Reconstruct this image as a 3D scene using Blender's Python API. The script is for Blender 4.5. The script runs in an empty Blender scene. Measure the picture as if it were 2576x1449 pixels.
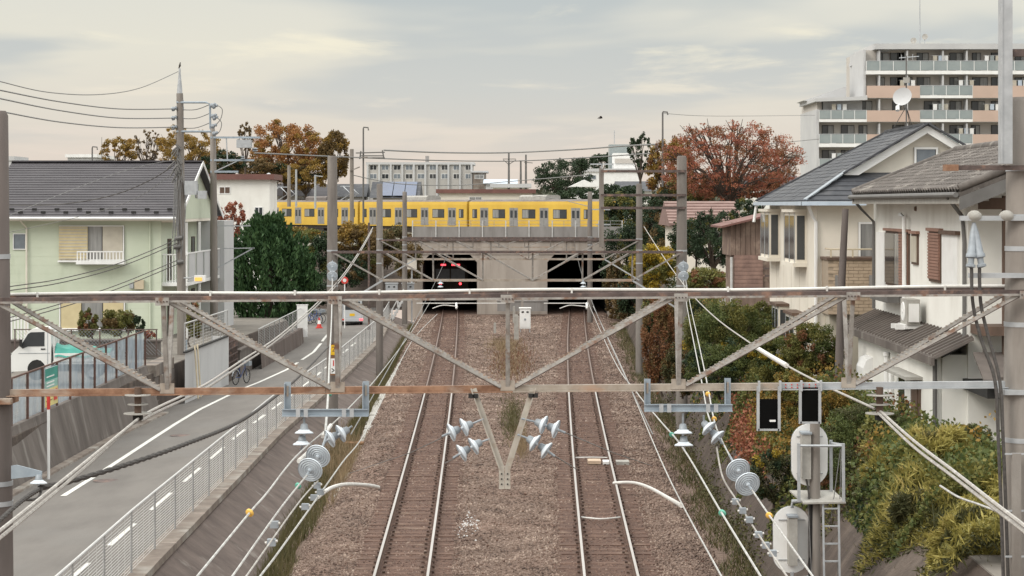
import bpy, math, random
import numpy as np
from mathutils import Vector, Matrix

random.seed(7)
RNG = np.random.default_rng(7)
SC = bpy.context.scene
COL = SC.collection
R = math.radians

# ------------------------------------------------------------------ camera
F, CX, HY, ZC = 5200.0, 1288.0, 515.0, 7.85      # focal length, principal column, horizon row (of a 2576 px wide view), eye height
cam_d = bpy.data.cameras.new('camera')
cam_d.sensor_width = 36.0
cam_d.lens = F / 2576.0 * 36.0
cam_d.shift_y = -(724.5 - HY) / 2576.0
cam_d.clip_start, cam_d.clip_end = 0.5, 6000.0
cam = bpy.data.objects.new('camera', cam_d)
cam.location = (0, 0, ZC)
cam.rotation_euler = (R(90), 0, 0)
COL.objects.link(cam)
SC.camera = cam

# ------------------------------------------------------------------ sky and sun
SUN_EL, SUN_AZ = R(38), R(232)       # azimuth measured clockwise from +Y
world = bpy.data.worlds.new('World')
SC.world = world
world.use_nodes = True
wn, wl = world.node_tree.nodes, world.node_tree.links
wn.clear()
def wnode(t, **kw):
    n = wn.new(t)
    for k, v in kw.items():
        setattr(n, k, v)
    return n
def wmath(op, a, b=None, c=None):
    n = wnode('ShaderNodeMath', operation=op)
    for i, v in enumerate((a, b, c)):
        if v is None:
            continue
        if isinstance(v, (int, float)):
            n.inputs[i].default_value = v
        else:
            wl.new(v, n.inputs[i])
    return n.outputs[0]
def wmix(fac, a, b):
    n = wnode('ShaderNodeMix', data_type='RGBA')
    for sock, v in ((n.inputs[0], fac), (n.inputs[6], a), (n.inputs[7], b)):
        if isinstance(v, (int, float)):
            sock.default_value = v
        elif isinstance(v, tuple):
            sock.default_value = (*v, 1)
        else:
            wl.new(v, sock)
    return n.outputs[2]
def wramp(v, stops):
    n = wnode('ShaderNodeValToRGB')
    cr = n.color_ramp
    while len(cr.elements) > 1:
        cr.elements.remove(cr.elements[0])
    cr.elements[0].position, cr.elements[0].color = stops[0][0], (*stops[0][1], 1)
    for p, c in stops[1:]:
        e = cr.elements.new(p)
        e.color = (*c, 1)
    wl.new(v, n.inputs[0])
    return n.outputs[0]
sky = wnode('ShaderNodeTexSky', sky_type='NISHITA')
sky.sun_disc = False
sky.sun_elevation, sky.sun_rotation = SUN_EL, SUN_AZ
bg_sky = wnode('ShaderNodeBackground')
bg_sky.inputs[1].default_value = 0.10
wl.new(sky.outputs[0], bg_sky.inputs[0])
tc = wnode('ShaderNodeTexCoord')
sep = wnode('ShaderNodeSeparateXYZ')
wl.new(tc.outputs['Generated'], sep.inputs[0])
dx, dy, dz = sep.outputs
zz = wmath('ADD', wmath('MAXIMUM', dz, 0.0), 0.05)
cmb = wnode('ShaderNodeCombineXYZ')
wl.new(wmath('DIVIDE', dx, zz), cmb.inputs[0])
wl.new(wmath('MULTIPLY', wmath('DIVIDE', dy, zz), 0.62), cmb.inputs[1])
def wnoise(scale, detail, rough, off, dist=0.0):
    m = wnode('ShaderNodeMapping')
    m.inputs[1].default_value = off
    wl.new(cmb.outputs[0], m.inputs[0])
    n = wnode('ShaderNodeTexNoise')
    n.inputs['Scale'].default_value = scale
    n.inputs['Detail'].default_value = detail
    n.inputs['Roughness'].default_value = rough
    n.inputs['Distortion'].default_value = dist
    wl.new(m.outputs[0], n.inputs['Vector'])
    return n.outputs[0]
big = wnoise(0.42, 4, 0.5, (3.3, 1.7, 0), 0.4)
fine = wnoise(1.25, 6, 0.55, (8.1, 4.2, 2), 0.3)
# elevation colours of the cloud deck: rose near the horizon, cream, then grey blue, a shade lighter overhead
base = wramp(dz, [(0.0, (0.775, 0.675, 0.585)), (0.022, (0.78, 0.69, 0.605)), (0.045, (0.77, 0.72, 0.63)), (0.075, (0.80, 0.77, 0.665)), (0.11, (0.75, 0.745, 0.675)), (0.3, (0.74, 0.745, 0.72))])
grey = wramp(dz, [(0.0, (0.79, 0.66, 0.565)), (0.03, (0.71, 0.66, 0.595)), (0.055, (0.63, 0.635, 0.605)), (0.10, (0.54, 0.58, 0.58)), (0.3, (0.58, 0.60, 0.60))])
cream = wramp(dz, [(0.0, (0.86, 0.70, 0.60)), (0.04, (0.80, 0.73, 0.645)), (0.075, (0.97, 0.90, 0.71)), (0.3, (0.90, 0.86, 0.76))])
mr1 = wnode('ShaderNodeMapRange', interpolation_type='SMOOTHSTEP')
mr1.inputs[1].default_value, mr1.inputs[2].default_value = 0.46, 0.58
wl.new(big, mr1.inputs[0])
mr2 = wnode('ShaderNodeMapRange', interpolation_type='SMOOTHSTEP')
mr2.inputs[1].default_value, mr2.inputs[2].default_value = 0.50, 0.68
wl.new(fine, mr2.inputs[0])
cc = wmix(mr1.outputs[0], base, grey)
cc = wmix(wmath('MULTIPLY', mr2.outputs[0], 0.75), cc, cream)
# overcast sky: zenith about three times as bright as the horizon
bright = wmath('MULTIPLY_ADD', wmath('MAXIMUM', wmath('SUBTRACT', dz, 0.1), 0.0), 3.2, 1.0)
bg_cl = wnode('ShaderNodeBackground')
wl.new(cc, bg_cl.inputs[0])
wl.new(bright, bg_cl.inputs[1])
mixs = wnode('ShaderNodeMixShader')
mixs.inputs[0].default_value = 0.96
wl.new(bg_sky.outputs[0], mixs.inputs[1])
wl.new(bg_cl.outputs[0], mixs.inputs[2])
wout = wnode('ShaderNodeOutputWorld')
wl.new(mixs.outputs[0], wout.inputs[0])

sun_d = bpy.data.lights.new('sun', 'SUN')
sun_d.energy, sun_d.angle, sun_d.color = 1.5, R(22), (1.0, 0.93, 0.84)
sun = bpy.data.objects.new('sun', sun_d)
sdir = Vector((math.sin(SUN_AZ) * math.cos(SUN_EL), math.cos(SUN_AZ) * math.cos(SUN_EL), math.sin(SUN_EL)))
sun.rotation_euler = (-sdir).to_track_quat('-Z', 'Y').to_euler()
sun.location = (0, 0, 60)
COL.objects.link(sun)

SC.view_settings.view_transform = 'Standard'
SC.view_settings.look = 'None'
SC.view_settings.exposure = 0.0
SC.view_settings.gamma = 1.0
SC.render.engine = 'CYCLES'
SC.cycles.use_denoising = True
SC.cycles.max_bounces = 6
SC.cycles.diffuse_bounces = 3
SC.cycles.transparent_max_bounces = 12

# ------------------------------------------------------------------ helpers
def W(x, y, Y):
    return Vector(((x - CX) / F * Y, Y, ZC - (y - HY) / F * Y))
def G(x, y, z):
    return W(x, y, F * (ZC - z) / (y - HY))
ROOT = {}

class MB:
    def __init__(s):
        s.v, s.f = [], []
    def add(s, vs, fs):
        n = len(s.v)
        s.v += [tuple(v) for v in vs]
        s.f += [tuple(i + n for i in f) for f in fs]
        return s
    def bx(s, x0, x1, y0, y1, z0, z1):
        return s.add([(x0, y0, z0), (x1, y0, z0), (x1, y1, z0), (x0, y1, z0), (x0, y0, z1), (x1, y0, z1), (x1, y1, z1), (x0, y1, z1)],
                     [(0, 3, 2, 1), (4, 5, 6, 7), (0, 1, 5, 4), (1, 2, 6, 5), (2, 3, 7, 6), (3, 0, 4, 7)])
    def bar(s, a, b, w, h=None, up=(0, 0, 1)):
        a, b = Vector(a), Vector(b)
        h = w if h is None else h
        d = (b - a).normalized()
        u = Vector(up)
        if abs(d.dot(u)) > 0.97:
            u = Vector((0, 1, 0))
        sx = d.cross(u).normalized()
        sz = sx.cross(d).normalized()
        vs = []
        for p in (a, b):
            for i, j in ((-1, -1), (1, -1), (1, 1), (-1, 1)):
                vs.append(p + sx * (w / 2 * i) + sz * (h / 2 * j))
        return s.add(vs, [(0, 1, 2, 3), (7, 6, 5, 4), (0, 4, 5, 1), (1, 5, 6, 2), (2, 6, 7, 3), (3, 7, 4, 0)])
    def angle(s, a, b, w, t=0.012, up=(0, 0, 1)):
        """an L-section member"""
        a, b = Vector(a), Vector(b)
        d = (b - a).normalized()
        u = Vector(up)
        if abs(d.dot(u)) > 0.97:
            u = Vector((1, 0, 0))
        sx = d.cross(u).normalized()
        sz = sx.cross(d).normalized()
        s.bar(a + sz * (w / 2), b + sz * (w / 2), w, t, sz)
        s.bar(a + sx * (w / 2), b + sx * (w / 2), t, w, sz)
        return s
    def tube(s, pts, r, n=6, cap=True):
        pts = [Vector(p) for p in pts]
        rs = r if isinstance(r, (list, tuple)) else [r] * len(pts)
        rings = []
        for i, p in enumerate(pts):
            d = (pts[min(i + 1, len(pts) - 1)] - pts[max(i - 1, 0)]).normalized()
            u = Vector((0, 0, 1)) if abs(d.z) < 0.9 else Vector((0, 1, 0))
            sx = d.cross(u).normalized()
            sz = sx.cross(d).normalized()
            rings.append([p + (sx * math.cos(2 * math.pi * k / n) + sz * math.sin(2 * math.pi * k / n)) * rs[i] for k in range(n)])
        vs = [v for ring in rings for v in ring]
        fs = []
        for i in range(len(pts) - 1):
            for k in range(n):
                a, b = i * n + k, i * n + (k + 1) % n
                fs.append((a, b, b + n, a + n))
        if cap:
            fs.append(tuple(range(n - 1, -1, -1)))
            fs.append(tuple(range((len(pts) - 1) * n, len(pts) * n)))
        return s.add(vs, fs)
    def lathe(s, prof, o, axis, n=16):
        """prof: (t along axis, radius)"""
        o, d = Vector(o), Vector(axis).normalized()
        u = Vector((0, 0, 1)) if abs(d.z) < 0.9 else Vector((0, 1, 0))
        sx = d.cross(u).normalized()
        sz = sx.cross(d).normalized()
        vs, fs = [], []
        for t, r in prof:
            for k in range(n):
                a = 2 * math.pi * k / n
                vs.append(o + d * t + (sx * math.cos(a) + sz * math.sin(a)) * max(r, 1e-4))
        for i in range(len(prof) - 1):
            for k in range(n):
                a, b = i * n + k, i * n + (k + 1) % n
                fs.append((a, b, b + n, a + n))
        return s.add(vs, fs)
    def prism(s, poly, vec):
        n = len(poly)
        vec = Vector(vec)
        vs = [Vector(p) for p in poly] + [Vector(p) + vec for p in poly]
        fs = [tuple(range(n - 1, -1, -1)), tuple(range(n, 2 * n))]
        for k in range(n):
            fs.append((k, (k + 1) % n, (k + 1) % n + n, k + n))
        return s.add(vs, fs)
    def quad(s, a, b, c, d):
        return s.add([a, b, c, d], [(0, 1, 2, 3)])
    def move(s, M):
        s.v = [tuple(M @ Vector(v)) for v in s.v]
        return s

def mesh_of(name, mb, mat, smooth=False, off=(0, 0, 0)):
    me = bpy.data.meshes.new(name)
    me.from_pydata([(v[0] - off[0], v[1] - off[1], v[2] - off[2]) for v in mb.v], [], mb.f)
    me.materials.append(mat)
    if smooth:
        me.polygons.foreach_set('use_smooth', [True] * len(me.polygons))
        try:
            me.set_sharp_from_angle(angle=R(40))
        except Exception:
            pass
    me.update()
    return me

def tag(o, label=None, cat=None, group=None, kind=None):
    if label: o['label'] = label
    if cat: o['category'] = cat
    if group: o['group'] = group
    if kind: o['kind'] = kind
    return o

def thing(name, label, cat, loc, group=None):
    o = bpy.data.objects.new(name, None)
    o.location = loc
    o.empty_display_size = 0.2
    COL.objects.link(o)
    ROOT[o] = Vector(loc)
    return tag(o, label, cat, group)

def part(name, mb, mat, parent=None, smooth=False, label=None):
    """mesh from world coordinates; under a parent its vertices are stored relative to the parent's thing"""
    if parent is None:
        c = Vector((0, 0, 0))
        if mb.v:
            a = np.array(mb.v)
            c = Vector(((a[:, 0].min() + a[:, 0].max()) / 2, (a[:, 1].min() + a[:, 1].max()) / 2, a[:, 2].min()))
        o = bpy.data.objects.new(name, mesh_of(name, mb, mat, smooth, c))
        o.location = c
        ROOT[o] = c
    else:
        c = ROOT[parent]
        o = bpy.data.objects.new(name, mesh_of(name, mb, mat, smooth, c))
        o.parent = parent
        ROOT[o] = c
    COL.objects.link(o)
    if label: o['label'] = label
    return o

def inst(name, me, parent, loc, rz=0.0, rot=None, scale=None):
    """object sharing mesh data, placed at world loc under parent"""
    o = bpy.data.objects.new(name, me)
    o.parent = parent
    o.location = Vector(loc) - (ROOT[parent] if parent else Vector((0, 0, 0)))
    if parent is not None and parent.type == 'MESH' and parent.location.length > 1e-6 and parent.parent is not None:
        o.location = Vector(loc) - ROOT[parent]
    o.rotation_euler = rot if rot is not None else (0, 0, rz)
    if scale: o.scale = scale
    COL.objects.link(o)
    return o

def np_mesh(name, verts, faces, mat, parent=None, off=None, smooth=False):
    """fast mesh from arrays: verts (N,3), faces (M,k)"""
    off = np.array(off if off is not None else ((0, 0, 0) if parent is None else ROOT[parent]))
    verts = np.asarray(verts, dtype=np.float32) - off.astype(np.float32)
    faces = np.asarray(faces, dtype=np.int32)
    me = bpy.data.meshes.new(name)
    k = faces.shape[1]
    me.vertices.add(len(verts))
    me.vertices.foreach_set('co', verts.ravel())
    me.loops.add(faces.size)
    me.loops.foreach_set('vertex_index', faces.ravel())
    me.polygons.add(len(faces))
    me.polygons.foreach_set('loop_start', np.arange(0, faces.size, k, dtype=np.int32))
    me.polygons.foreach_set('loop_total', np.full(len(faces), k, dtype=np.int32))
    me.materials.append(mat)
    me.update(calc_edges=True)
    me.validate()
    if smooth:
        me.polygons.foreach_set('use_smooth', [True] * len(me.polygons))
    o = bpy.data.objects.new(name, me)
    if parent is not None:
        o.parent = parent
        ROOT[o] = ROOT[parent]
    else:
        o.location = off
        ROOT[o] = Vector(off)
    COL.objects.link(o)
    return o

def loft(name, ys, sec, mat, kind='structure', parent=None, smooth=False):
    rows = [sec(y) for y in ys]
    n = len(rows[0])
    vs = [(x, y, z) for y, row in zip(ys, rows) for x, z in row]
    fs = [(i * n + k, i * n + k + 1, (i + 1) * n + k + 1, (i + 1) * n + k) for i in range(len(ys) - 1) for k in range(n - 1)]
    mb = MB().add(vs, fs)
    o = part(name, mb, mat, parent, smooth)
    if kind: o['kind'] = kind
    return o

def tab(*pairs):
    xs = [p[0] for p in pairs]
    ys = [p[1] for p in pairs]
    return lambda y: float(np.interp(y, xs, ys))

def spline(pts, k=6):
    """Catmull-Rom through the points"""
    P = [Vector(p) for p in pts]
    if len(P) < 3:
        return P
    out = []
    for i in range(len(P) - 1):
        p0, p1, p2, p3 = P[max(i - 1, 0)], P[i], P[i + 1], P[min(i + 2, len(P) - 1)]
        for j in range(k):
            t = j / k
            out.append(0.5 * ((2 * p1) + (p2 - p0) * t + (2 * p0 - 5 * p1 + 4 * p2 - p3) * t * t + (3 * p1 - p0 - 3 * p2 + p3) * t ** 3))
    out.append(P[-1])
    return out

# ------------------------------------------------------------------ materials
MATS = {}
def pm(name, c1, c2=None, sc=3.0, rough=0.7, metal=0.0, bump=0.0, bsc=None, stretch=(1, 1, 1), stain=None, ssc=0.6, sthr=(0.5, 0.68), sstretch=(1, 1, 1), contrast=(0.35, 0.65), spec=0.4, alpha=1.0):
    """procedural paint: two-tone noise in world space, an optional stain layer and fine relief"""
    m = bpy.data.materials.new(name)
    m.use_nodes = True
    nt = m.node_tree
    b = nt.nodes['Principled BSDF']
    b.inputs['Roughness'].default_value = rough
    b.inputs['Metallic'].default_value = metal
    b.inputs['Specular IOR Level'].default_value = spec
    geo = nt.nodes.new('ShaderNodeNewGeometry')
    def noise(scale, st, detail=6):
        mp = nt.nodes.new('ShaderNodeMapping')
        mp.inputs[3].default_value = st
        nt.links.new(geo.outputs['Position'], mp.inputs[0])
        n = nt.nodes.new('ShaderNodeTexNoise')
        n.inputs['Scale'].default_value = scale
        n.inputs['Detail'].default_value = detail
        n.inputs['Roughness'].default_value = 0.6
        nt.links.new(mp.outputs[0], n.inputs['Vector'])
        return n.outputs[0]
    def mapr(v, lo, hi):
        r = nt.nodes.new('ShaderNodeMapRange')
        r.inputs[1].default_value, r.inputs[2].default_value = lo, hi
        nt.links.new(v, r.inputs[0])
        return r.outputs[0]
    def mix(f, a, c):
        x = nt.nodes.new('ShaderNodeMix')
        x.data_type = 'RGBA'
        nt.links.new(f, x.inputs[0])
        for s, v in ((x.inputs[6], a), (x.inputs[7], c)):
            if isinstance(v, tuple): s.default_value = (*v, 1)
            else: nt.links.new(v, s)
        return x.outputs[2]
    if c2 is None:
        c2 = tuple(min(1, v * 0.82) for v in c1)
    col = mix(mapr(noise(sc, stretch), *contrast), c1, c2)
    if stain is not None:
        col = mix(mapr(noise(ssc, sstretch), *sthr), col, stain)
    nt.links.new(col, b.inputs['Base Color'])
    if bump:
        bp = nt.nodes.new('ShaderNodeBump')
        bp.inputs['Strength'].default_value = bump
        bp.inputs['Distance'].default_value = 0.03
        nt.links.new(noise(bsc or sc * 4, (1, 1, 1)), bp.inputs['Height'])
        nt.links.new(bp.outputs[0], b.inputs['Normal'])
    b.inputs['Alpha'].default_value = alpha
    MATS[name] = m
    return m

def leafmat(name, cols, transl=0.25):
    """leaf colour varies from leaf to leaf (random per island) and slowly through the crown"""
    m = bpy.data.materials.new(name)
    m.use_nodes = True
    nt = m.node_tree
    b = nt.nodes['Principled BSDF']
    geo = nt.nodes.new('ShaderNodeNewGeometry')
    n = nt.nodes.new('ShaderNodeTexNoise')
    n.inputs['Scale'].default_value = 0.9
    n.inputs['Detail'].default_value = 3
    nt.links.new(geo.outputs['Position'], n.inputs['Vector'])
    ma = nt.nodes.new('ShaderNodeMath')
    ma.operation = 'MULTIPLY_ADD'
    ma.inputs[1].default_value = 0.55
    nt.links.new(geo.outputs['Random Per Island'], ma.inputs[0])
    mb_ = nt.nodes.new('ShaderNodeMapRange')
    mb_.inputs[1].default_value, mb_.inputs[2].default_value = 0.3, 0.7
    mb_.inputs[3].default_value, mb_.inputs[4].default_value = 0.0, 0.45
    nt.links.new(n.outputs[0], mb_.inputs[0])
    nt.links.new(mb_.outputs[0], ma.inputs[2])
    cr = nt.nodes.new('ShaderNodeValToRGB')
    e = cr.color_ramp.elements
    k = len(cols)
    e[0].position, e[0].color = 0, (*cols[0], 1)
    e[1].position, e[1].color = 1, (*cols[-1], 1)
    for i in range(1, k - 1):
        x = e.new(i / (k - 1))
        x.color = (*cols[i], 1)
    nt.links.new(ma.outputs[0], cr.inputs[0])
    nt.links.new(cr.outputs[0], b.inputs['Base Color'])
    b.inputs['Roughness'].default_value = 0.6
    b.inputs['Specular IOR Level'].default_value = 0.25
    if transl:
        tr = nt.nodes.new('ShaderNodeBsdfTranslucent')
        nt.links.new(cr.outputs[0], tr.inputs[0])
        mx = nt.nodes.new('ShaderNodeMixShader')
        mx.inputs[0].default_value = transl
        nt.links.new(b.outputs[0], mx.inputs[1])
        nt.links.new(tr.outputs[0], mx.inputs[2])
        nt.links.new(mx.outputs[0], nt.nodes['Material Output'].inputs[0])
    MATS[name] = m
    return m

def emit(name, col, s):
    m = bpy.data.materials.new(name)
    m.use_nodes = True
    b = m.node_tree.nodes['Principled BSDF']
    b.inputs['Base Color'].default_value = (*col, 1)
    b.inputs['Emission Color'].default_value = (*col, 1)
    b.inputs['Emission Strength'].default_value = s
    return m

def clear_sheet(name, col, col2, opac):
    """weathered translucent plastic sheet"""
    m = pm(name, col, col2, sc=2.2, rough=0.25, stretch=(1, 1, 0.25), contrast=(0.3, 0.7))
    nt = m.node_tree
    geo = nt.nodes.new('ShaderNodeNewGeometry')
    n = nt.nodes.new('ShaderNodeTexNoise')
    n.inputs['Scale'].default_value = 1.7
    n.inputs['Detail'].default_value = 5
    nt.links.new(geo.outputs['Position'], n.inputs['Vector'])
    mr = nt.nodes.new('ShaderNodeMapRange')
    mr.inputs[1].default_value, mr.inputs[2].default_value = 0.3, 0.7
    mr.inputs[3].default_value, mr.inputs[4].default_value = opac - 0.2, opac + 0.2
    nt.links.new(n.outputs[0], mr.inputs[0])
    nt.links.new(mr.outputs[0], nt.nodes['Principled BSDF'].inputs['Alpha'])
    return m

M = {}
M['ballast'] = pm('ballast', (0.205, 0.143, 0.112), (0.090, 0.060, 0.047), sc=11, rough=0.95, bump=1.0, bsc=22, stain=(0.20, 0.125, 0.095), ssc=0.3, sthr=(0.45, 0.75))
M['stone'] = leafmat('ballast_stone', [(0.036, 0.023, 0.018), (0.12, 0.078, 0.06), (0.22, 0.155, 0.122), (0.42, 0.33, 0.27)], 0)
M['rusty_bed'] = pm('rusty_track_bed', (0.135, 0.078, 0.057), (0.068, 0.039, 0.030), sc=11, rough=0.95, bump=1.0, bsc=22)
M['rusty_stone'] = leafmat('rusty_stone', [(0.035, 0.02, 0.016), (0.09, 0.05, 0.037), (0.15, 0.088, 0.065), (0.24, 0.165, 0.125)], 0)
M['pale_stone'] = leafmat('pale_stone', [(0.42, 0.42, 0.41), (0.62, 0.62, 0.62)], 0)
M['soil'] = pm('soil', (0.085, 0.063, 0.051), (0.046, 0.034, 0.028), sc=1.6, rough=0.95, bump=0.8, bsc=8, stain=(0.135, 0.105, 0.085), ssc=0.8, sthr=(0.52, 0.75), stretch=(1, 1, 0.5))
M['lot'] = pm('lot_ground', (0.20, 0.18, 0.155), (0.13, 0.115, 0.10), sc=0.8, rough=0.95, bump=0.3)
M['far_ground'] = pm('far_ground', (0.14, 0.14, 0.10), (0.20, 0.18, 0.15), sc=0.05, rough=0.95)
M['asphalt'] = pm('asphalt', (0.160, 0.146, 0.133), (0.128, 0.116, 0.106), sc=1.2, rough=0.9, bump=0.25, bsc=60, stain=(0.16, 0.15, 0.14), ssc=0.25, sthr=(0.5, 0.72), stretch=(1, 0.3, 1))
M['paint_white'] = pm('road_paint', (0.66, 0.65, 0.61), (0.42, 0.40, 0.38), sc=5, rough=0.8, contrast=(0.5, 0.75))
M['wall_dark'] = pm('stained_concrete', (0.142, 0.110, 0.096), (0.088, 0.067, 0.059), sc=1.3, rough=0.92, bump=0.5, bsc=10, stretch=(1, 1, 0.3), stain=(0.25, 0.225, 0.20), ssc=1.1, sthr=(0.58, 0.75), sstretch=(1, 1, 0.16))
M['coping'] = pm('coping_concrete', (0.235, 0.195, 0.165), (0.15, 0.12, 0.10), sc=1.8, rough=0.92, bump=0.4, stain=(0.30, 0.28, 0.25), ssc=1.2)
M['wall_left'] = pm('lot_wall_concrete', (0.15, 0.128, 0.115), (0.088, 0.073, 0.065), sc=0.9, rough=0.9, bump=0.3, stretch=(1, 1, 0.25), stain=(0.24, 0.22, 0.20), ssc=1.5, sthr=(0.56, 0.75), sstretch=(1, 1, 0.12))
M['portal'] = pm('portal_concrete', (0.43, 0.38, 0.335), (0.32, 0.28, 0.245), sc=0.8, rough=0.9, bump=0.2, stretch=(1, 1, 0.2), stain=(0.22, 0.18, 0.155), ssc=0.7, sthr=(0.54, 0.72), sstretch=(1.6, 1, 0.12))
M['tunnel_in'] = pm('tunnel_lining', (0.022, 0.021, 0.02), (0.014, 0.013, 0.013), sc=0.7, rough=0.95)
M['pole'] = pm('pole_concrete', (0.25, 0.222, 0.198), (0.18, 0.158, 0.14), sc=3.0, rough=0.85, bump=0.2, stretch=(1, 1, 0.2), stain=(0.33, 0.305, 0.28), ssc=1.2, sstretch=(1, 1, 0.2))
M['pole_mid'] = pm('pole_concrete_mid', (0.185, 0.163, 0.147), (0.13, 0.113, 0.102), sc=3.0, rough=0.85, bump=0.2, stretch=(1, 1, 0.2), stain=(0.235, 0.215, 0.195), ssc=1.2, sstretch=(1, 1, 0.2))
M['pole_dark'] = pm('pole_concrete_dark', (0.155, 0.13, 0.12), (0.115, 0.098, 0.09), sc=3.0, rough=0.85, stretch=(1, 1, 0.2))
M['truss'] = pm('truss_paint', (0.37, 0.35, 0.325), (0.25, 0.23, 0.21), sc=9, rough=0.65, bump=0.25, stain=(0.20, 0.12, 0.085), ssc=5.0, sthr=(0.54, 0.66))
M['truss_dark'] = pm('truss_dark', (0.135, 0.098, 0.088), (0.07, 0.052, 0.048), sc=7, rough=0.75, bump=0.25, stain=(0.25, 0.15, 0.11), ssc=4.5, sthr=(0.55, 0.68))
M['rust'] = pm('rusted_chord', (0.33, 0.195, 0.125), (0.19, 0.098, 0.06), sc=6, rough=0.85, bump=0.3, stain=(0.38, 0.32, 0.265), ssc=3.2, sthr=(0.52, 0.66), sstretch=(0.35, 1, 1))
M['rust_mid'] = pm('chord_beige', (0.40, 0.355, 0.305), (0.30, 0.25, 0.205), sc=5, rough=0.75, stain=(0.38, 0.23, 0.15), ssc=3.2, sthr=(0.52, 0.7), sstretch=(0.35, 1, 1))
M['galv'] = pm('galvanised_steel', (0.46, 0.475, 0.49), (0.37, 0.385, 0.40), sc=6, rough=0.5, metal=0.25)
M['galv_blue'] = pm('galvanised_bracket', (0.335, 0.385, 0.43), (0.27, 0.315, 0.36), sc=6, rough=0.55, metal=0.15)
M['white_pipe'] = pm('white_conduit', (0.70, 0.69, 0.66), (0.58, 0.56, 0.53), sc=5, rough=0.45)
M['cable'] = pm('grey_cable', (0.40, 0.375, 0.345), (0.30, 0.28, 0.26), sc=14, rough=0.6, stain=(0.5, 0.48, 0.45), ssc=9)
M['cable_white'] = pm('pale_cable', (0.54, 0.54, 0.52), (0.33, 0.315, 0.30), sc=8, rough=0.4)
M['cable_black'] = pm('black_cable', (0.055, 0.05, 0.048), (0.10, 0.092, 0.086), sc=22, rough=0.7)
M['wire_grey'] = pm('overhead_wire', (0.22, 0.215, 0.21), (0.15, 0.15, 0.15), sc=10, rough=0.6)
M['bracket_beige'] = pm('bracket_beige', (0.47, 0.435, 0.38), (0.38, 0.345, 0.30), sc=6, rough=0.65, stain=(0.34, 0.27, 0.21), ssc=5)
M['porcelain'] = pm('porcelain', (0.72, 0.775, 0.83), (0.62, 0.675, 0.735), sc=8, rough=0.22, spec=0.6)
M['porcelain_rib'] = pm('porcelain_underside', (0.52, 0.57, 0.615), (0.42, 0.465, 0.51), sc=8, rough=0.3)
M['cap'] = pm('insulator_cap', (0.33, 0.36, 0.39), (0.25, 0.275, 0.30), sc=10, rough=0.55, metal=0.2)
M['rail_side'] = pm('rail_rust', (0.125, 0.072, 0.052), (0.075, 0.045, 0.035), sc=5, rough=0.9)
M['rail_far'] = pm('rail_far_surface', (0.20, 0.14, 0.115), (0.14, 0.095, 0.078), sc=3, rough=0.5, metal=0.3)  # browner, less metallic running surface for the far stretch of rail
M['rail_top'] = pm('rail_running_surface', (0.70, 0.66, 0.63), (0.58, 0.54, 0.51), sc=3, rough=0.30, metal=0.75, stretch=(1, 0.05, 1))
M['sleeper'] = pm('sleeper', (0.145, 0.085, 0.062), (0.085, 0.048, 0.036), sc=2.2, rough=0.9, bump=0.4, stain=(0.22, 0.155, 0.115), ssc=1.3, sthr=(0.56, 0.72))
M['fitting'] = pm('rail_fitting', (0.06, 0.038, 0.03), (0.09, 0.055, 0.04), sc=8, rough=0.9)
M['trough'] = pm('trough_concrete', (0.40, 0.385, 0.355), (0.30, 0.285, 0.26), sc=4, rough=0.9, bump=0.2)
M['fence'] = pm('fence_grey', (0.36, 0.355, 0.35), (0.28, 0.275, 0.27), sc=6, rough=0.6)
M['fence_mesh'] = pm('fence_mesh', (0.56, 0.555, 0.545), (0.47, 0.465, 0.455), sc=6, rough=0.5)
M['white'] = pm('white_paint', (0.82, 0.82, 0.81), (0.74, 0.735, 0.72), sc=2, rough=0.5)
M['white_rough'] = pm('white_render', (0.80, 0.79, 0.745), (0.72, 0.705, 0.66), sc=0.9, rough=0.85, bump=0.08, stain=(0.58, 0.555, 0.50), ssc=0.7, sthr=(0.55, 0.8), sstretch=(1, 1, 0.3))
M['cream'] = pm('cream_siding', (0.74, 0.69, 0.605), (0.67, 0.625, 0.545), sc=1.1, rough=0.8, bump=0.06)
M['beige'] = pm('beige_panel', (0.56, 0.475, 0.345), (0.47, 0.40, 0.29), sc=3, rough=0.7)
M['blind'] = pm('shutter_beige', (0.52, 0.48, 0.40), (0.44, 0.40, 0.33), sc=2, rough=0.6)
M['blind_yellow'] = pm('shutter_yellow', (0.62, 0.53, 0.32), (0.54, 0.45, 0.27), sc=2, rough=0.6)
M['green_wall'] = pm('pale_green_siding', (0.575, 0.62, 0.50), (0.525, 0.575, 0.455), sc=0.7, rough=0.75, stain=(0.41, 0.46, 0.34), ssc=0.8, sthr=(0.58, 0.8), sstretch=(1, 1, 0.3))
M['roof_grey'] = pm('roof_slate_brown', (0.082, 0.076, 0.083), (0.058, 0.054, 0.06), sc=1.5, rough=0.75, stretch=(0.3, 1, 1))
M['slate'] = pm('roof_slate', (0.066, 0.068, 0.077), (0.040, 0.043, 0.051), sc=2.5, rough=0.7, stain=(0.095, 0.095, 0.10), ssc=1.0)
M['kawara'] = pm('roof_tile_grey', (0.135, 0.118, 0.106), (0.072, 0.062, 0.056), sc=3.0, rough=0.8, bump=0.2, stain=(0.26, 0.235, 0.21), ssc=2.0, sthr=(0.55, 0.7))
M['metal_roof'] = pm('metal_roof_brown', (0.155, 0.132, 0.118), (0.115, 0.098, 0.088), sc=2, rough=0.55)
M['gutter'] = pm('gutter_blue_white', (0.50, 0.575, 0.66), (0.43, 0.50, 0.58), sc=2, rough=0.4)
M['gutter_grey'] = pm('gutter_grey', (0.145, 0.14, 0.135), (0.11, 0.105, 0.10), sc=2, rough=0.5)
M['wood_brown'] = pm('brown_frame', (0.135, 0.085, 0.062), (0.09, 0.058, 0.042), sc=4, rough=0.7, stretch=(1, 1, 0.3))
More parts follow.
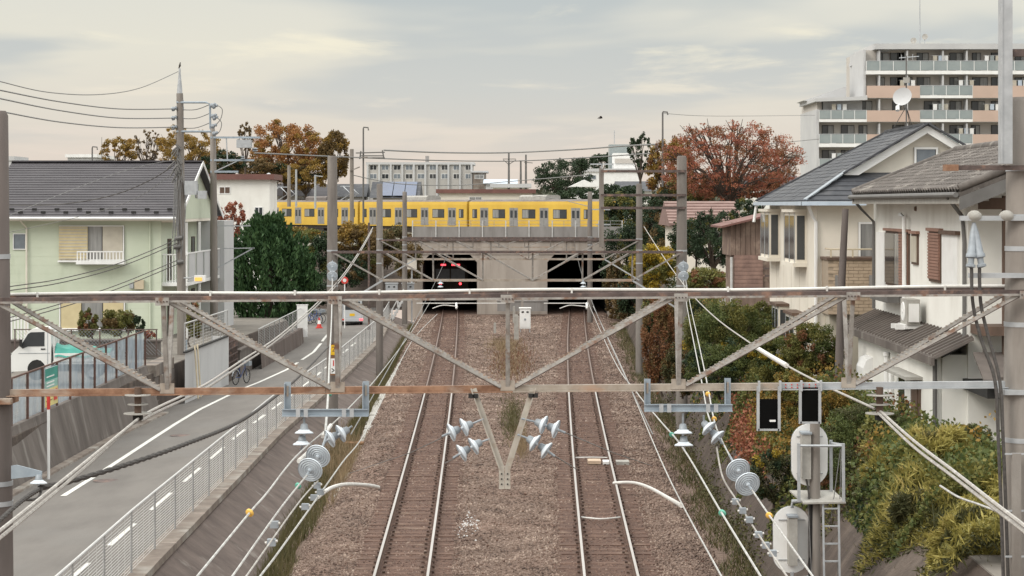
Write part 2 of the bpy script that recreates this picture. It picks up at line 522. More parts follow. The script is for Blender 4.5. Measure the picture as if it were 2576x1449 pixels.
M['louver'] = pm('brown_louver', (0.305, 0.17, 0.128), (0.24, 0.135, 0.10), sc=4, rough=0.65)
M['plank'] = pm('shed_plank', (0.205, 0.145, 0.115), (0.135, 0.093, 0.074), sc=3, rough=0.85, stretch=(2, 2, 0.3), stain=(0.32, 0.24, 0.19), ssc=1.6)
M['plank_pink'] = pm('shed_plank_faded', (0.29, 0.185, 0.15), (0.19, 0.12, 0.10), sc=3, rough=0.85)
M['brick_buff'] = pm('buff_brick', (0.50, 0.395, 0.29), (0.42, 0.325, 0.235), sc=5, rough=0.85)
M['mortar'] = pm('mortar', (0.36, 0.29, 0.22), (0.31, 0.25, 0.19), sc=5, rough=0.9)
M['glass'] = pm('window_glass', (0.045, 0.05, 0.055), (0.03, 0.034, 0.038), sc=0.8, rough=0.08, spec=0.7)
M['glass_pale'] = pm('curtained_glass', (0.30, 0.30, 0.29), (0.18, 0.18, 0.18), sc=2.5, rough=0.12, stretch=(2, 2, 0.2), spec=0.6)
M['glass_blue'] = pm('frosted_glass', (0.20, 0.225, 0.25), (0.15, 0.17, 0.195), sc=2, rough=0.25)
M['dark'] = pm('dark_rubber', (0.02, 0.02, 0.02), (0.03, 0.028, 0.027), sc=5, rough=0.85)
M['black'] = pm('matt_black', (0.004, 0.004, 0.004), (0.006, 0.006, 0.006), sc=5, rough=0.95, spec=0.05)
M['train_yellow'] = pm('train_yellow', (0.66, 0.43, 0.065), (0.58, 0.365, 0.055), sc=0.6, rough=0.4, stretch=(1, 1, 0.4))
M['train_grey'] = pm('train_door_steel', (0.33, 0.32, 0.31), (0.26, 0.25, 0.245), sc=2, rough=0.4, metal=0.3)
M['train_roof'] = pm('train_roof', (0.19, 0.165, 0.155), (0.14, 0.12, 0.112), sc=1, rough=0.8)
M['train_under'] = pm('train_underframe', (0.035, 0.03, 0.027), (0.055, 0.046, 0.04), sc=2, rough=0.9)
M['concrete_light'] = pm('parapet_concrete', (0.30, 0.285, 0.275), (0.235, 0.222, 0.212), sc=1.5, rough=0.9, stretch=(1, 1, 0.25), stain=(0.18, 0.165, 0.155), ssc=1.1, sthr=(0.55, 0.72), sstretch=(1, 1, 0.2))
M['apt_wall'] = pm('apartment_wall', (0.46, 0.44, 0.415), (0.40, 0.385, 0.365), sc=0.3, rough=0.85)
M['apt_side'] = pm('apartment_side', (0.52, 0.52, 0.52), (0.46, 0.46, 0.465), sc=0.3, rough=0.85)
M['apt_pink'] = pm('apartment_parapet_pink', (0.53, 0.395, 0.325), (0.48, 0.36, 0.295), sc=0.4, rough=0.85)
M['apt_glass'] = pm('balcony_glass', (0.30, 0.335, 0.335), (0.25, 0.285, 0.29), sc=0.7, rough=0.25)
M['apt_beige'] = pm('apartment_recess', (0.52, 0.485, 0.445), (0.45, 0.42, 0.385), sc=0.6, rough=0.9)  # even beige grey of the wall behind the balconies
M['bark'] = pm('bark', (0.085, 0.062, 0.048), (0.055, 0.04, 0.032), sc=4, rough=0.95, stretch=(2, 2, 0.5))
M['bark_grey'] = pm('bark_grey', (0.20, 0.165, 0.14), (0.14, 0.115, 0.10), sc=4, rough=0.95)
M['truck_white'] = pm('truck_paint', (0.78, 0.78, 0.76), (0.73, 0.73, 0.71), sc=1, rough=0.3, spec=0.5)
M['van_silver'] = pm('van_paint', (0.60, 0.62, 0.64), (0.55, 0.57, 0.59), sc=1, rough=0.3, metal=0.3)
M['tarp'] = pm('green_tarp', (0.055, 0.30, 0.245), (0.04, 0.225, 0.185), sc=2.5, rough=0.6)
M['red'] = pm('red_plastic', (0.62, 0.06, 0.045), (0.50, 0.045, 0.035), sc=3, rough=0.5)
M['blue'] = pm('blue_paint', (0.05, 0.11, 0.34), (0.04, 0.08, 0.25), sc=3, rough=0.4)
M['yellow'] = pm('sign_yellow', (0.80, 0.50, 0.02), (0.72, 0.44, 0.02), sc=3, rough=0.5)
M['bead_yellow'] = pm('bead_yellow', (0.75, 0.46, 0.10), (0.68, 0.40, 0.08), sc=3, rough=0.4)
M['bead_green'] = pm('bead_green', (0.14, 0.44, 0.33), (0.11, 0.36, 0.27), sc=3, rough=0.4)
M['sheet'] = clear_sheet('fence_sheet', (0.50, 0.565, 0.61), (0.32, 0.39, 0.46), 0.62)
M['rust_post'] = pm('rusty_post', (0.13, 0.07, 0.055), (0.085, 0.05, 0.04), sc=6, rough=0.85)
M['pink_roof'] = pm('pink_tile', (0.25, 0.165, 0.145), (0.19, 0.12, 0.105), sc=2, rough=0.8)
M['red_roof'] = pm('red_brown_roof', (0.185, 0.088, 0.073), (0.14, 0.066, 0.056), sc=1, rough=0.7)
M['solar'] = pm('solar_panel', (0.045, 0.075, 0.155), (0.035, 0.055, 0.115), sc=1, rough=0.2, spec=0.6)
M['sign_blue'] = pm('sign_blue', (0.03, 0.055, 0.16), (0.025, 0.045, 0.13), sc=3, rough=0.5)
M['debris'] = pm('pale_timber', (0.55, 0.43, 0.32), (0.45, 0.33, 0.24), sc=4, rough=0.85)
M['board_brown'] = pm('brown_board', (0.30, 0.15, 0.07), (0.22, 0.11, 0.055), sc=4, rough=0.85)
M['orange_lamp'] = emit('lamp_amber', (0.95, 0.50, 0.12), 0.5)
M['tail'] = emit('tail_light', (1.0, 0.05, 0.06), 5.0)
M['led'] = emit('destination_led', (1.0, 0.06, 0.08), 3.0)

# leaves
LF = {}
LF['orange'] = leafmat('leaf_orange', [(0.12, 0.056, 0.022), (0.27, 0.12, 0.042), (0.37, 0.175, 0.06), (0.33, 0.20, 0.075)])
LF['ochre'] = leafmat('leaf_ochre', [(0.10, 0.07, 0.02), (0.22, 0.145, 0.035), (0.30, 0.19, 0.045), (0.34, 0.165, 0.04)])
LF['brown'] = leafmat('leaf_brown', [(0.07, 0.05, 0.025), (0.15, 0.10, 0.04), (0.20, 0.125, 0.05)])
LF['red'] = leafmat('leaf_red', [(0.14, 0.05, 0.036), (0.28, 0.095, 0.06), (0.38, 0.145, 0.085), (0.34, 0.18, 0.09)])
LF['redbrown'] = leafmat('leaf_redbrown', [(0.105, 0.052, 0.03), (0.20, 0.092, 0.044), (0.27, 0.135, 0.06)])
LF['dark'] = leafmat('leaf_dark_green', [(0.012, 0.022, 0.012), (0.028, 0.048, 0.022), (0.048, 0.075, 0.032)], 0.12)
LF['juniper'] = leafmat('leaf_juniper', [(0.017, 0.042, 0.017), (0.040, 0.085, 0.030), (0.085, 0.145, 0.052)], 0.1)
LF['green'] = leafmat('leaf_green', [(0.042, 0.065, 0.022), (0.10, 0.125, 0.04), (0.17, 0.185, 0.058)])
LF['olive'] = leafmat('leaf_olive', [(0.06, 0.07, 0.022), (0.14, 0.14, 0.04), (0.235, 0.205, 0.055)])
LF['yellow'] = leafmat('leaf_yellow', [(0.17, 0.13, 0.02), (0.35, 0.25, 0.03), (0.46, 0.32, 0.04)])
LF['bamboo'] = leafmat('leaf_bamboo', [(0.11, 0.11, 0.034), (0.25, 0.22, 0.058), (0.38, 0.325, 0.095), (0.44, 0.34, 0.13)])
LF['dry'] = leafmat('dry_grass', [(0.13, 0.095, 0.06), (0.25, 0.185, 0.11), (0.34, 0.25, 0.15)], 0.15)
LF['weed'] = leafmat('weed', [(0.06, 0.06, 0.026), (0.105, 0.095, 0.04), (0.15, 0.115, 0.055)], 0.15)
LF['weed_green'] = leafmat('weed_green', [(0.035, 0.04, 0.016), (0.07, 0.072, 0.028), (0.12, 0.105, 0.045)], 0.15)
LF['far'] = leafmat('far_wood', [(0.045, 0.06, 0.045), (0.08, 0.09, 0.06), (0.12, 0.105, 0.07)], 0.1)

# ================================================================== SETTING
cl = np.polyfit([20, 43.7, 86.2, 129.4, 157], [-2.0, -2.36, -3.11, -3.99, -4.72], 2)
cr_ = np.polyfit([20, 43.7, 86.2, 129.4, 157], [1.72, 2.12, 2.98, 3.99, 4.95], 2)
cl, cr_ = [float(v) for v in cl], [float(v) for v in cr_]
Lx = lambda y: (cl[0] * y + cl[1]) * y + cl[2]
Rx = lambda y: (cr_[0] * y + cr_[1]) * y + cr_[2]
zt = tab((0, 0), (60, 0), (157, -0.35), (200, -0.4))
zroad = tab((0, 0.95), (40, 0.8), (56, 0.55), (67, 0.4), (92, 0.05), (120, -0.1), (140, -0.3), (170, -0.45))
Xf = tab((0, -6.6), (33, -7.15), (40.7, -7.3), (67, -7.83), (121, -7.98), (150, -9.0), (170, -9.4))
Xl = tab((0, -12.4), (40, -12.7), (58, -13.0), (67, -13.15), (86, -12.9), (92, -12.55), (121, -12.2), (124, -15.0), (170, -18))
Xtoe = tab((0, -5.0), (43, -5.45), (53.5, -5.75), (105, -6.4), (157, -7.3))
btoe = lambda y: Rx(y) + 3.35
YS = list(np.arange(14, 158.1, 3.0))

def lot_z(y): return float(np.interp(y, [0, 100, 165], [1.8, 1.5, 0.5]))
def rlot_z(y): return float(np.interp(y, [0, 90, 158], [2.2, 2.4, 4.2]))
def bed(y):
    z, l, r = zt(y), Lx(y), Rx(y)
    return [(Xtoe(y) + 0.05, z - 0.5), (l - 2.7, z - 0.48), (l - 2.0, z - 0.19), (l - 0.9, z - 0.17), (l + 0.9, z - 0.17), (l + 1.9, z - 0.19), ((l + r) / 2, z - 0.24),
            (r - 1.9, z - 0.19), (r - 0.9, z - 0.17), (r + 0.9, z - 0.17), (r + 2.0, z - 0.19), (r + 2.6, z - 0.4), (btoe(y), z - 0.4)]
loft('track_bed', YS, bed, M['ballast'])
loft('bank', YS, lambda y: [(btoe(y) - 0.02, zt(y) - 0.42), (btoe(y) + 0.5, 0.55), (btoe(y) + 1.15, 1.5), (btoe(y) + 2.0, rlot_z(y))], M['soil'])
loft('right_lot', YS + [159.5], lambda y: [(btoe(y) + 1.98, rlot_z(y) - 0.005), (btoe(y) + 6, rlot_z(y) - 0.005), (120, rlot_z(y) - 0.005)], M['lot'])
loft('left_lot', YS + [166.0], lambda y: [(-140, lot_z(y)), (-40, lot_z(y)), (min(Xl(y) - 0.45, -13.0), lot_z(y))], M['lot'])
road = loft('road', YS + [161.0, 166.5], lambda y: [(Xl(y) - 0.3, zroad(y) - 0.22), (Xl(y) + 0.9, zroad(y) - 0.12), (Xf(y) - 1.6, zroad(y)), (Xf(y) - 0.1, zroad(y) - 0.03)], M['asphalt'])
loft('embankment', [166.0, 171.0, 176.5], lambda y: [(-140, -0.6 + (y - 166) * 0.47), (-7.6, -0.6 + (y - 166) * 0.47)], M['soil'])
gm = MB()
gm.add([(-7.6, 158.9, 4.3), (140, 158.9, 4.3), (2500, 176, 4.3), (2500, 5000, 4.3), (-2500, 5000, 4.3), (-2500, 176, 4.3), (-7.6, 176, 4.3)], [(0, 1, 2, 3, 4, 5, 6)])
tag(part('ground', gm, M['far_ground']), kind='structure')

# road paint, laid 4 mm above the asphalt
def rz(x, y):
    a, b = Xl(y) + 0.9, Xf(y) - 1.6
    return float(np.interp(x, [Xl(y) - 0.3, a, b, Xf(y) - 0.1], [zroad(y) - 0.22, zroad(y) - 0.12, zroad(y), zroad(y) - 0.03])) + 0.006
Xw = tab((30, -10.9), (58.5, -11.4), (72.3, -11.7), (77.7, -11.75), (88, -11.5), (99.3, -10.8), (112, -10.75), (127, -11.4), (150, -12.2))
def stripe(name, xf, y0, y1, w, step=1.0):
    ys = list(np.arange(y0, y1 + 0.01, step))
    mb = MB()
    vs = [(xf(y) + s * w / 2, y, rz(xf(y) + s * w / 2, y)) for y in ys for s in (-1, 1)]
    mb.add(vs, [(2 * i, 2 * i + 1, 2 * i + 3, 2 * i + 2) for i in range(len(ys) - 1)])
    return tag(part(name, mb, M['paint_white'], road), kind=None)
stripe('edge_line', Xw, 52, 104, 0.16)
stripe('edge_line', Xw, 106, 150, 0.16)
for i, y0 in enumerate(np.arange(37.5, 118, 5.6)):
    stripe('lane_dash', lambda y: Xf(y) - 1.05, y0, y0 + 3.3, 0.11, 0.825)
for (px, py) in ((455, 1087), (268, 1214)):
    p = G(px, py, 0.45)
    mb = MB().lathe([(0.0, 0.36), (0.004, 0.34), (0.004, 0.0)], (p.x, p.y, rz(p.x, p.y)), (0, 0, 1), 20)
    part('manhole_cover', mb, M['truss_dark'], road)

# sloped retaining wall of the cutting with its coping
rw = thing('retaining_wall', 'stained concrete retaining wall between the sloping road and the left track', 'wall', (Xf(40), 40, 0))
segs = list(np.arange(20, 157.9, 4.6))
for a, b in zip(segs[:-1], segs[1:]):
    ys = [a + 0.012, (a + b) / 2, b - 0.012]
    loft('wall_slab', ys, lambda y: [(Xf(y) + 0.30, zroad(y) - 0.02), (Xf(y) + 0.32, zroad(y) - 0.1), (Xtoe(y), zt(y) - 0.55)], M['wall_dark'], None, rw)
    loft('coping_stone', ys, lambda y: [(Xf(y) - 0.12, zroad(y) - 0.1), (Xf(y) - 0.12, zroad(y) + 0.07), (Xf(y) + 0.36, zroad(y) + 0.07), (Xf(y) + 0.37, zroad(y) - 0.07)], M['coping'], None, rw)
# toe strip behind joints
loft('backing', segs, lambda y: [(Xf(y) + 0.27, zroad(y) - 0.05), (Xtoe(y) - 0.03, zt(y) - 0.58)], M['wall_dark'], None, rw)

# mesh fence along the road
def mesh_fence(name, label, ys, xf, zf, h, side_wires=20, post_r=0.024, ext=0.0, group=None, end_board=False):
    t = thing(name, label, 'fence', (xf(ys[0]), ys[0], zf(ys[0])), group)
    for y in ys:
        part('post', MB().tube([(xf(y), y, zf(y) - 0.02), (xf(y), y, zf(y) + h)], post_r, 6), M['fence'], t, True)
    for a, b in zip(ys[:-1], ys[1:]):
        pa, pb = Vector((xf(a), a, zf(a))), Vector((xf(b), b, zf(b)))
        part('top_rail', MB().tube([pa + Vector((0, 0, h)), pb + Vector((0, 0, h))], 0.024, 6), M['fence_mesh'], t, True)
        mb = MB()
        for k in range(side_wires):
            z = 0.06 + (h - 0.1) * k / (side_wires - 1)
            mb.bar(pa + Vector((0, 0, z)), pb + Vector((0, 0, z)), 0.006, 0.008)
        nv = max(2, int((b - a) / 0.6))
        for k in range(1, nv):
            p = pa.lerp(pb, k / nv)
            mb.bar(p + Vector((0, 0, 0.05)), p + Vector((0, 0, h)), 0.005, 0.005)
        part('wire_mesh', mb, M['fence_mesh'], t)
    return t
mesh_fence('mesh_fence', 'long grey wire mesh fence along the road above the left track', list(np.arange(27.6, 121.5, 2.9)), lambda y: Xf(y) + 0.05, lambda y: zroad(y) + 0.05, 1.19)
mesh_fence('mesh_fence', 'short far mesh fence beside the road close to the tunnel', list(np.arange(126, 152, 2.9)), lambda y: Xf(y) + 0.1, lambda y: zroad(y) + 0.05, 1.15, 12)

# ------------------------------------------------------------------ tracks
slp = MB()
pr = [(-1.05, 0), (-1.05, 1), (1.05, 1), (1.05, 0)]
slp.bx(-1.07, 1.07, -0.115, 0.115, -0.17, 0.0)
sl_me = mesh_of('sleeper', slp, M['sleeper'])
fit = MB()
for sx in (-1, 1):
    for o in (-1, 1):
        fit.bx(sx * 0.5335 + o * 0.115 - 0.03, sx * 0.5335 + o * 0.115 + 0.03, -0.05, 0.05, 0.0, 0.045)
fit_me = mesh_of('rail_fastening', fit, M['fitting'])
fit_me.materials[0] = M['fitting']
def track(name, label, xf):
    t = thing(name, label, 'railway track', (xf(44), 44, zt(44) - 0.17))
    ys = list(np.arange(14, 182, 2.0))
    for s in (-1, 1):
        sec = [(-0.06, -0.15), (-0.06, -0.135), (-0.012, -0.12), (-0.012, -0.045), (-0.034, -0.035), (-0.034, -0.001), (0.034, -0.001), (0.034, -0.035), (0.012, -0.045), (0.012, -0.12), (0.06, -0.135), (0.06, -0.15)]
        r = loft('rail', ys, lambda y: [(xf(y) + s * 0.5665 + a, zt(y) + b) for a, b in sec], M['rail_side'], None, t)
        for ya_, mt in ((ys[:38], 'rail_top'), (ys[37:], 'rail_far')):
            loft('running_surface', ya_, lambda y: [(xf(y) + s * 0.5665 + a, zt(y) + b) for a, b in ((-0.03, 0.0), (-0.027, 0.004), (0.027, 0.004), (0.03, 0.0))], M[mt], None, r)
    y, k = 40.0, 0
    while y < 131.0:
        o = inst('sleeper', sl_me, t, (xf(y) + RNG.normal(0, 0.012), y, zt(y) - 0.158 + RNG.normal(0, 0.007)), math.atan2(-(xf(y + 1) - xf(y)), 1) + RNG.normal(0, 0.006))
        if y < 92:
            f = bpy.data.objects.new('rail_fastening', fit_me)
            f.parent = o
            COL.objects.link(f)
        y += 0.62
        k += 1
    mb = MB()
    while y < 181:
        mb.add([(v[0] + xf(y), v[1] + y, v[2] + zt(y) - 0.145) for v in slp.v], slp.f)
        y += 0.62
    tag(part('far_sleeper', mb, M['sleeper'], t), kind='stuff')
    return t
track('railway_track', 'left railway track running into the left tunnel mouth', Lx)
track('railway_track', 'right railway track running into the right tunnel mouth', Rx)

for nm_, xf_t in (('rusty_ballast_strip', Lx), ('rusty_ballast_strip', Rx)):
    loft(nm_, YS, lambda y: [(xf_t(y) - 1.2, zt(y) - 0.176), (xf_t(y) - 0.85, zt(y) - 0.163), (xf_t(y) + 0.85, zt(y) - 0.163), (xf_t(y) + 1.2, zt(y) - 0.176)], M['rusty_bed'])

# ballast stones: small octahedra scattered over the bed
def scatter_stones(name, n, fx, mat, smin, smax, zf):
    u = RNG.random(n)
    ys = 40.0 + (156 - 40.0) * u ** 2.1
    P = np.array([fx(y) for y in ys])
    S = RNG.uniform(smin, smax, n) * (1 + (ys - 40) / 90)
    base = np.array([(1, 0, 0), (0, 1, 0), (-1, 0, 0), (0, -1, 0), (0, 0, 0.8), (0, 0, -0.6)], dtype=float)
    jit = RNG.normal(0, 0.22, (n, 6, 3))
    ang = RNG.uniform(0, 6.28, n)
    b = (base[None] + jit)
    c, s = np.cos(ang)[:, None], np.sin(ang)[:, None]
    x = b[:, :, 0] * c - b[:, :, 1] * s
    y = b[:, :, 0] * s + b[:, :, 1] * c
    V = np.stack([x, y, b[:, :, 2]], -1) * S[:, None, None] + P[:, None, :]
    fi = np.array([(0, 1, 4), (1, 2, 4), (2, 3, 4), (3, 0, 4), (1, 0, 5), (2, 1, 5), (3, 2, 5), (0, 3, 5)])
    Fc = fi[None] + (np.arange(n) * 6)[:, None, None]
    o = np_mesh(name, V.reshape(-1, 3), Fc.reshape(-1, 3), mat, off=(0, 50, 0))
    return tag(o, 'grey brown crushed stone ballast beside and between both tracks' if mat is M['stone'] else 'dark rusty ballast stones between the rails' if mat is M['rusty_stone'] else 'patch of pale grey stones spilled on the brown ballast', 'ballast', kind='stuff')
def bedpt(y):
    sec = bed(y)
    xs = [p[0] for p in sec]; zs = [p[1] for p in sec]
    while True:
        x = RNG.uniform(Lx(y) - 2.6, Rx(y) + 2.6)
        if min(abs(abs(x - Lx(y)) - 0.5665), abs(abs(x - Rx(y)) - 0.5665)) > 0.09:
            break
    on_sleeper = abs(x - Lx(y)) < 1.05 or abs(x - Rx(y)) < 1.05
    if on_sleeper and RNG.random() < 0.85:
        return bedpt(y)
    return (x, y, float(np.interp(x, xs, zs)) - (0.004 if on_sleeper else 0.0))
scatter_stones('ballast_stones', 80000, bedpt, M['stone'], 0.016, 0.042, None)
def rustpt(y):
    f = Lx if RNG.random() < 0.5 else Rx
    while True:
        x = f(y) + RNG.normal(0, 0.75)
        if abs(abs(x - f(y)) - 0.5665) > 0.09:
            return (x, y, zt(y) - 0.17)
scatter_stones('rusty_ballast_stones', 26000, rustpt, M['rusty_stone'], 0.014, 0.036, None)
pc = G(1172, 1325, -0.22)
def palept(y):
    a, r = RNG.uniform(0, 6.28), abs(RNG.normal(0, 0.36))
    x, yy = pc.x + math.cos(a) * r * 0.45 + RNG.normal(0, 0.06), pc.y + math.sin(a) * r * 3.4
    return (x, yy, zt(yy) - 0.20)
scatter_stones('pale_gravel_patch', 1500, palept, M['pale_stone'], 0.011, 0.025, None)

# ------------------------------------------------------------------ tunnel portal and overpass
PY = 158.0
tp = thing('tunnel_portal', 'weathered concrete portal with two black tunnel mouths under the overpass', 'tunnel', (0, PY, -0.5))
part('abutment', MB().bx(-8.2, -6.85, PY, PY + 1, -1, 4.05), M['portal'], tp)
part('pier', MB().bx(-2.67, 2.70, PY, PY + 1, -1, 4.05), M['portal'], tp)
part('abutment', MB().bx(7.30, 8.3, PY, PY + 1, -1, 4.05), M['portal'], tp)
part('lintel', MB().bx(-8.2, 8.3, PY - 0.05, PY + 1, 4.05, 5.2), M['portal'], tp)
for x, sx in ((-6.85, 1), (-2.67, -1), (2.70, 1), (7.30, -1)):
    part('corner_haunch', MB().prism([(x, PY + 0.002, 4.05), (x + sx * 0.55, PY + 0.002, 4.05), (x, PY + 0.002, 3.45)], (0, 0.9, 0)), M['portal'], tp)
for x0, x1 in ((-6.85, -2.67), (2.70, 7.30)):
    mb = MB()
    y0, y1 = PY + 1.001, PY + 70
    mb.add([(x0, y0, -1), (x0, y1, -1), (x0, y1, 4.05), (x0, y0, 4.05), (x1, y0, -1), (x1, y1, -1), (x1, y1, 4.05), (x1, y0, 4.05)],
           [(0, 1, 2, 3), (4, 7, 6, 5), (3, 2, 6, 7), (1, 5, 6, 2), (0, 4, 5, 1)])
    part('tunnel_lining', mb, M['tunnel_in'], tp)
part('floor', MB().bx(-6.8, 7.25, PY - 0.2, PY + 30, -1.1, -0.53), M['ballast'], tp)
# vertical board marks on the pier
for x in np.arange(-2.3, 2.6, 0.62):
    part('joint_strip', MB().bx(x, x + 0.05, PY - 0.012, PY + 0.01, -0.6, 3.4), M['portal'], tp)

op = thing('overpass_parapet', 'grey panelled parapet with thin railing on the overpass above the tunnels', 'parapet', (0, PY, 5.2))
xs = list(np.arange(-7.6, 8.5, 1.78))
for a, b in zip(xs[:-1], xs[1:]):
    part('panel', MB().bx(a + 0.055, b - 0.055, PY + 0.03, PY + 0.16, 5.22, 6.18), M['concrete_light'], op)
    mb = MB()
    for z in (6.36, 6.62):
        mb.bar((a, PY + 0.1, z), (b, PY + 0.1, z), 0.03, 0.03)
    mb.bar(((a + b) / 2, PY + 0.1, 6.18), ((a + b) / 2, PY + 0.1, 6.62), 0.03)
    part('handrail', mb, M['fence'], op)
for a in xs:
    part('post', MB().bx(a - 0.045, a + 0.045, PY - 0.04, PY + 0.1, 5.21, 6.64), M['fence_mesh'], op)
part('deck_edge', MB().bx(-8.3, 8.4, PY - 0.14, PY + 0.9, 5.202, 5.34).bx(-8.3, 8.4, PY - 0.16, PY - 0.02, 5.06, 5.2), M['truss_dark'], op)

# raised track bed of the crossing line
TD = Vector((0.6257, -0.7801, 0))
T0 = Vector((-28.5, 247, 4.55))
mb = MB()
nrm = Vector((TD.y, -TD.x, 0))
a, b = T0 - TD * 40, T0 + TD * 95
mb.prism([a + nrm * 2.6 + Vector((0, 0, -0.35)), a + nrm * 1.7 + Vector((0, 0, -0.02)), a - nrm * 1.7 + Vector((0, 0, -0.02)), a - nrm * 2.6 + Vector((0, 0, -0.35))], b - a)
tag(part('crossing_track_bed', mb, M['ballast']), kind='structure')
ct = thing('railway_track', 'crossing railway track under the yellow train', 'railway track', T0)
for s in (-1, 1):
    part('rail', MB().bar(a + nrm * 0.53 * s + Vector((0, 0, 0.05)), b + nrm * 0.53 * s + Vector((0, 0, 0.05)), 0.06, 0.12), M['rail_side'], ct)

# concrete cable trough along the left track
tr = thing('cable_trough', 'pale concrete cable trough lying beside the left track', 'cable trough', (Lx(56) - 2.3, 56, -0.45))
y = 58.5
lid = MB().bx(-0.2, 0.2, -0.485, 0.485, 0, 0.2)
lid_me = mesh_of('trough_lid', lid, M['trough'])
while y < 118:
    xx = float(np.interp(y, [58, 66, 86, 120], [G(940, 1110, -0.4).x, G(975, 1040, -0.4).x, G(1030, 900, -0.4).x, Lx(120) - 2.1]))
    inst('trough_lid', lid_me, tr, (xx + RNG.normal(0, 0.012), y, zt(y) - 0.52 + RNG.normal(0, 0.012)), 0.02 + RNG.normal(0, 0.01))
    y += 1.0
p = G(925, 1132, -0.45)
mb = MB().bar(p + Vector((-0.25, 0, 0.06)), p + Vector((0.42, 0.5, 0.1)), 0.22, 0.1).bar(p + Vector((0.1, -0.3, 0.05)), p + Vector((0.5, 0.1, 0.14)), 0.1, 0.08)
tag(part('timber_offcuts', mb, M['debris']), 'pale broken timber pieces at the end of the cable trough', 'timber')
p = G(893, 1130, -0.5)
mb = MB().bx(p.x - 0.3, p.x + 0.25, p.y - 0.2, p.y + 0.2, p.z, p.z + 0.2)
mb.bx(p.x - 0.34, p.x + 0.29, p.y - 0.24, p.y + 0.24, p.z + 0.2, p.z + 0.24)
tag(part('wooden_box', mb, M['board_brown']), 'small brown wooden box beside the trough end', 'box')

# small trackside cabinets and markers near the pier
def cabinet(name, label, px, py0, py1, Y, w, d, mat, legs=True, group=None):
    b_, t_ = W(px, py1, Y), W(px, py0, Y)
    t = thing(name, label, 'cabinet', (b_.x, Y, b_.z), group)
    lg = 0.22 if legs else 0.0
    part('body', MB().bx(b_.x - w / 2, b_.x + w / 2, Y, Y + d, b_.z + lg, t_.z - 0.06), mat, t)
    part('lid', MB().bx(b_.x - w / 2 - 0.04, b_.x + w / 2 + 0.04, Y - 0.05, Y + d + 0.05, t_.z - 0.06, t_.z), mat, t)
    part('door', MB().bx(b_.x - w / 2 + 0.05, b_.x + w / 2 - 0.05, Y - 0.02, Y - 0.002, b_.z + lg + 0.07, t_.z - 0.12), mat, t)
    for s in (-1, 1):
        part('vent', MB().bx(b_.x + s * w * 0.22 - 0.07, b_.x + s * w * 0.22 + 0.07, Y - 0.035, Y - 0.022, t_.z - 0.32, t_.z - 0.22), M['dark'], t)
    part('handle', MB().bx(b_.x - 0.05, b_.x + 0.05, Y - 0.05, Y - 0.022, (b_.z + t_.z) / 2 - 0.02, (b_.z + t_.z) / 2 + 0.1), M['cap'], t)
    if legs:
        for s in (-1, 1):
            part('leg', MB().bx(b_.x + s * (w / 2 - 0.05) - 0.03, b_.x + s * (w / 2 - 0.05) + 0.03, Y + 0.05, Y + d - 0.05, b_.z, b_.z + lg), M['galv'], t)
    return t
cabinet('equipment_cabinet', 'white equipment cabinet on legs between the tunnel mouths', 1321, 774, 836, 128, 0.68, 0.5, M['white'])
cabinet('equipment_cabinet', 'grey equipment cabinet left of the left tunnel mouth, farther from it', 985, 712, 752, 146, 0.85, 0.5, M['galv'])
cabinet('equipment_cabinet', 'grey equipment cabinet left of the left tunnel mouth, nearer to it', 1026, 712, 752, 146.5, 0.85, 0.5, M['galv'])
for i, (px, y0, y1, Y, w) in enumerate(((1299, 792, 856, 127, 0.3), (1245, 812, 838, 131, 0.16), (1293, 770, 812, 134, 0.16))):
    b_, t_ = W(px, y1, Y), W(px, y0, Y)
    mb = MB().bx(b_.x - w / 2, b_.x + w / 2, Y, Y + w, b_.z, t_.z - w * 0.3)
    mb.bx(b_.x - w * 0.35, b_.x + w * 0.35, Y + w * 0.15, Y + w * 0.85, t_.z - w * 0.3, t_.z)
    tag(part('marker_post', mb, M['trough']), ['stout concrete post left of the white cabinet', 'thin white marker post on the ballast near the left tunnel', 'slim concrete post behind the stout one by the pier'][i], 'post')
for i, (px, Y) in enumerate(((1281, 156.2), (1347, 156.2))):
    a = W(px - 30, 757, Y); b = W(px + 30, 783, Y)
    part_ = MB().bx(a.x, b.x, Y, Y + 0.5, b.z, a.z - 0.05).bx(a.x - 0.05, b.x + 0.05, Y - 0.05, Y + 0.55, a.z - 0.05, a.z + 0.03)
    tag(part('concrete_block', part_, M['concrete_light']), 'low pale block at the %s foot of the tunnel pier' % ('left', 'right')[i], 'block')

# track circuit boxes and cross bonds on the right track
tb = G(1498, 1164, -0.14)
bb = thing('track_beacon', 'pale track beacon boxes between the rails of the right track', 'beacon', (tb.x, tb.y, -0.15))
part('box', MB().bx(tb.x - 0.24, tb.x + 0.16, tb.y - 0.3, tb.y + 0.3, -0.15, -0.05), M['debris'], bb)
part('small_box', MB().bx(tb.x + 0.22, tb.x + 0.42, tb.y - 0.35, tb.y + 0.1, -0.15, -0.06), M['white'], bb)
part('side_box', MB().bx(Rx(tb.y) + 0.75, Rx(tb.y) + 1.15, tb.y - 0.25, tb.y + 0.25, -0.2, -0.08), M['trough'], bb)
for i, py in enumerate((1152, 1302)):
    c = G(1500, py, -0.1)
    x0, x1 = Rx(c.y) - 0.5, Rx(c.y) + 0.5
    o = part('cross_bond', MB().tube(spline([(x0, c.y, -0.09), (Rx(c.y), c.y - 0.35 * i, -0.08), (x1, c.y, -0.09)]), 0.022, 6), M['white_pipe'])
    tag(o, ['straight pale bond cable between the right rails, the farther one', 'sagging pale bond cable between the right rails, the nearer one'][i], 'bond cable')

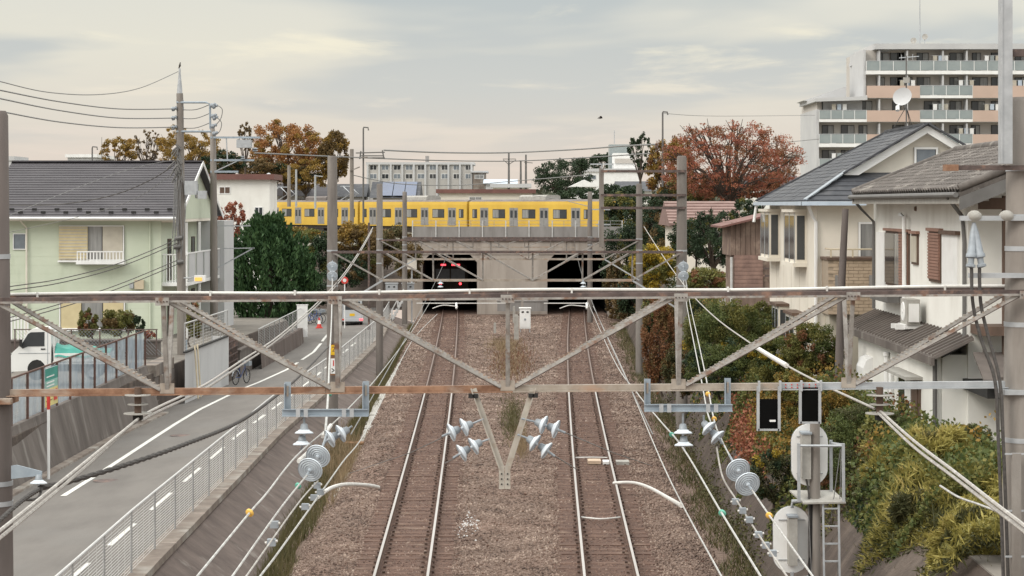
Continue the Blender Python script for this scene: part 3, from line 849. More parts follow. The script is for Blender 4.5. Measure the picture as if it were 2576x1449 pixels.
# ================================================================== OVERHEAD LINE EQUIPMENT
GY = 26.0
def gx(px): return (px - CX) / 200.0
def gtop(px): return ZC - (752 - 0.0078 * px - HY) / 200.0
def gbot(px): return ZC - (987 - 0.0085 * px - HY) / 200.0
gan = thing('overhead_line_gantry', 'nearest overhead line gantry, rusty lattice beam crossing the whole picture', 'gantry', (gx(1277), GY, 0))
nodes = [-5, 422, 850, 1277, 1706, 2133, 2562]
YN, YB = 25.65, 26.35
for s, yy in (('near', YN), ('rear', YB)):
    for a, b in zip(nodes[:-1], nodes[1:]):
        mb = MB().angle((gx(a) + 0.004, yy, gtop(a)), (gx(b) - 0.004, yy, gtop(b)), 0.05, 0.012)
        tc1 = part('top_chord', mb, M['truss_dark'], gan)
        part('flange', MB().bar((gx(a) + 0.004, yy - 0.02, gtop(a) - 0.03), (gx(b) - 0.004, yy - 0.02, gtop(b) - 0.03), 0.05, 0.026), M['truss'], tc1)
        if s == 'near':
            part('gusset', MB().bx(gx(b) - 0.085, gx(b) + 0.085, yy - 0.075, yy - 0.066, gtop(b) - 0.08, gtop(b) + 0.02), M['truss'], tc1)
            for q in (-0.06, -0.02, 0.02, 0.06):
                part('rivet', MB().lathe([(0, 0.011), (0.01, 0.009), (0.01, 0)], (gx(b) + q, yy - 0.076, gtop(b) - 0.03), (0, -1, 0), 6), M['truss_dark'], tc1)
for a, b, m in ((-30, 820, 'rust'), (820, 1290, 'rust'), (1290, 1965, 'rust_mid'), (1965, 2576, 'galv')):
    mb = MB().bar((gx(a) + 0.003, GY, gbot(a)), (gx(b) - 0.003, GY, gbot(b)), 0.08, 0.07)
    mb.bar((gx(a) + 0.003, GY - 0.06, gbot(a) - 0.042), (gx(b) - 0.003, GY - 0.06, gbot(b) - 0.042), 0.1, 0.012)
    part('bottom_chord', mb, M[m], gan)
mb = MB().bar((gx(1960), GY - 0.052, gbot(1960) + 0.004), (gx(2064), GY - 0.052, gbot(2064) + 0.004), 0.016, 0.07)
sp_ = part('splice_plate', mb, M['galv'], gan)
for k in (1975, 1990, 2004, 2018, 2034, 2050):
    for dzz in (0.018, -0.018):
        part('bolt', MB().lathe([(0, 0.009), (0.012, 0.009), (0.012, 0)], (gx(k), GY - 0.06, gbot(k) + dzz), (0, -1, 0), 6), M['red'], sp_)
for n in nodes[1:-1]:
    for yy in (YN, YB):
        mb = MB().angle((gx(n), yy, gtop(n) - 0.03), (gx(n), GY + (yy - GY) * 0.08, gbot(n) + 0.03), 0.05, 0.01, (1, 0, 0))
        part('web_post', mb, M['truss'], gan)
    part('gusset', MB().bx(gx(n) - 0.09, gx(n) + 0.09, GY - 0.056, GY - 0.047, gbot(n) - 0.03, gbot(n) + 0.1), M['rust_mid'], gan)
for i, (a, b) in enumerate(zip(nodes[:-1], nodes[1:])):
    for yy in (YN, YB):
        if b <= 1277 + 5:
            p0, p1 = (gx(a + 14), yy, gtop(a) - 0.035), (gx(b - 18), GY + (yy - GY) * 0.1, gbot(b) + 0.02)
        else:
            p0, p1 = (gx(b - 14), yy, gtop(b) - 0.035), (gx(a + 20), GY + (yy - GY) * 0.1, gbot(a) + 0.02)
        mb = MB().angle(p0, p1, 0.042, 0.01, (0, -1, 0.4))
        dg = part('diagonal', mb, M['truss'], gan)
        part('underside_shade', MB().bar(Vector(p0) + Vector((0, -0.01, -0.018)), Vector(p1) + Vector((0, -0.01, -0.018)), 0.03, 0.014), M['truss_dark'], dg)  # dark brown strip stands for the unlit underside of the diagonal
        # small lacing notches that make the member read as a perforated angle
        mb = MB()
        A, B = Vector(p0), Vector(p1)
        for k in range(34):
            q = A.lerp(B, (k + 0.5) / 34) + Vector((0, -0.004, 0.024))
            mb.bx(q.x - 0.012, q.x + 0.012, q.y - 0.02, q.y + 0.02, q.z + 0.004, q.z + 0.016)
        tag(part('lacing', mb, M['rust_mid'], gan), kind='stuff')
    for k in range(2):
        xa, xb = a + (b - a) * k / 2, a + (b - a) * (k + 1) / 2
        part('top_lacing', MB().bar((gx(xa), YN if k else YB, gtop(xa) - 0.01), (gx(xb), YB if k else YN, gtop(xb) - 0.01), 0.04, 0.012), M['truss_dark'], gan)
# white conduit clipped along the rear chord
ct_ = part('conduit', MB().tube([(gx(x), YB - 0.02, gtop(x) + 0.04 + 0.012 * math.sin(x / 170)) for x in range(-40, 2660, 90)], 0.02, 8), M['white_pipe'], gan, True)
for x in (80, 520, 735, 950, 1180, 1440, 1838, 2090, 2390):
    part('clip', MB().bx(gx(x) - 0.012, gx(x) + 0.012, YB - 0.055, YB + 0.01, gtop(x), gtop(x) + 0.066), M['white_pipe'], ct_)
# poles of the nearest gantry
def pole(parent, X, Y, z0, z1, r0, r1, mat, bands=(), name='pole'):
    o = part(name, MB().tube([(X, Y, z0), (X, Y, z0 + (z1 - z0) * 0.5), (X, Y, z1 - 0.06), (X, Y, z1)], [r0, (r0 + r1) / 2, r1, r1 * 0.8], 20), mat, parent, True)
    for z in bands:
        rr = r0 + (r1 - r0) * (z - z0) / (z1 - z0) + 0.008
        part('band', MB().lathe([(-0.03, rr - 0.01), (-0.03, rr), (0.03, rr), (0.03, rr - 0.01)], (X, Y, z), (0, 0, 1), 20), M['galv'], o, True)
    return o
pole(gan, gx(-8), GY, 0.5, 9.03, 0.235, 0.14, M['pole_dark'], (7.2, 4.35, 4.1))
pole(gan, gx(2572), GY, 1.0, 9.2, 0.285, 0.19, M['pole'], (8.3, 7.7, 7.3, 6.35, 4.9))
# tall steel extension and cross arms on the right pole
pc0 = W(2531, 412, 25.7)
part('extension_post', MB().bar((pc0.x, 25.7, pc0.z), (pc0.x, 25.7, 11.2), 0.13, 0.13, (0, 1, 0)).bx(pc0.x - 0.08, pc0.x - 0.06, 25.62, 25.78, pc0.z, 11.2), M['galv'], gan)
def arm(x0, x1, y, Y, w, m, h=None):
    a, b = W(x0, y, Y), W(x1, y, Y)
    return part('cross_arm', MB().bar(a, b, w, h or w), M[m], gan)
arm(2375, 2640, 422, 25.75, 0.09, 'truss_dark', 0.06)
arm(2532, 2640, 133, 25.7, 0.09, 'truss_dark', 0.09)
arm(2415, 2640, 549, 25.8, 0.09, 'galv', 0.06)
arm(2437, 2640, 693, 25.8, 0.08, 'galv', 0.06)
part('arm_end_plate', MB().bx(*sorted((W(2375, 0, 25.7).x, W(2408, 0, 25.7).x)), 25.62, 25.78, W(0, 430, 25.7).z, W(0, 414, 25.7).z), M['rust'], gan)
for px in (2451, 2532):
    c = W(px, 541, 25.8)
    part('porcelain_knob', MB().lathe([(-0.07, 0.0), (-0.07, 0.06), (-0.04, 0.09), (0.0, 0.095), (0.03, 0.075), (0.055, 0.04), (0.06, 0)], c, (0, 0, 1), 14), M['trough'], gan, True)
for dx_ in (-8, 12):
    a, b, c_ = W(2450, 560, 25.8), W(2452 + dx_, 640, 25.75), W(2452 + dx_, 665, 25.75)
    part('cable_termination', MB().lathe([(0, 0.02), (0.12, 0.04), (0.38, 0.055), (0.40, 0.07), (0.44, 0.07), (0.45, 0.04), (0.52, 0.04), (0.53, 0.06), (0.56, 0.06), (0.57, 0.02)], a, b - a, 12), M['cap'], gan, True)
    pts = [c_, W(2455 + dx_, 760, 25.75), W(2475 + dx_, 850, 25.75), W(2508 + dx_ * 0.6, 960, 25.7), W(2516 + dx_ * 0.6, 1100, 25.7), W(2524 + dx_ * 0.6, 1300, 25.7), W(2530 + dx_ * 0.6, 1500, 25.7)]
    part('down_cable', MB().tube(spline(pts), 0.022, 6), M['cable_black'], gan, True)
a, b = W(2556, 1140, 25.6), W(2556, 1560, 25.6)
part('cable_duct', MB().bar(a, b, 0.11, 0.07, (0, 1, 0)), M['pole'], gan)
for yy in (1142, 1285, 1400):
    part('duct_strap', MB().bar(W(2528, yy, 25.58), W(2600, yy, 25.58), 0.02, 0.02), M['galv'], gan)
part('end_clamp', MB().bx(gx(-28), gx(38), GY - 0.24, GY + 0.2, gbot(0) - 0.13, gbot(0) - 0.06), M['rust'], gan)
part('end_clamp', MB().bx(gx(2515), gx(2610), GY - 0.26, GY + 0.2, gbot(2576) - 0.12, gbot(2576) - 0.06), M['galv'], gan)
# side bracket with a single insulator on the left pole
bk = W(30, 1190, 25.8)
part('side_bracket', MB().prism([W(28, 1172, 25.8), W(42, 1170, 25.8), W(105, 1186, 25.8), W(105, 1196, 25.8), W(28, 1205, 25.8)], (0, 0.03, 0)), M['galv_blue'], gan)

# hanging bracket frames
def bracket(label, x0, x1, h0, h1, ych):
    t = thing('bracket_frame', label, 'bracket', (gx((x0 + x1) / 2), GY - 0.08, ZC - (ych - HY) / 200))
    zc = ZC - (ych - HY) / 200
    for hx in (h0, h1):
        part('hanger', MB().bx(gx(hx) - 0.04, gx(hx) + 0.04, GY - 0.11, GY - 0.098, zc - 0.03, gbot(hx) + 0.11).bx(gx(hx) - 0.04, gx(hx) - 0.028, GY - 0.17, GY - 0.1, zc - 0.03, gbot(hx) + 0.09), M['galv_blue'], t)
        part('clamp', MB().bx(gx(hx) - 0.012, gx(hx) + 0.012, GY - 0.13, GY - 0.111, gbot(hx) - 0.07, gbot(hx) + 0.06), M['rust_mid'], t)
    part('channel', MB().bx(gx(x0), gx(x1), GY - 0.19, GY - 0.178, zc - 0.042, zc + 0.042).bx(gx(x0), gx(x1), GY - 0.25, GY - 0.19, zc - 0.046, zc - 0.034).bx(gx(x0), gx(x1), GY - 0.22, GY - 0.19, zc + 0.034, zc + 0.046), M['galv_blue'], t)
    for q in (0.19, 0.28, 0.72, 0.81):
        xx = gx(x0 + (x1 - x0) * q)
        part('strap', MB().bx(xx - 0.026, xx + 0.026, GY - 0.262, GY - 0.252, zc - 0.05, zc + 0.055), M['galv'], t)
    return t
bracket('steel bracket frame hung from the beam above the left wires', 714, 930, 726, 922, 1034)
bracket('steel bracket frame hung from the beam above the right wires', 1618, 1838, 1627, 1828, 1022)

# insulators
DISC = [(-1.05, 0.0), (-1.05, 0.24), (-0.95, 0.36), (-0.45, 0.46), (-0.38, 0.60), (-0.28, 0.66), (-0.14, 0.94), (-0.03, 1.02), (0.05, 1.0)]
RIBS = [(0.04, 0.98), (-0.01, 0.90), (0.07, 0.80), (-0.01, 0.72), (0.08, 0.62), (0.0, 0.54), (0.09, 0.44), (0.0, 0.36), (0.08, 0.28), (0.04, 0.2), (0.2, 0.13), (0.3, 0.13), (0.3, 0)]
def insulator(label, discs, r, hook=None, group=None, tail=None):
    """discs: list of (centre, axis towards the pin)"""
    c0 = discs[0][0]
    t = thing('insulator', label, 'insulator', c0, group)
    for c, ax in discs:
        cap = [(q * r, w_ * r) for q, w_ in DISC[:5]]
        bell = [(q * r, w_ * r) for q, w_ in DISC[4:]]
        d = part('disc', MB().lathe(bell, c, ax, 22), M['porcelain'], t, True)
        part('cap', MB().lathe(cap, c, ax, 14), M['cap'], d, True)
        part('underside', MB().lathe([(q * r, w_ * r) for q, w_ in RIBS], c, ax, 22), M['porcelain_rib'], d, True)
    if hook is not None:
        a = discs[0][0] - Vector(discs[0][1]).normalized() * r * 0.8
        part('hook', MB().tube([hook, a], 0.014, 6), M['cap'], t)
    if tail is not None:
        a = discs[-1][0] + Vector(discs[-1][1]).normalized() * r * 0.25
        part('clamp', MB().tube([a, tail], 0.016, 6), M['cap'], t)
    return t
I0 = 25.8
def wpt(x, y, Y=I0): return W(x, y, Y)
dn = Vector((0, -0.12, -1))
insulator('left hanging two-disc insulator under the left bracket frame', [(wpt(765, 1090), dn), (wpt(760, 1119), dn)], 0.115, wpt(765, 1048), None, wpt(756, 1132))
ax = Vector((-0.8, -0.35, -0.42))
insulator('slanted two-disc insulator under the left bracket frame', [(wpt(856, 1091), ax), (wpt(829, 1104), ax)], 0.118, wpt(885, 1072), None, wpt(812, 1118))
axf = Vector((-0.22, -0.9, -0.34))
insulator('pair of face-on ribbed discs on the left feeder wire', [(wpt(800, 1148, 24.9), axf), (wpt(780, 1182, 24.4), axf)], 0.150, wpt(822, 1090, 25.4), None, wpt(772, 1196, 24.2))
insulator('right hanging two-disc insulator under the right bracket frame', [(wpt(1718, 1090), dn), (wpt(1720, 1121), dn)], 0.115, wpt(1718, 1040), None, wpt(1722, 1134))
ax = Vector((0.62, -0.35, -0.62))
insulator('slanted two-disc insulator under the right bracket frame', [(wpt(1784, 1078), ax), (wpt(1806, 1101), ax)], 0.112, wpt(1770, 1045), None, wpt(1816, 1116))
axf = Vector((0.2, -0.9, -0.34))
insulator('pair of face-on ribbed discs on the right feeder wire', [(wpt(1857, 1183, 24.9), axf), (wpt(1881, 1218, 24.4), axf)], 0.150, wpt(1835, 1145, 25.3), None, wpt(1892, 1233, 24.2))
# V bracket in the middle with four slanted insulators
vb = thing('v_bracket', 'V shaped steel bracket hanging under the middle of the near beam', 'bracket', W(1270, 1228, 25.9))
for s, x0, x1 in ((-1, 1191, 1262), (1, 1341, 1277)):
    part('leg', MB().bar(W(x0, 978, 25.9), W(x1, 1178, 25.9), 0.075, 0.012, (0, -1, 0)).bar(W(x0 + s * 6, 978, 25.87), W(x1 + s * 6, 1178, 25.87), 0.012, 0.06, (0, -1, 0)), M['bracket_beige'], vb)
    part('foot_plate', MB().bar(W(x1, 1172, 25.88), W(x1, 1230, 25.88), 0.07, 0.014, (0, -1, 0)), M['bracket_beige'], vb)
    for k in range(3):
        part('bolt', MB().lathe([(0, 0.011), (0.012, 0.011), (0.012, 0)], W(x1, 1192 + k * 13, 25.87), (0, -1, 0), 6), M['dark'], vb)
    part('clamp', MB().bx(gx(x0) - 0.06, gx(x0) + 0.06, 25.84, 25.93, gbot(x0) - 0.11, gbot(x0) - 0.06), M['dark'], vb)
for lab, h, c1, c2 in (('upper left slanted insulator on the V bracket', (1216, 1054), (1166, 1075), (1134, 1088)),
                       ('lower left slanted insulator on the V bracket', (1232, 1104), (1190, 1123), (1160, 1140)),
                       ('upper right slanted insulator on the V bracket', (1312, 1053), (1369, 1069), (1400, 1080)),
                       ('lower right slanted insulator on the V bracket', (1302, 1093), (1347, 1115), (1376, 1134))):
    Y_ = 25.85
    v = (wpt(*c2, Y_) - wpt(*c1, Y_)).normalized()
    v = (v + Vector((0, -0.25, 0))).normalized()
    e = wpt(*c2, Y_) + v * 0.12
    insulator(lab, [(wpt(*c1, Y_), v), (wpt(*c2, Y_), v)], 0.118, wpt(*h, Y_), None, e)
    sgn = 1 if 'right' in lab else -1
    if 'upper right' in lab:
        pts = [e, W(1440, 1096, 30), W(1545, 1140, 40), W(1640, 1172, 48)]
    elif 'lower right' in lab:
        pts = [e, W(1400, 1150, 27), W(1450, 1180, 34)]
    elif 'upper left' in lab:
        pts = [e, W(1110, 1102, 30), W(1030, 1140, 40), W(880, 1190, 48)]
    else:
        pts = [e, W(1145, 1152, 26.5), W(1120, 1165, 30)]
    tag(part('tie_wire', MB().tube(pts, 0.008, 5), M['wire_grey']), 'thin dark tie wire leading from the ' + lab.replace(' on the V bracket', ''), 'wire')
# stack of flat saucers carrying the feeder cables below the beam
for side, px in (('left', 347), ('right', 2213)):
    c = W(px, 990, 25.9)
    t = thing('saucer_insulator', 'stack of flat saucer insulators under the %s end of the near beam' % side, 'insulator', c)
    part('stem', MB().tube([c + Vector((0, 0, 0.08)), c + Vector((0, 0, -0.3))], 0.045, 10), M['wood_brown'], t, True)
    for k, rr in ((0, 0.165), (1, 0.13), (2, 0.18)):
        z = c.z - 0.02 - 0.115 * k
        part('saucer', MB().lathe([(-0.008, 0.04), (-0.012, rr * 0.7), (-0.004, rr), (0.006, rr), (0.008, 0.04)], (c.x, c.y, z), (0, 0, 1), 22), M['trough'], t, True)
    part('cable_clamp', MB().bx(c.x - 0.05, c.x + 0.05, c.y - 0.08, c.y + 0.08, c.z - 0.33, c.z - 0.27), M['dark'], t)
c = W(97, 1216, 25.75)
t = insulator('single bell insulator on the side bracket of the left pole', [(c, Vector((0, -0.1, -1)))], 0.105)

# ------------------------------------------------------------------ farther gantries
def gantry(label, Y, xl, xr, ytop_pole, yt, yb, nodes_x, rp, knee=True, extra=None, web='truss', chord='truss_dark', zb=-0.6):
    s = F / Y
    t = thing('overhead_line_gantry', label, 'gantry', ((xl + xr - 2 * CX) / 2 / s, Y, zb))
    zt_, zb_ = ZC - (yt - HY) / s, ZC - (yb - HY) / s
    X = lambda px: (px - CX) / s
    zp = ZC - (ytop_pole - HY) / s
    for px in (xl, xr):
        bands = [zt_ + 0.05, zt_ - 0.5, zb_ - 0.2]
        pole(t, X(px), Y, zb, zp, rp * 1.15, rp * 0.92, M['pole_mid'], bands)
    for yy in (Y - 0.4, Y + 0.4):
        part('top_chord', MB().bar((X(xl), yy, zt_), (X(xr), yy, zt_), 0.08, 0.08), M[chord], t)
    n = nodes_x
    part('bottom_chord', MB().bar((X(n[0]), Y, zb_), (X(n[-1]), Y, zb_), 0.08, 0.09), M['rust_mid'], t)
    mid = len(n) // 2
    for px in n:
        part('web_post', MB().bar((X(px), Y - 0.3, zt_), (X(px), Y, zb_), 0.06, 0.05), M[web], t)
    for i, (a, b) in enumerate(zip(n[:-1], n[1:])):
        a_, b_ = (a, b) if i < mid else (b, a)
        for yy in (-0.35, 0.35):
            part('diagonal', MB().bar((X(a_) , Y + yy, zt_), (X(b_), Y + yy * 0.1, zb_), 0.06, 0.05), M[web], t)
    if knee:
        for px, e, sg in ((xl, n[0], 1), (xr, n[-1], -1)):
            part('end_diagonal', MB().bar((X(px), Y - 0.15, zt_), (X(e), Y, zb_), 0.07, 0.06), M[web], t)
            part('knee_brace', MB().bar((X(e), Y, zb_), (X(px), Y - 0.15, zb_ - (zt_ - zb_) * 1.1), 0.07, 0.06), M['galv'], t)
    return t, X
g2, X2 = gantry('second overhead line gantry with broad concrete poles behind the near beam', 75.0, 836, 1715, 392, 634, 705, [963, 1090, 1215, 1340, 1465, 1590], 0.19)
# feeder frame on the right pole of the second gantry
Z75 = lambda py: ZC - (py - HY) * 75 / F
part('frame_post', MB().bar((X2(1513), 75, Z75(424)), (X2(1513), 75, Z75(622)), 0.17, 0.12, (0, 1, 0)), M['pole'], g2)
for py in (431, 491, 523):
    part('frame_arm', MB().bar((X2(1511), 74.8, Z75(py)), (X2(1725), 74.8, Z75(py)), 0.08, 0.09), M['truss_dark'], g2)
g3, X3 = gantry('third overhead line gantry between the second one and the tunnels', 102.0, 955, 1608, 462, 604, 652, [1046, 1140, 1235, 1330, 1425, 1520], 0.16)
g4, X4 = gantry('smallest overhead line gantry just before the tunnel portal', 146.0, 1018, 1484, 482, 598, 622, [1060, 1125, 1190, 1255, 1320, 1385, 1445], 0.17, False)
# signal plates on the second gantry pole
def text_mesh(name, body, size, mat, parent, loc, extr=0.002):
    cu = bpy.data.curves.new(name, 'FONT')
    cu.body, cu.size, cu.extrude = body, size, extr
    cu.align_x, cu.align_y = 'CENTER', 'CENTER'
    ob = bpy.data.objects.new(name, cu)
    COL.objects.link(ob)
    bpy.context.view_layer.update()
    me = bpy.data.meshes.new_from_object(ob.evaluated_get(bpy.context.evaluated_depsgraph_get()))
    bpy.data.objects.remove(ob)
    me.materials.clear()
    me.materials.append(mat)
    o = bpy.data.objects.new(name, me)
    o.parent = parent
    o.location = Vector(loc) - ROOT[parent]
    o.rotation_euler = (R(90), 0, 0)
    COL.objects.link(o)
    return o
def plate(label, px, py0, py1, pw, mat, Y=74.6):
    a, b = W(px - pw / 2, py0, Y), W(px + pw / 2, py1, Y)
    t = thing('sign_plate', label, 'sign', ((a.x + b.x) / 2, Y, b.z))
    part('board', MB().bx(a.x, b.x, Y, Y + 0.02, b.z, a.z), mat, t)
    part('backing', MB().bx(a.x - 0.01, b.x + 0.01, Y + 0.02, Y + 0.06, b.z - 0.06, a.z + 0.04), M['board_brown'], t)
    return t, (a, b)
t, (a, b) = plate('yellow plate with a dark 2 on the left pole of the second gantry', 839, 868, 893, 14, M['yellow'])
text_mesh('digit', '2', 0.26, M['board_brown'], t, ((a.x + b.x) / 2, 74.597, (a.z + b.z) / 2 + 0.02))
t, (a, b) = plate('white plate with a red bar and dark arrow below the yellow plate', 839, 902, 940, 15, M['white'])
part('red_bar', MB().bx((a.x + b.x) / 2 - 0.02, (a.x + b.x) / 2 + 0.02, 74.594, 74.599, a.z - 0.27, a.z - 0.06), M['red'], t)
part('arrow', MB().bar(((a.x + b.x) / 2 - 0.07, 74.596, b.z + 0.05), ((a.x + b.x) / 2 + 0.03, 74.596, b.z + 0.12), 0.006, 0.03).bar(((a.x + b.x) / 2 - 0.07, 74.596, b.z + 0.19), ((a.x + b.x) / 2 + 0.03, 74.596, b.z + 0.12), 0.006, 0.03), M['dark'], t)
# discs strung on the second gantry poles
for side, px in (('left', 836), ('right', 1719)):
    insulator('pair of discs high on the %s pole of the second gantry' % side, [(W(px, 671, 74.5), Vector((0, -1, -0.3))), (W(px, 695, 74.2), Vector((0, -1, -0.3)))], 0.19, W(px, 655, 74.8))
for side, px in (('left', 1108), ('right', 1467)):
    insulator('small insulator pair hanging under the second gantry over the %s track' % side, [(W(px, 713, 74.8), Vector((0, 0, -1))), (W(px, 722, 74.8), Vector((0, 0, -1)))], 0.1, W(px, 703, 74.8))

# ------------------------------------------------------------------ wires
def wire(label, pts, r, mat, k=6, name='overhead_wire', n=6, cat='wire'):
    return tag(part(name, MB().tube(spline([W(*p) for p in pts], k), r, n), M[mat], None, True), label, cat)
def bead(label, px, py, Y, r, mat):
    c = W(px, py, Y)
    mb = MB().lathe([(-r * 0.6, 0.0), (-r * 0.55, r * 0.6), (-r * 0.25, r * 0.95), (r * 0.25, r * 0.95), (r * 0.55, r * 0.6), (r * 0.6, 0)], c, (-0.5, -0.7, -0.45), 14)
    return tag(part('wire_bead', mb, M[mat], None, True), label, 'wire bead')
# left side
wire('left pole to pole messenger wire running down to the lower left corner', [(1082, 760, 100), (1040, 828, 78), (958, 938, 48), (884, 1020, 35), (826, 1076, 28.5), (744, 1149, 24), (671, 1241, 20.5), (628, 1290, 19), (497, 1449, 16), (380, 1590, 14)], 0.0105, 'cable_white')
wire('left wire running from the face-on discs to the bottom edge', [(772, 1196, 24.2), (707, 1277, 21), (585, 1449, 17), (500, 1570, 15)], 0.0105, 'cable_white')
wire('left thin dropper wire beside the face-on discs', [(800, 1210, 25), (751, 1265, 22.5), (620, 1449, 17.6), (540, 1560, 15.5)], 0.009, 'cable')
wire('left contact wire below the white steady arm', [(1100, 790, 92), (1035, 860, 74), (935, 1060, 46), (860, 1165, 31), (800, 1250, 24.5), (700, 1390, 19.5), (655, 1449, 18), (560, 1580, 15.5)], 0.011, 'cable_white')
wire('pale vertical feeder from the second gantry to the left discs', [(836, 700, 74.2), (834, 800, 56), (829, 900, 42), (825, 1000, 32), (818, 1095, 25.8)], 0.018, 'cable_white')
bead('amber bead on the left messenger wire', 628, 1290, 19.0, 0.042, 'bead_yellow')
bead('green bead on the left wire just below the discs', 750, 1222, 23.2, 0.04, 'bead_green')
bead('green bead high on the left vertical feeder', 829, 992, 32.5, 0.04, 'bead_green')
wire('white curved steady arm above the left verge', [(800, 1250, 44), (832, 1228, 45), (870, 1219, 46), (925, 1221, 48), (952, 1226, 49)], 0.045, 'white_pipe', 6, 'steady_arm', 8, 'steady arm')
for i, (a, b) in enumerate((((752, 1160), (782, 1133)), ((812, 1098), (832, 1070)))):
    wire('white turnbuckle sleeve on the left messenger wire, %s' % ('lower one', 'upper one')[i], [(a[0], a[1], 24.6 + i * 2.5), (b[0], b[1], 25.6 + i * 2.8)], 0.028, 'white_pipe', 6, 'turnbuckle', 8, 'turnbuckle')
def clampset(label, pts):
    t = thing('wire_clamp', label, 'clamp', W(*pts[0]))
    for p in pts:
        c = W(*p)
        part('jaw', MB().bx(c.x - 0.04, c.x + 0.04, c.y - 0.04, c.y + 0.04, c.z - 0.03, c.z + 0.035), M['cap'], t)
        part('bolt', MB().tube([c + Vector((-0.06, -0.02, 0.0)), c + Vector((0.06, -0.02, 0.02))], 0.014, 6), M['white_pipe'], t, True)
    return t
clampset('cluster of steel clamps under the left face-on discs', [(798, 1222, 24.8), (806, 1238, 24.6), (790, 1252, 24.4), (768, 1275, 23)])
clampset('dark clamp joining two left wires near the bottom edge', [(690, 1320, 20.5), (683, 1365, 19.8)])
clampset('string of steel clamps on the right wires near the signal', [(1850, 1262, 25), (1868, 1285, 24.5), (1885, 1308, 24), (1908, 1345, 23.4), (1926, 1372, 23), (1944, 1392, 22.6)])
# right side
wire('right messenger wire with a green bead running to the bottom edge', [(1478, 758, 100), (1540, 897, 56), (1600, 985, 38), (1661, 1059, 30), (1718, 1127, 25.6), (1814, 1288, 20), (1913, 1449, 16.5), (1990, 1575, 14.5)], 0.0105, 'cable_white')
wire('right contact wire over the right ballast edge', [(1492, 770, 100), (1560, 915, 62), (1600, 1010, 47), (1661, 1154, 33), (1718, 1272, 26), (1810, 1441, 20), (1880, 1570, 17)], 0.010, 'cable_white')
wire('left one of two pale feeders between the right bracket and second gantry', [(1719, 705, 74.2), (1728, 770, 60), (1745, 860, 46), (1765, 960, 35), (1778, 1030, 29), (1788, 1062, 26)], 0.011, 'cable_white')
wire('right one of two pale feeders between the right bracket and second gantry', [(1725, 705, 74.2), (1737, 770, 60), (1757, 860, 46), (1778, 960, 35), (1796, 1055, 27), (1816, 1108, 26), (1836, 1147, 25.3)], 0.011, 'cable_white')
wire('pale wire from the right face-on discs down past the lower signal', [(1892, 1233, 24.2), (1935, 1296, 22.5), (2044, 1449, 18.5), (2120, 1560, 16.5)], 0.011, 'cable_white')
wire('thin sagging wire left of the right face-on discs', [(1803, 1125, 25.8), (1818, 1200, 25.3), (1852, 1257, 25), (1905, 1340, 23.5), (1979, 1449, 20), (2040, 1540, 18)], 0.011, 'cable')
bead('green bead on the right messenger wire near the bottom', 1817, 1291, 20.0, 0.04, 'bead_green')
bead('small green bead on the right messenger wire by the insulator', 1690, 1094, 27.5, 0.04, 'bead_green')
bead('amber bead on the wire below the right discs', 1935, 1297, 22.5, 0.042, 'bead_yellow')
bead('upper small amber bead on the right feeders', 1781, 992, 32, 0.045, 'bead_yellow')
bead('lower small amber bead on the right feeders', 1797, 1054, 27, 0.038, 'bead_yellow')
wire('white curved steady arm from the right rail to the contact wire', [(1544, 1215, 42), (1590, 1214, 41), (1630, 1225, 38), (1680, 1252, 33), (1714, 1272, 26.4)], 0.030, 'white_pipe', 6, 'steady_arm', 8, 'steady arm')
# feeder cables hung under the ends of the near beam
FL = [(938, 572, 101), (905, 630, 90), (860, 695, 78), (802, 758, 66), (703, 844, 51), (600, 912, 41), (515, 968, 34.5), (403, 1022, 28.5), (355, 1048, 26)]
wire('upper strand of the thick left feeder cable, sweeping from afar to the near beam', FL, 0.019, 'cable', name='feeder_cable', cat='cable')
wire('lower strand of the thick left feeder cable, sweeping from afar to the near beam', [(x - 2, y + 9 + (Y < 50) * 3, Y) for x, y, Y in FL], 0.020, 'cable', name='feeder_cable', cat='cable')
wire('upper left feeder cable leaving the frame below the saucer insulator', [(353, 1049, 26), (230, 1150, 22), (100, 1255, 19), (0, 1335, 17), (-90, 1405, 15.5)], 0.017, 'cable', name='feeder_cable', cat='cable')
wire('lower left feeder cable leaving the frame below the saucer insulator', [(346, 1054, 26), (228, 1163, 22), (100, 1271, 19), (0, 1353, 17), (-90, 1425, 15.5)], 0.017, 'cable', name='feeder_cable', cat='cable')
FRT = [(1620, 570, 101), (1665, 640, 86), (1727, 725, 70), (1795, 795, 58), (1880, 858, 47), (1980, 920, 38), (2080, 972, 31.5), (2150, 1005, 28), (2200, 1028, 26)]
wire('thick right feeder cable sweeping from afar to the near beam', FRT, 0.017, 'cable', name='feeder_cable', cat='cable')
wire('white insulating sleeve on the right feeder cable', [(1897, 871, 45.3), (1938, 896, 41.6), (1979, 920, 38)], 0.048, 'white_pipe', 6, 'cable_sleeve', 10, 'sleeve')
wire('upper right feeder cable running to the lower right corner', [(2212, 1032, 26), (2300, 1110, 22.5), (2400, 1186, 20), (2500, 1264, 17.6), (2576, 1322, 16.2), (2640, 1375, 15)], 0.017, 'cable', name='feeder_cable', cat='cable')
wire('lower right feeder cable running to the lower right corner', [(2206, 1036, 26), (2296, 1122, 22.5), (2396, 1198, 20), (2500, 1278, 17.6), (2576, 1337, 16.2), (2640, 1390, 15)], 0.017, 'cable', name='feeder_cable', cat='cable')
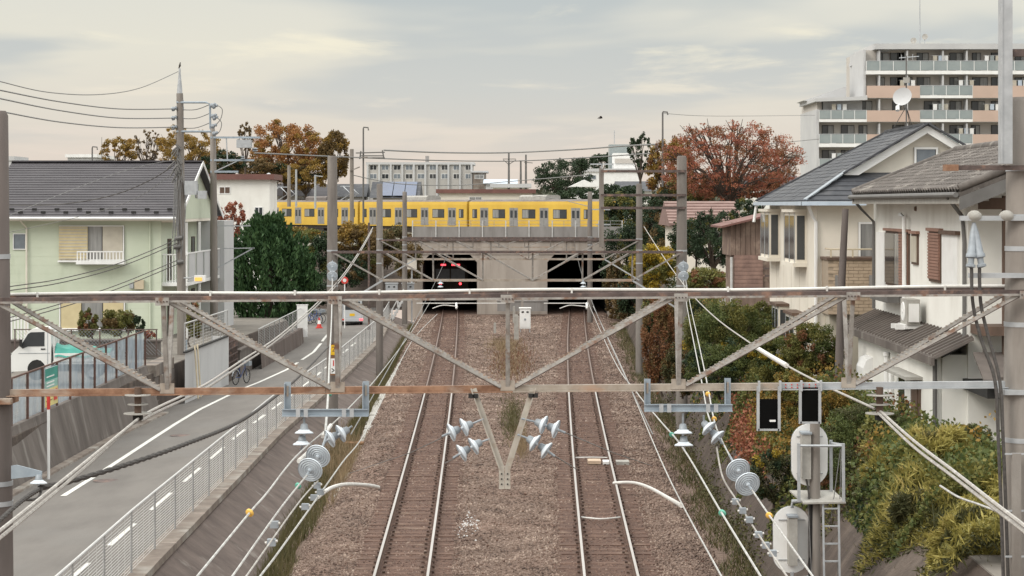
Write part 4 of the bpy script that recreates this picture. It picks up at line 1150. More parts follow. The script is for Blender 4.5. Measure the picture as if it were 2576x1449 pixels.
# twisted black cable on the left pole bracket
def twisted(label, pts, r):
    P = spline([W(*p) for p in pts], 60)
    mb = MB().tube(P[::4], r * 0.62, 6)
    for ph in (0, 2.1, 4.2):
        q = []
        L = 0.0
        for i, p in enumerate(P):
            if i:
                L += (p - P[i - 1]).length
            a = L * 9.0 + ph
            q.append(p + Vector((math.cos(a) * 0.3, 0, math.sin(a))) * r * 0.62)
        mb.tube(q, r * 0.45, 4, False)
    return tag(part('twisted_cable', mb, M['cable_black'], None, True), label, 'cable')
twisted('black twisted cable sagging across the road to the left pole bracket', [(836, 862, 75), (760, 940, 52), (690, 1000, 42), (600, 1062, 35), (470, 1116, 30.5), (330, 1165, 28), (180, 1210, 26.3), (97, 1228, 25.75)], 0.036)
twisted('black twisted cable below the side bracket leaving at the left edge', [(100, 1230, 25.75), (60, 1256, 24), (20, 1290, 22.6), (-40, 1345, 21)], 0.034)
wire('short hanging loop of black cable under the side bracket insulator', [(105, 1228, 25.7), (96, 1252, 25.6), (72, 1258, 25.4), (58, 1256, 25.2)], 0.018, 'cable_black', name='cable_loop', cat='cable')
# far catenary over both tracks
for side, fx, px in (('left', Lx, 1150), ('right', Rx, 1430)):
    P = [(fx(y), y, 5.15 + 0.25 * math.sin((y - 26) / 49 * math.pi) ** 2) for y in np.arange(27, 160, 4.5)]
    o = part('contact_wire', MB().tube([(p[0], p[1], 4.85) for p in P], 0.008, 5), M['wire_grey'])
    tag(o, 'fine contact wire centred over the %s track' % side, 'wire')
for side, px0, px1 in (('left', 1088, 1152), ('right', 1408, 1480)):
    t = thing('registration_arm', 'pale horizontal registration tube in front of the %s tunnel mouth' % side, 'steady arm', W(px0, 764, 120))
    part('tube', MB().tube([W(px0 - 40, 763, 120), W(px1 + 130 * (side == 'left') , 763, 120)], 0.03, 6), M['white_pipe'], t, True)
    part('steady_arm', MB().tube(spline([W(px0, 776, 118), W(px0 + 25, 768, 118), W(px0 + 55, 770, 118), W(px1, 772, 118)]), 0.03, 6), M['white_pipe'], t, True)
    part('hanger', MB().tube([W(px1 - 4, 763, 119.5), W(px1 - 4, 776, 119)], 0.06, 8), M['white'], t, True)

# black boards hung on grey frames below the beam
for i, (x0, x1, y0, y1, xh) in enumerate(((1911, 1956, 1004, 1078, 2), (2017, 2058, 975, 1060, 2))):
    t = thing('hanging_board', ['black rectangular board with a small white label hung in a grey frame', 'black rectangular board hung in a grey frame behind the signal cap'][i], 'board', W((x0 + x1) / 2, y1, 25.9))
    a, b = W(x0, y0, 25.9), W(x1, y1, 25.9)
    part('board', MB().bx(a.x, b.x, 25.9, 25.93, b.z, a.z), M['black'], t)
    for xx in (x0 - 4, x1 + 4):
        part('side_rail', MB().bar(W(xx, y1 + 6, 25.9), W(xx, 972, 25.9), 0.035, 0.03, (0, 1, 0)), M['galv'], t)
        part('hook', MB().bx(gx(xx) - 0.012, gx(xx) + 0.012, 25.86, 25.93, gbot(xx) - 0.06, gbot(xx) + 0.07), M['galv'], t)
    part('bottom_rail', MB().bar(W(x0 - 4, y1 + 3, 25.9), W(x1 + 4, y1 + 3, 25.9), 0.03, 0.025), M['galv'], t)
    if i == 0:
        part('label_strip', MB().bx(W(1936, 0, 25.9).x, W(1951, 0, 25.9).x, 25.892, 25.899, W(0, 1061, 25.9).z, W(0, 1056, 25.9).z), M['white'], t)

# ------------------------------------------------------------------ railway signal seen from behind
SY = 36.0
sg = thing('railway_signal', 'railway signal mast seen from behind with two white oval boards and ladder', 'signal', W(2052, 1700, SY))
def sp(px, py, dy=0.0): return W(px, py, SY) + Vector((0, dy, 0))
part('mast', MB().tube([sp(2050, 1640), sp(2050, 1255), sp(2050, 1040)], [0.11, 0.095, 0.085], 14), M['pole'], sg, True)
part('mast_top', MB().lathe([(0, 0.12), (0.05, 0.13), (0.09, 0.13), (0.22, 0.02), (0.24, 0)], sp(2050, 1045), (0, 0, 1), 14), M['wood_brown'], sg, True)
part('lower_post', MB().bar(sp(2044, 1640, -0.02), sp(2044, 1262, -0.02), 0.14, 0.12, (0, 1, 0)), M['dark'], sg)
def oval(px, py, w_px, h_px, dy):
    c = sp(px, py, dy)
    w_, h_ = w_px / F * SY / 2, h_px / F * SY / 2
    poly = []
    for k in range(32):
        a = 2 * math.pi * k / 32
        x = math.cos(a) * w_
        z = math.sin(a) * w_ + (h_ - w_) * (1 if math.sin(a) >= 0 else -1)
        poly.append((c.x + x, c.y, c.z + z))
    return poly
for px, py, w_, h_, dy in ((2040, 1147, 92, 156, 0.16), (1993, 1360, 92, 168, 0.1)):
    bo = part('backboard', MB().prism(oval(px, py, w_, h_, dy), (0, 0.02, 0)), M['white'], sg)
    part('rim', MB().prism(oval(px, py, w_ + 2, h_ + 2, dy + 0.021), (0, 0.012, 0)), M['galv'], bo)
    c = sp(px, py)
    hw = 11 / F * SY
    hh = h_ * 0.36 / F * SY
    off = 0.0 if px < 2000 else -0.09
    bx_ = part('lamp_housing', MB().bx(c.x - hw + off, c.x + hw + off, c.y - 0.12, c.y + dy - 0.002, c.z - hh, c.z + hh), M['trough'], bo)
    part('housing_lid', MB().bx(c.x - hw - 0.015 + off, c.x + hw + 0.015 + off, c.y - 0.14, c.y + dy - 0.003, c.z + hh, c.z + hh + 0.035), M['cap'], bx_)
    for q in (-0.3, 0.3):
        part('rib', MB().bx(c.x - w_ * 0.36 / F * SY, c.x + w_ * 0.36 / F * SY, c.y + dy - 0.02, c.y + dy - 0.004, c.z + q * h_ / F * SY - 0.008, c.z + q * h_ / F * SY + 0.008), M['galv'], bo)
part('mount_pipe', MB().tube([sp(1993, 1278, 0.02), sp(1993, 1262, 0.02), sp(2045, 1258, 0.02)], 0.035, 8), M['galv'], sg, True)
part('mount_pipe', MB().tube([sp(1993, 1440, 0.02), sp(1993, 1460, 0.02), sp(2045, 1452, 0.02)], 0.04, 8), M['galv'], sg, True)
pf = MB().prism([sp(1993, 1240, 0.35), sp(2105, 1240, 0.35), sp(2122, 1257, -0.25), sp(2016, 1259, -0.25)], (0, 0, -0.03))
part('platform', pf, M['trough'], sg)
for px, dy in ((2006, -0.2), (2117, -0.22), (2098, 0.3)):
    part('guard_post', MB().bar(sp(px, 1258, dy), sp(px - 1, 1112, dy), 0.05, 0.05, (0, 1, 0)), M['galv'], sg)
part('guard_rail', MB().tube([sp(2004, 1118, -0.2), sp(2117, 1118, -0.22)], 0.025, 6), M['galv'], sg, True)
part('guard_rail', MB().tube([sp(2117, 1116, -0.22), sp(2098, 1120, 0.3)], 0.025, 6), M['galv'], sg, True)
for px in (2066, 2105):
    part('ladder_rail', MB().bar(sp(px, 1262, -0.2), sp(px + 2, 1640, -0.35), 0.035, 0.02, (0, 1, 0)), M['galv'], sg)
for k in range(9):
    py = 1275 + k * 44
    part('rung', MB().bar(sp(2066, py, -0.2), sp(2107, py, -0.2), 0.03, 0.025), M['galv'], sg)
for x0, y0, x1, y1 in ((2030, 1248, 2040, 1460), (2112, 1128, 2088, 1300), (2114, 1128, 2104, 1460)):
    part('stay_wire', MB().tube([sp(x0, y0, -0.1), sp(x1, y1, -0.12)], 0.008, 5), M['wire_grey'], sg)
part('cable', MB().tube(spline([sp(2030, 1120, -0.05), sp(2022, 1160, -0.08), sp(2026, 1200, -0.08), sp(2034, 1255, -0.08), sp(2034, 1400, -0.1)]), 0.018, 6), M['cable_black'], sg, True)

# ================================================================== ROADSIDE, VEHICLES, TRAIN
loft('road_verge', YS + [161.0, 166.0], lambda y: [(min(Xl(y) - 0.45, -13.0), lot_z(y)), (min(Xl(y) - 0.4, -12.95), lot_z(y) - 0.02), (Xl(y) - 0.28, zroad(y) - 0.21)], M['soil'])
# parking lot wall with the translucent sheet fence
XPF = tab((30, -13.45), (56, -13.58), (77, -13.73))
ZPF = 1.86
lw = thing('lot_wall', 'dark stained concrete wall under the translucent sheet fence on the left', 'wall', (-13.2, 60, 0.3))
for a, b in zip(np.arange(32, 77, 4.5), np.arange(36.5, 82, 4.5)):
    loft('wall_slab', [a + 0.01, b - 0.01], lambda y: [(XPF(y) - 0.15, ZPF), (XPF(y) + 0.12, ZPF), (XPF(y) + 0.14, ZPF - 0.12), (Xl(y) - 0.02, zroad(y) - 0.24)], M['wall_left'], None, lw)
part('end_face', MB().quad((XPF(77) - 0.2, 77.0, -0.3), (Xl(77) - 0.02, 77.0, -0.3), (XPF(77) + 0.12, 77.0, ZPF), (XPF(77) - 0.2, 77.0, ZPF)), M['wall_left'], lw)
loft('gutter_edge', list(np.arange(32, 78, 3)), lambda y: [(Xl(y) - 0.03, zroad(y) - 0.12), (Xl(y) + 0.22, zroad(y) - 0.12), (Xl(y) + 0.24, zroad(y) - 0.2)], M['coping'], None, lw)
pfn = thing('sheet_fence', 'translucent bluish sheet fence with rusty posts along the parking lot', 'fence', (-13.6, 56, ZPF))
ys = [52.0 + 1.93 * k for k in range(14)]
PH = 1.30
for y in ys:
    part('post', MB().bx(XPF(y) + 0.02, XPF(y) + 0.08, y - 0.035, y + 0.035, ZPF - 0.35, ZPF + PH), M['rust_post'], pfn)
for a, b in zip(ys[:-1], ys[1:]):
    n = 26
    vs, fs = [], []
    for k in range(n + 1):
        y = a + 0.04 + (b - a - 0.08) * k / n
        x = XPF(y) + 0.012 * (1 if k % 2 else -1)
        vs += [(x, y, ZPF + 0.02), (x, y, ZPF + PH - 0.06)]
    for k in range(n):
        fs.append((2 * k, 2 * k + 2, 2 * k + 3, 2 * k + 1))
    part('sheet', MB().add(vs, fs), M['sheet'], pfn)
    part('top_rail', MB().bar((XPF(a), a, ZPF + PH - 0.02), (XPF(b), b, ZPF + PH - 0.02), 0.05, 0.045), M['rust_post'], pfn)
# printed banner tied to the fence
ban = thing('banner', 'green and yellow banner with a red square tied to the sheet fence', 'banner', (-13.5, 60.5, ZPF))
ya, yb = 59.9, 61.55
def bq(y0, y1, z0, z1, off): return MB().bx(XPF(60) + 0.07 + off, XPF(60) + 0.076 + off, y0, y1, ZPF + z0, ZPF + z1)
part('sheet', bq(ya, yb, 0.1, 1.22, 0), M['white'], ban)
part('green_field', bq(ya, yb, 0.86, 1.215, 0.008), M['tarp'], ban)
part('mint_field', bq(ya, yb, 0.62, 0.86, 0.008), pm('banner_mint', (0.30, 0.52, 0.46), None, rough=0.6), ban)
part('yellow_field', bq(ya, yb, 0.1, 0.62, 0.008), pm('banner_yellow', (0.72, 0.62, 0.26), None, rough=0.6), ban)
part('red_square', bq(yb - 0.55, yb - 0.1, 0.22, 0.55, 0.016), M['red'], ban)
for z in (0.26, 0.40):
    part('print_line', bq(ya + 0.1, yb - 0.75, z, z + 0.03, 0.016), M['board_brown'], ban)
for z in (0.68, 0.78, 0.95):
    part('print_line', bq(ya + 0.15, yb - 0.5, z, z + 0.035, 0.016), M['white'], ban)

def wheel(parent, c, r, w, axis=(0, 1, 0), hubm='galv'):
    ax = Vector(axis).normalized()
    t = part('tyre', MB().lathe([(-w / 2, r * 0.62), (-w / 2, r * 0.92), (-w * 0.35, r), (w * 0.35, r), (w / 2, r * 0.92), (w / 2, r * 0.62)], c, ax, 22), M['dark'], parent, True)
    part('rim', MB().lathe([(-w * 0.46, r * 0.64), (-w * 0.40, r * 0.58), (-w * 0.36, r * 0.25), (-w * 0.46, r * 0.2), (-w * 0.46, 0)], c, ax, 22), M[hubm], t, True)

# ---- small white pickup
def shift(o, loc, rz):
    o.location = loc
    o.rotation_euler = (0, 0, rz)
tk = thing('pickup_truck', 'small white pickup truck with a green tarp, parked behind the sheet fence', 'truck', (0, 0, 0))
# local frame: front at x=0, rear at x=3.4, near side at y=-0.74
cab = [(0.02, 0.30), (0.0, 0.50), (0.02, 0.80), (0.10, 0.98), (0.30, 1.16), (0.58, 1.62), (0.70, 1.74), (0.86, 1.79), (1.36, 1.80), (1.40, 1.72), (1.40, 0.36), (1.20, 0.34), (1.16, 0.55), (1.06, 0.68), (0.92, 0.72), (0.76, 0.68), (0.66, 0.55), (0.62, 0.34)]
part('cab', MB().prism([(x, -0.72, z) for x, z in cab], (0, 1.44, 0)), M['truck_white'], tk)
for s in (-1, 1):
    y0 = s * 0.728
    glass = [(0.36, 1.17), (0.62, 1.60), (0.72, 1.66), (1.18, 1.67), (1.18, 1.18), (0.62, 1.17), (0.44, 1.10)]
    d = part('side_window', MB().prism([(x, y0 - 0.006, z) for x, z in glass], (0, 0.012, 0)), M['glass'], tk)
    part('door_seam', MB().bx(0.30, 1.36, y0 - 0.004, y0 + 0.004, 0.93, 0.945).bx(1.28, 1.292, y0 - 0.004, y0 + 0.004, 0.55, 1.7), M['cap'], tk)
    part('door_handle', MB().bx(1.06, 1.21, y0 - 0.012, y0 + 0.012, 1.06, 1.10), M['dark'], tk)
    part('wheel_arch', MB().lathe([(0, 0.305), (0.012 , 0.305), (0.012, 0)], (0.91, s * 0.715, 0.40), (0, s, 0), 24), M['dark'], tk)
    part('headlight', MB().bx(-0.012, 0.05, s * 0.5 - 0.14, s * 0.5 + 0.14, 0.74, 0.93), M['glass_pale'], tk)
    part('mirror', MB().bx(0.36, 0.44, s * 0.86 - 0.07, s * 0.86 + 0.07, 1.18, 1.42), M['dark'], tk)
    wheel(tk, (0.91, s * 0.63, 0.27), 0.27, 0.15, (0, -s, 0))
    wheel(tk, (2.82, s * 0.63, 0.27), 0.27, 0.15, (0, -s, 0))
    part('bed_side', MB().bx(1.50, 3.38, s * 0.72 - 0.02, s * 0.72 + 0.02, 0.64, 0.93), M['truck_white'], tk)
part('windscreen', MB().prism([(0.31, -0.64, 1.19), (0.585, -0.6, 1.60), (0.585, 0.6, 1.60), (0.31, 0.64, 1.19)], (-0.012, 0, 0.01)), M['glass'], tk)
part('bumper', MB().bx(-0.04, 0.08, -0.71, 0.71, 0.26, 0.47), M['galv'], tk)
part('grille', MB().bx(-0.014, 0.02, -0.32, 0.32, 0.60, 0.76), M['red'], tk)
part('bed_floor', MB().bx(1.46, 3.38, -0.70, 0.70, 0.55, 0.66), M['truck_white'], tk)
part('tailgate', MB().bx(3.36, 3.40, -0.7, 0.7, 0.64, 0.93), M['truck_white'], tk)
hb = MB()
for y in (-0.62, -0.2, 0.2, 0.62):
    hb.bx(1.47, 1.51, y - 0.025, y + 0.025, 0.66, 1.66)
hb.bx(1.47, 1.51, -0.66, 0.66, 1.62, 1.68).bx(1.47, 1.51, -0.66, 0.66, 1.15, 1.19)
part('headboard', hb, M['truck_white'], tk)
vs, fs = [], []
nx, ny = 16, 9
for i in range(nx):
    for j in range(ny):
        u, v = i / (nx - 1), j / (ny - 1)
        z = 0.95 + 0.27 * (1 - u * 0.8) * math.sin(math.pi * min(max(v, 0.02), 0.98)) ** 0.5 + 0.05 * math.sin(u * 17 + v * 5) * math.sin(math.pi * v)
        vs.append((1.53 + u * 1.88, -0.78 + v * 1.56, z if 0 < j < ny - 1 else 0.80 + 0.03 * math.sin(u * 21)))
for i in range(nx - 1):
    for j in range(ny - 1):
        fs.append((i * ny + j, (i + 1) * ny + j, (i + 1) * ny + j + 1, i * ny + j + 1))
part('tarp', MB().add(vs, fs), M['tarp'], tk, True)
part('chassis', MB().bx(0.7, 3.3, -0.35, 0.35, 0.28, 0.55), M['dark'], tk)
pt = W(27, 960, 71.5)
shift(tk, (pt.x, pt.y + 0.3, 1.80), R(5))

# ---- small silver van seen from behind on the road
vn = thing('small_van', 'small silver van driving away with its right tail light glowing', 'van', (0, 0, 0))
sec = [(-0.72, 0.28), (-0.74, 0.55), (-0.73, 0.95), (-0.66, 1.55), (-0.56, 1.74), (-0.3, 1.79), (0.3, 1.79), (0.56, 1.74), (0.66, 1.55), (0.73, 0.95), (0.74, 0.55), (0.72, 0.28)]
part('body', MB().prism([(x, 0, z) for x, z in sec], (0, 3.3, 0)), M['van_silver'], vn)
part('rear_window', MB().prism([(-0.58, -0.012, 1.04), (-0.52, -0.012, 1.60), (0.52, -0.012, 1.60), (0.58, -0.012, 1.04)], (0, 0.02, 0)), M['glass'], vn)
part('tailgate_seam', MB().bx(-0.66, 0.66, -0.008, 0.004, 0.50, 0.515).bx(-0.66, -0.645, -0.008, 0.004, 0.5, 1.6).bx(0.645, 0.66, -0.008, 0.004, 0.5, 1.6), M['cap'], vn)
part('bumper', MB().bx(-0.74, 0.74, -0.09, 0.1, 0.26, 0.47), M['van_silver'], vn)
part('underside', MB().bx(-0.66, 0.66, -0.03, 3.2, 0.16, 0.30), M['dark'], vn)
part('number_plate', MB().bx(-0.17, 0.17, -0.02, -0.004, 0.62, 0.79), M['yellow'], vn)
part('tail_light', MB().bx(0.50, 0.71, -0.12, -0.091, 0.33, 0.45), M['tail'], vn, False, 'glowing right tail light')
part('tail_light', MB().bx(-0.71, -0.50, -0.12, -0.091, 0.33, 0.45), M['red'], vn)
for s in (-1, 1):
    wheel(vn, (s * 0.62, 0.42, 0.27), 0.27, 0.16, (s, 0, 0))
    wheel(vn, (s * 0.62, 2.78, 0.27), 0.27, 0.16, (s, 0, 0))
    part('side_window', MB().prism([(s * 0.705, 0.25, 1.04), (s * 0.668, 0.3, 1.55), (s * 0.668, 2.3, 1.55), (s * 0.705, 2.5, 1.04)], (s * 0.02, 0, 0)), M['glass'], vn)
p = W(886, 820, 140)
shift(vn, (p.x, 140, rz(p.x, 140)), R(4))

# ---- bicycles
def bicycle(label, loc, rzv, col, group=None):
    t = thing('bicycle', label, 'bicycle', (0, 0, 0), group)
    def ring(c, r):
        pts = [(c[0] + math.cos(2 * math.pi * k / 18) * r, c[1], c[2] + math.sin(2 * math.pi * k / 18) * r) for k in range(19)]
        return MB().tube(pts, 0.022, 5, False)
    for x in (-0.52, 0.52):
        w_ = part('wheel', ring((x, 0, 0.33), 0.31), M['dark'], t, True)
        sm = MB()
        for k in range(6):
            a = math.pi * k / 6
            sm.bar((x - math.cos(a) * 0.3, 0, 0.33 - math.sin(a) * 0.3), (x + math.cos(a) * 0.3, 0, 0.33 + math.sin(a) * 0.3), 0.006)
        part('spokes', sm, M['galv'], w_)
    fr = MB().tube([(-0.52, 0, 0.33), (-0.08, 0, 0.30), (0.36, 0, 0.75)], 0.02, 6).tube([(-0.08, 0, 0.30), (-0.2, 0, 0.82)], 0.018, 6).tube([(-0.52, 0, 0.33), (-0.18, 0, 0.72)], 0.012, 6).tube([(0.52, 0, 0.33), (0.36, 0, 0.75), (0.33, 0, 0.98)], 0.018, 6)
    part('frame', fr, col, t, True)
    part('saddle', MB().bx(-0.34, -0.08, -0.07, 0.07, 0.82, 0.88), M['dark'], t)
    part('handlebar', MB().tube([(0.2, -0.27, 1.0), (0.33, -0.15, 1.02), (0.33, 0.15, 1.02), (0.2, 0.27, 1.0)], 0.014, 6), M['galv'], t, True)
    part('basket', MB().bx(0.42, 0.70, -0.16, 0.16, 0.78, 0.98), M['cap'], t)
    part('mudguard', MB().tube([(-0.52 + math.cos(a) * 0.35, 0, 0.33 + math.sin(a) * 0.35) for a in np.linspace(0.4, 2.9, 8)], 0.03, 5), M['galv'], t, True)
    shift(t, loc, rzv)
    return t
p = G(607, 962, 0.0)
bicycle('dark bicycle leaning by the end of the grey sheet wall', (p.x, p.y, rz(p.x, p.y)), R(70), M['sign_blue'])
for i, (px, py) in enumerate(((785, 812), (795, 811), (776, 813))):
    p = W(px, py, 142 + i)
    bicycle(['blue bicycle just left of the traffic cone', 'blue bicycle right behind the traffic cone', 'blue bicycle farthest left beside the traffic cone'][i], (p.x, p.y, rz(p.x, p.y)), R(35 + 8 * i), M['blue'], None)

# ---- traffic cone, round sign, delineator post
p = W(803, 818, 137)
z0 = rz(p.x, 137)
tc_ = thing('traffic_cone', 'red and white traffic cone on the pavement beside the road', 'traffic cone', (p.x, 137, z0))
part('base', MB().bx(p.x - 0.22, p.x + 0.22, 136.78, 137.22, z0, z0 + 0.06), M['red'], tc_)
part('cone', MB().lathe([(0.06, 0.17), (0.28, 0.125)], (p.x, 137, z0), (0, 0, 1), 16), M['red'], tc_, True)
part('white_band', MB().lathe([(0.28, 0.125), (0.52, 0.075)], (p.x, 137, z0), (0, 0, 1), 16), M['white'], tc_, True)
part('tip', MB().lathe([(0.52, 0.075), (0.70, 0.035), (0.71, 0)], (p.x, 137, z0), (0, 0, 1), 16), M['red'], tc_, True)
p = W(867, 705, 136)
rs = thing('road_sign', 'round red and white road sign on a white pole by the far road', 'sign', (p.x, 136, rz(p.x, 136)))
part('pole', MB().tube([(p.x, 136, rz(p.x, 136)), (p.x, 136, p.z + 0.25)], 0.035, 8), M['white'], rs, True)
part('disc', MB().lathe([(0, 0.24), (0.015, 0.24), (0.015, 0)], (p.x, 135.94, p.z), (0, -1, 0), 24), M['red'], rs)
part('white_centre', MB().lathe([(0.016, 0.12), (0.022, 0.12), (0.022, 0)], (p.x, 135.94, p.z), (0, -1, 0), 20), M['white'], rs)
p = G(122, 1213, 0.3)
z0 = rz(p.x + 0.1, p.y) - 0.02
dp = thing('delineator_post', 'white roadside pole with a red top in front of the lot wall', 'post', (p.x, p.y, z0))
zt1 = W(0, 1030, p.y).z
part('pole', MB().tube([(p.x, p.y, z0), (p.x, p.y, zt1)], 0.042, 8), M['white'], dp, True)
part('red_top', MB().tube([(p.x, p.y, zt1), (p.x, p.y, zt1 + 0.36)], [0.046, 0.05], 8), M['red'], dp, True)
# bollard-like black pole by the van
p = W(928, 818, 134)
tag(part('black_pole', MB().tube([(p.x, 134, rz(-8.6, 134)), (p.x, 134, W(0, 560, 134).z)], 0.07, 8).tube([(p.x, 134, rz(-8.6, 134)), (p.x, 134, rz(-8.6, 134) + 0.3)], 0.11, 8), M['truss_dark'], None, True), 'slim dark pole standing right of the silver van', 'pole')
# grey stone wall, sheet wall with mesh, low wall with mesh fence along the road
sw = thing('stone_wall', 'grey block wall with steps between the lot wall and the sheet wall', 'wall', (-13.6, 79, 0.2))
for k in range(4):
    for j in range(5):
        w_ = 0.86
        part('block', MB().bx(-13.9, -13.32 - 0.02 * ((k + j) % 3), 77.3 + w_ * j + 0.012, 77.3 + w_ * (j + 1) - 0.012, 0.05 + 0.45 * k + 0.01, 0.05 + 0.45 * (k + 1) - 0.01), M['coping' if (k + j) % 2 else 'wall_left'], sw)
part('front_block', MB().bx(-16.2, -13.9, 77.15, 77.6, 0.05, 1.95), M['wall_left'], sw)
sh = thing('sheet_wall', 'pale grey sheet wall with a dark cap beside the road', 'wall', (-12.8, 86, 0.1))
XG = tab((81.5, -12.9), (92, -12.62))
for a, b in zip(np.arange(81.5, 91.6, 1.75), np.arange(83.25, 93, 1.75)):
    loft('sheet', [a + 0.008, b - 0.008], lambda y: [(XG(y) - 0.08, 2.0), (XG(y), 2.0), (XG(y), 0.9), (XG(y), zroad(y) - 0.2)], M['apt_side'], None, sh)
part('cap', MB().bar((XG(81.5), 81.5, 2.03), (XG(92), 92, 2.03), 0.14, 0.06), M['dark'], sh)
part('end_face', MB().bx(-13.4, XG(92) - 0.001, 92.0, 92.1, -0.2, 2.0), M['apt_side'], sh)
for px in (498, 512):
    a = W(px, 885, 83.0); b = W(px + 6, 965, 82.5)
    part('bamboo_stake', MB().tube([(XG(83) + 0.12, 83.0 + (px - 498) * 0.05, 2.2), (XG(83) + 0.35, 82.4 + (px - 498) * 0.05, 0.12)], 0.035, 6), M['beige'], sh, True)
mesh_fence('mesh_fence', 'wire mesh fence standing on the pale grey sheet wall', [81.6, 83.7, 85.8, 87.9, 90.0, 91.9], lambda y: XG(y) - 0.03, lambda y: 2.06, 1.1, 9)
lo = thing('low_wall', 'low brown wall under the far left mesh fence', 'wall', (-12.3, 110, 0))
for a, b in zip(np.arange(101, 121, 3.4), np.arange(104.4, 124, 3.4)):
    loft('wall_slab', [a + 0.01, min(b, 121.4) - 0.01], lambda y: [(-12.6, 0.62), (-12.28, 0.62), (-12.22, zroad(y) - 0.25)], M['wall_dark'], None, lo)
mesh_fence('mesh_fence', 'grey mesh fence on the low wall with a white end board', list(np.arange(101.2, 121.6, 2.25)), lambda y: -12.4, lambda y: 0.62, 1.15, 14)
tag(part('end_board', MB().bx(-12.62, -12.0, 121.3, 121.36, 0.1, 1.95).bx(-12.66, -11.96, 121.28, 121.38, 1.95, 2.0), M['white']), 'white upright board closing the far mesh fence', 'board')
tag(part('block_wall', MB().bx(-13.6, -12.7, 96.5, 100.9, -0.2, 1.0).bx(-13.65, -12.66, 96.45, 100.95, 1.0, 1.08), M['wall_left']), 'short dark wall between the sheet wall and the low wall', 'wall')
# lattice gate by the bicycle
gt = thing('lattice_gate', 'dark lattice gate standing behind the leaning bicycle', 'gate', (-12.9, 94, 0))
for k in range(9):
    part('slat', MB().bar((-12.75, 92.6 + k * 0.4, 0.3), (-12.75, 92.6 + k * 0.4, 2.0), 0.05, 0.05), M['truss_dark'], gt)
for k in range(6):
    part('rail', MB().bar((-12.75, 92.5, 0.4 + k * 0.31), (-12.75, 96.0, 0.4 + k * 0.31), 0.05, 0.05), M['truss_dark'], gt)
# white pillar-like notice post with a blue label
p = G(460, 977, 0.2)
np_ = thing('notice_post', 'white notice post with a dark blue label at the roadside', 'notice post', (p.x, p.y, p.z))
part('body', MB().bx(p.x - 0.17, p.x + 0.17, p.y, p.y + 0.15, p.z - 0.1, p.z + 0.84), M['white'], np_)
part('head', MB().bx(p.x - 0.19, p.x + 0.19, p.y - 0.02, p.y + 0.17, p.z + 0.84, p.z + 1.26), M['white'], np_)
lb = part('label_plate', MB().bx(p.x - 0.13, p.x + 0.13, p.y - 0.03, p.y - 0.021, p.z + 0.91, p.z + 1.20), M['sign_blue'], np_)
for z in (0.97, 1.10):
    part('print_line', MB().bx(p.x - 0.08, p.x + 0.08, p.y - 0.036, p.y - 0.031, p.z + z, p.z + z + 0.03), M['apt_side'], lb)
part('stake', MB().tube([(p.x + 0.12, p.y + 0.2, p.z), (p.x + 0.12, p.y + 0.2, p.z + 2.0)], 0.035, 6), M['galv_blue'], np_, True)

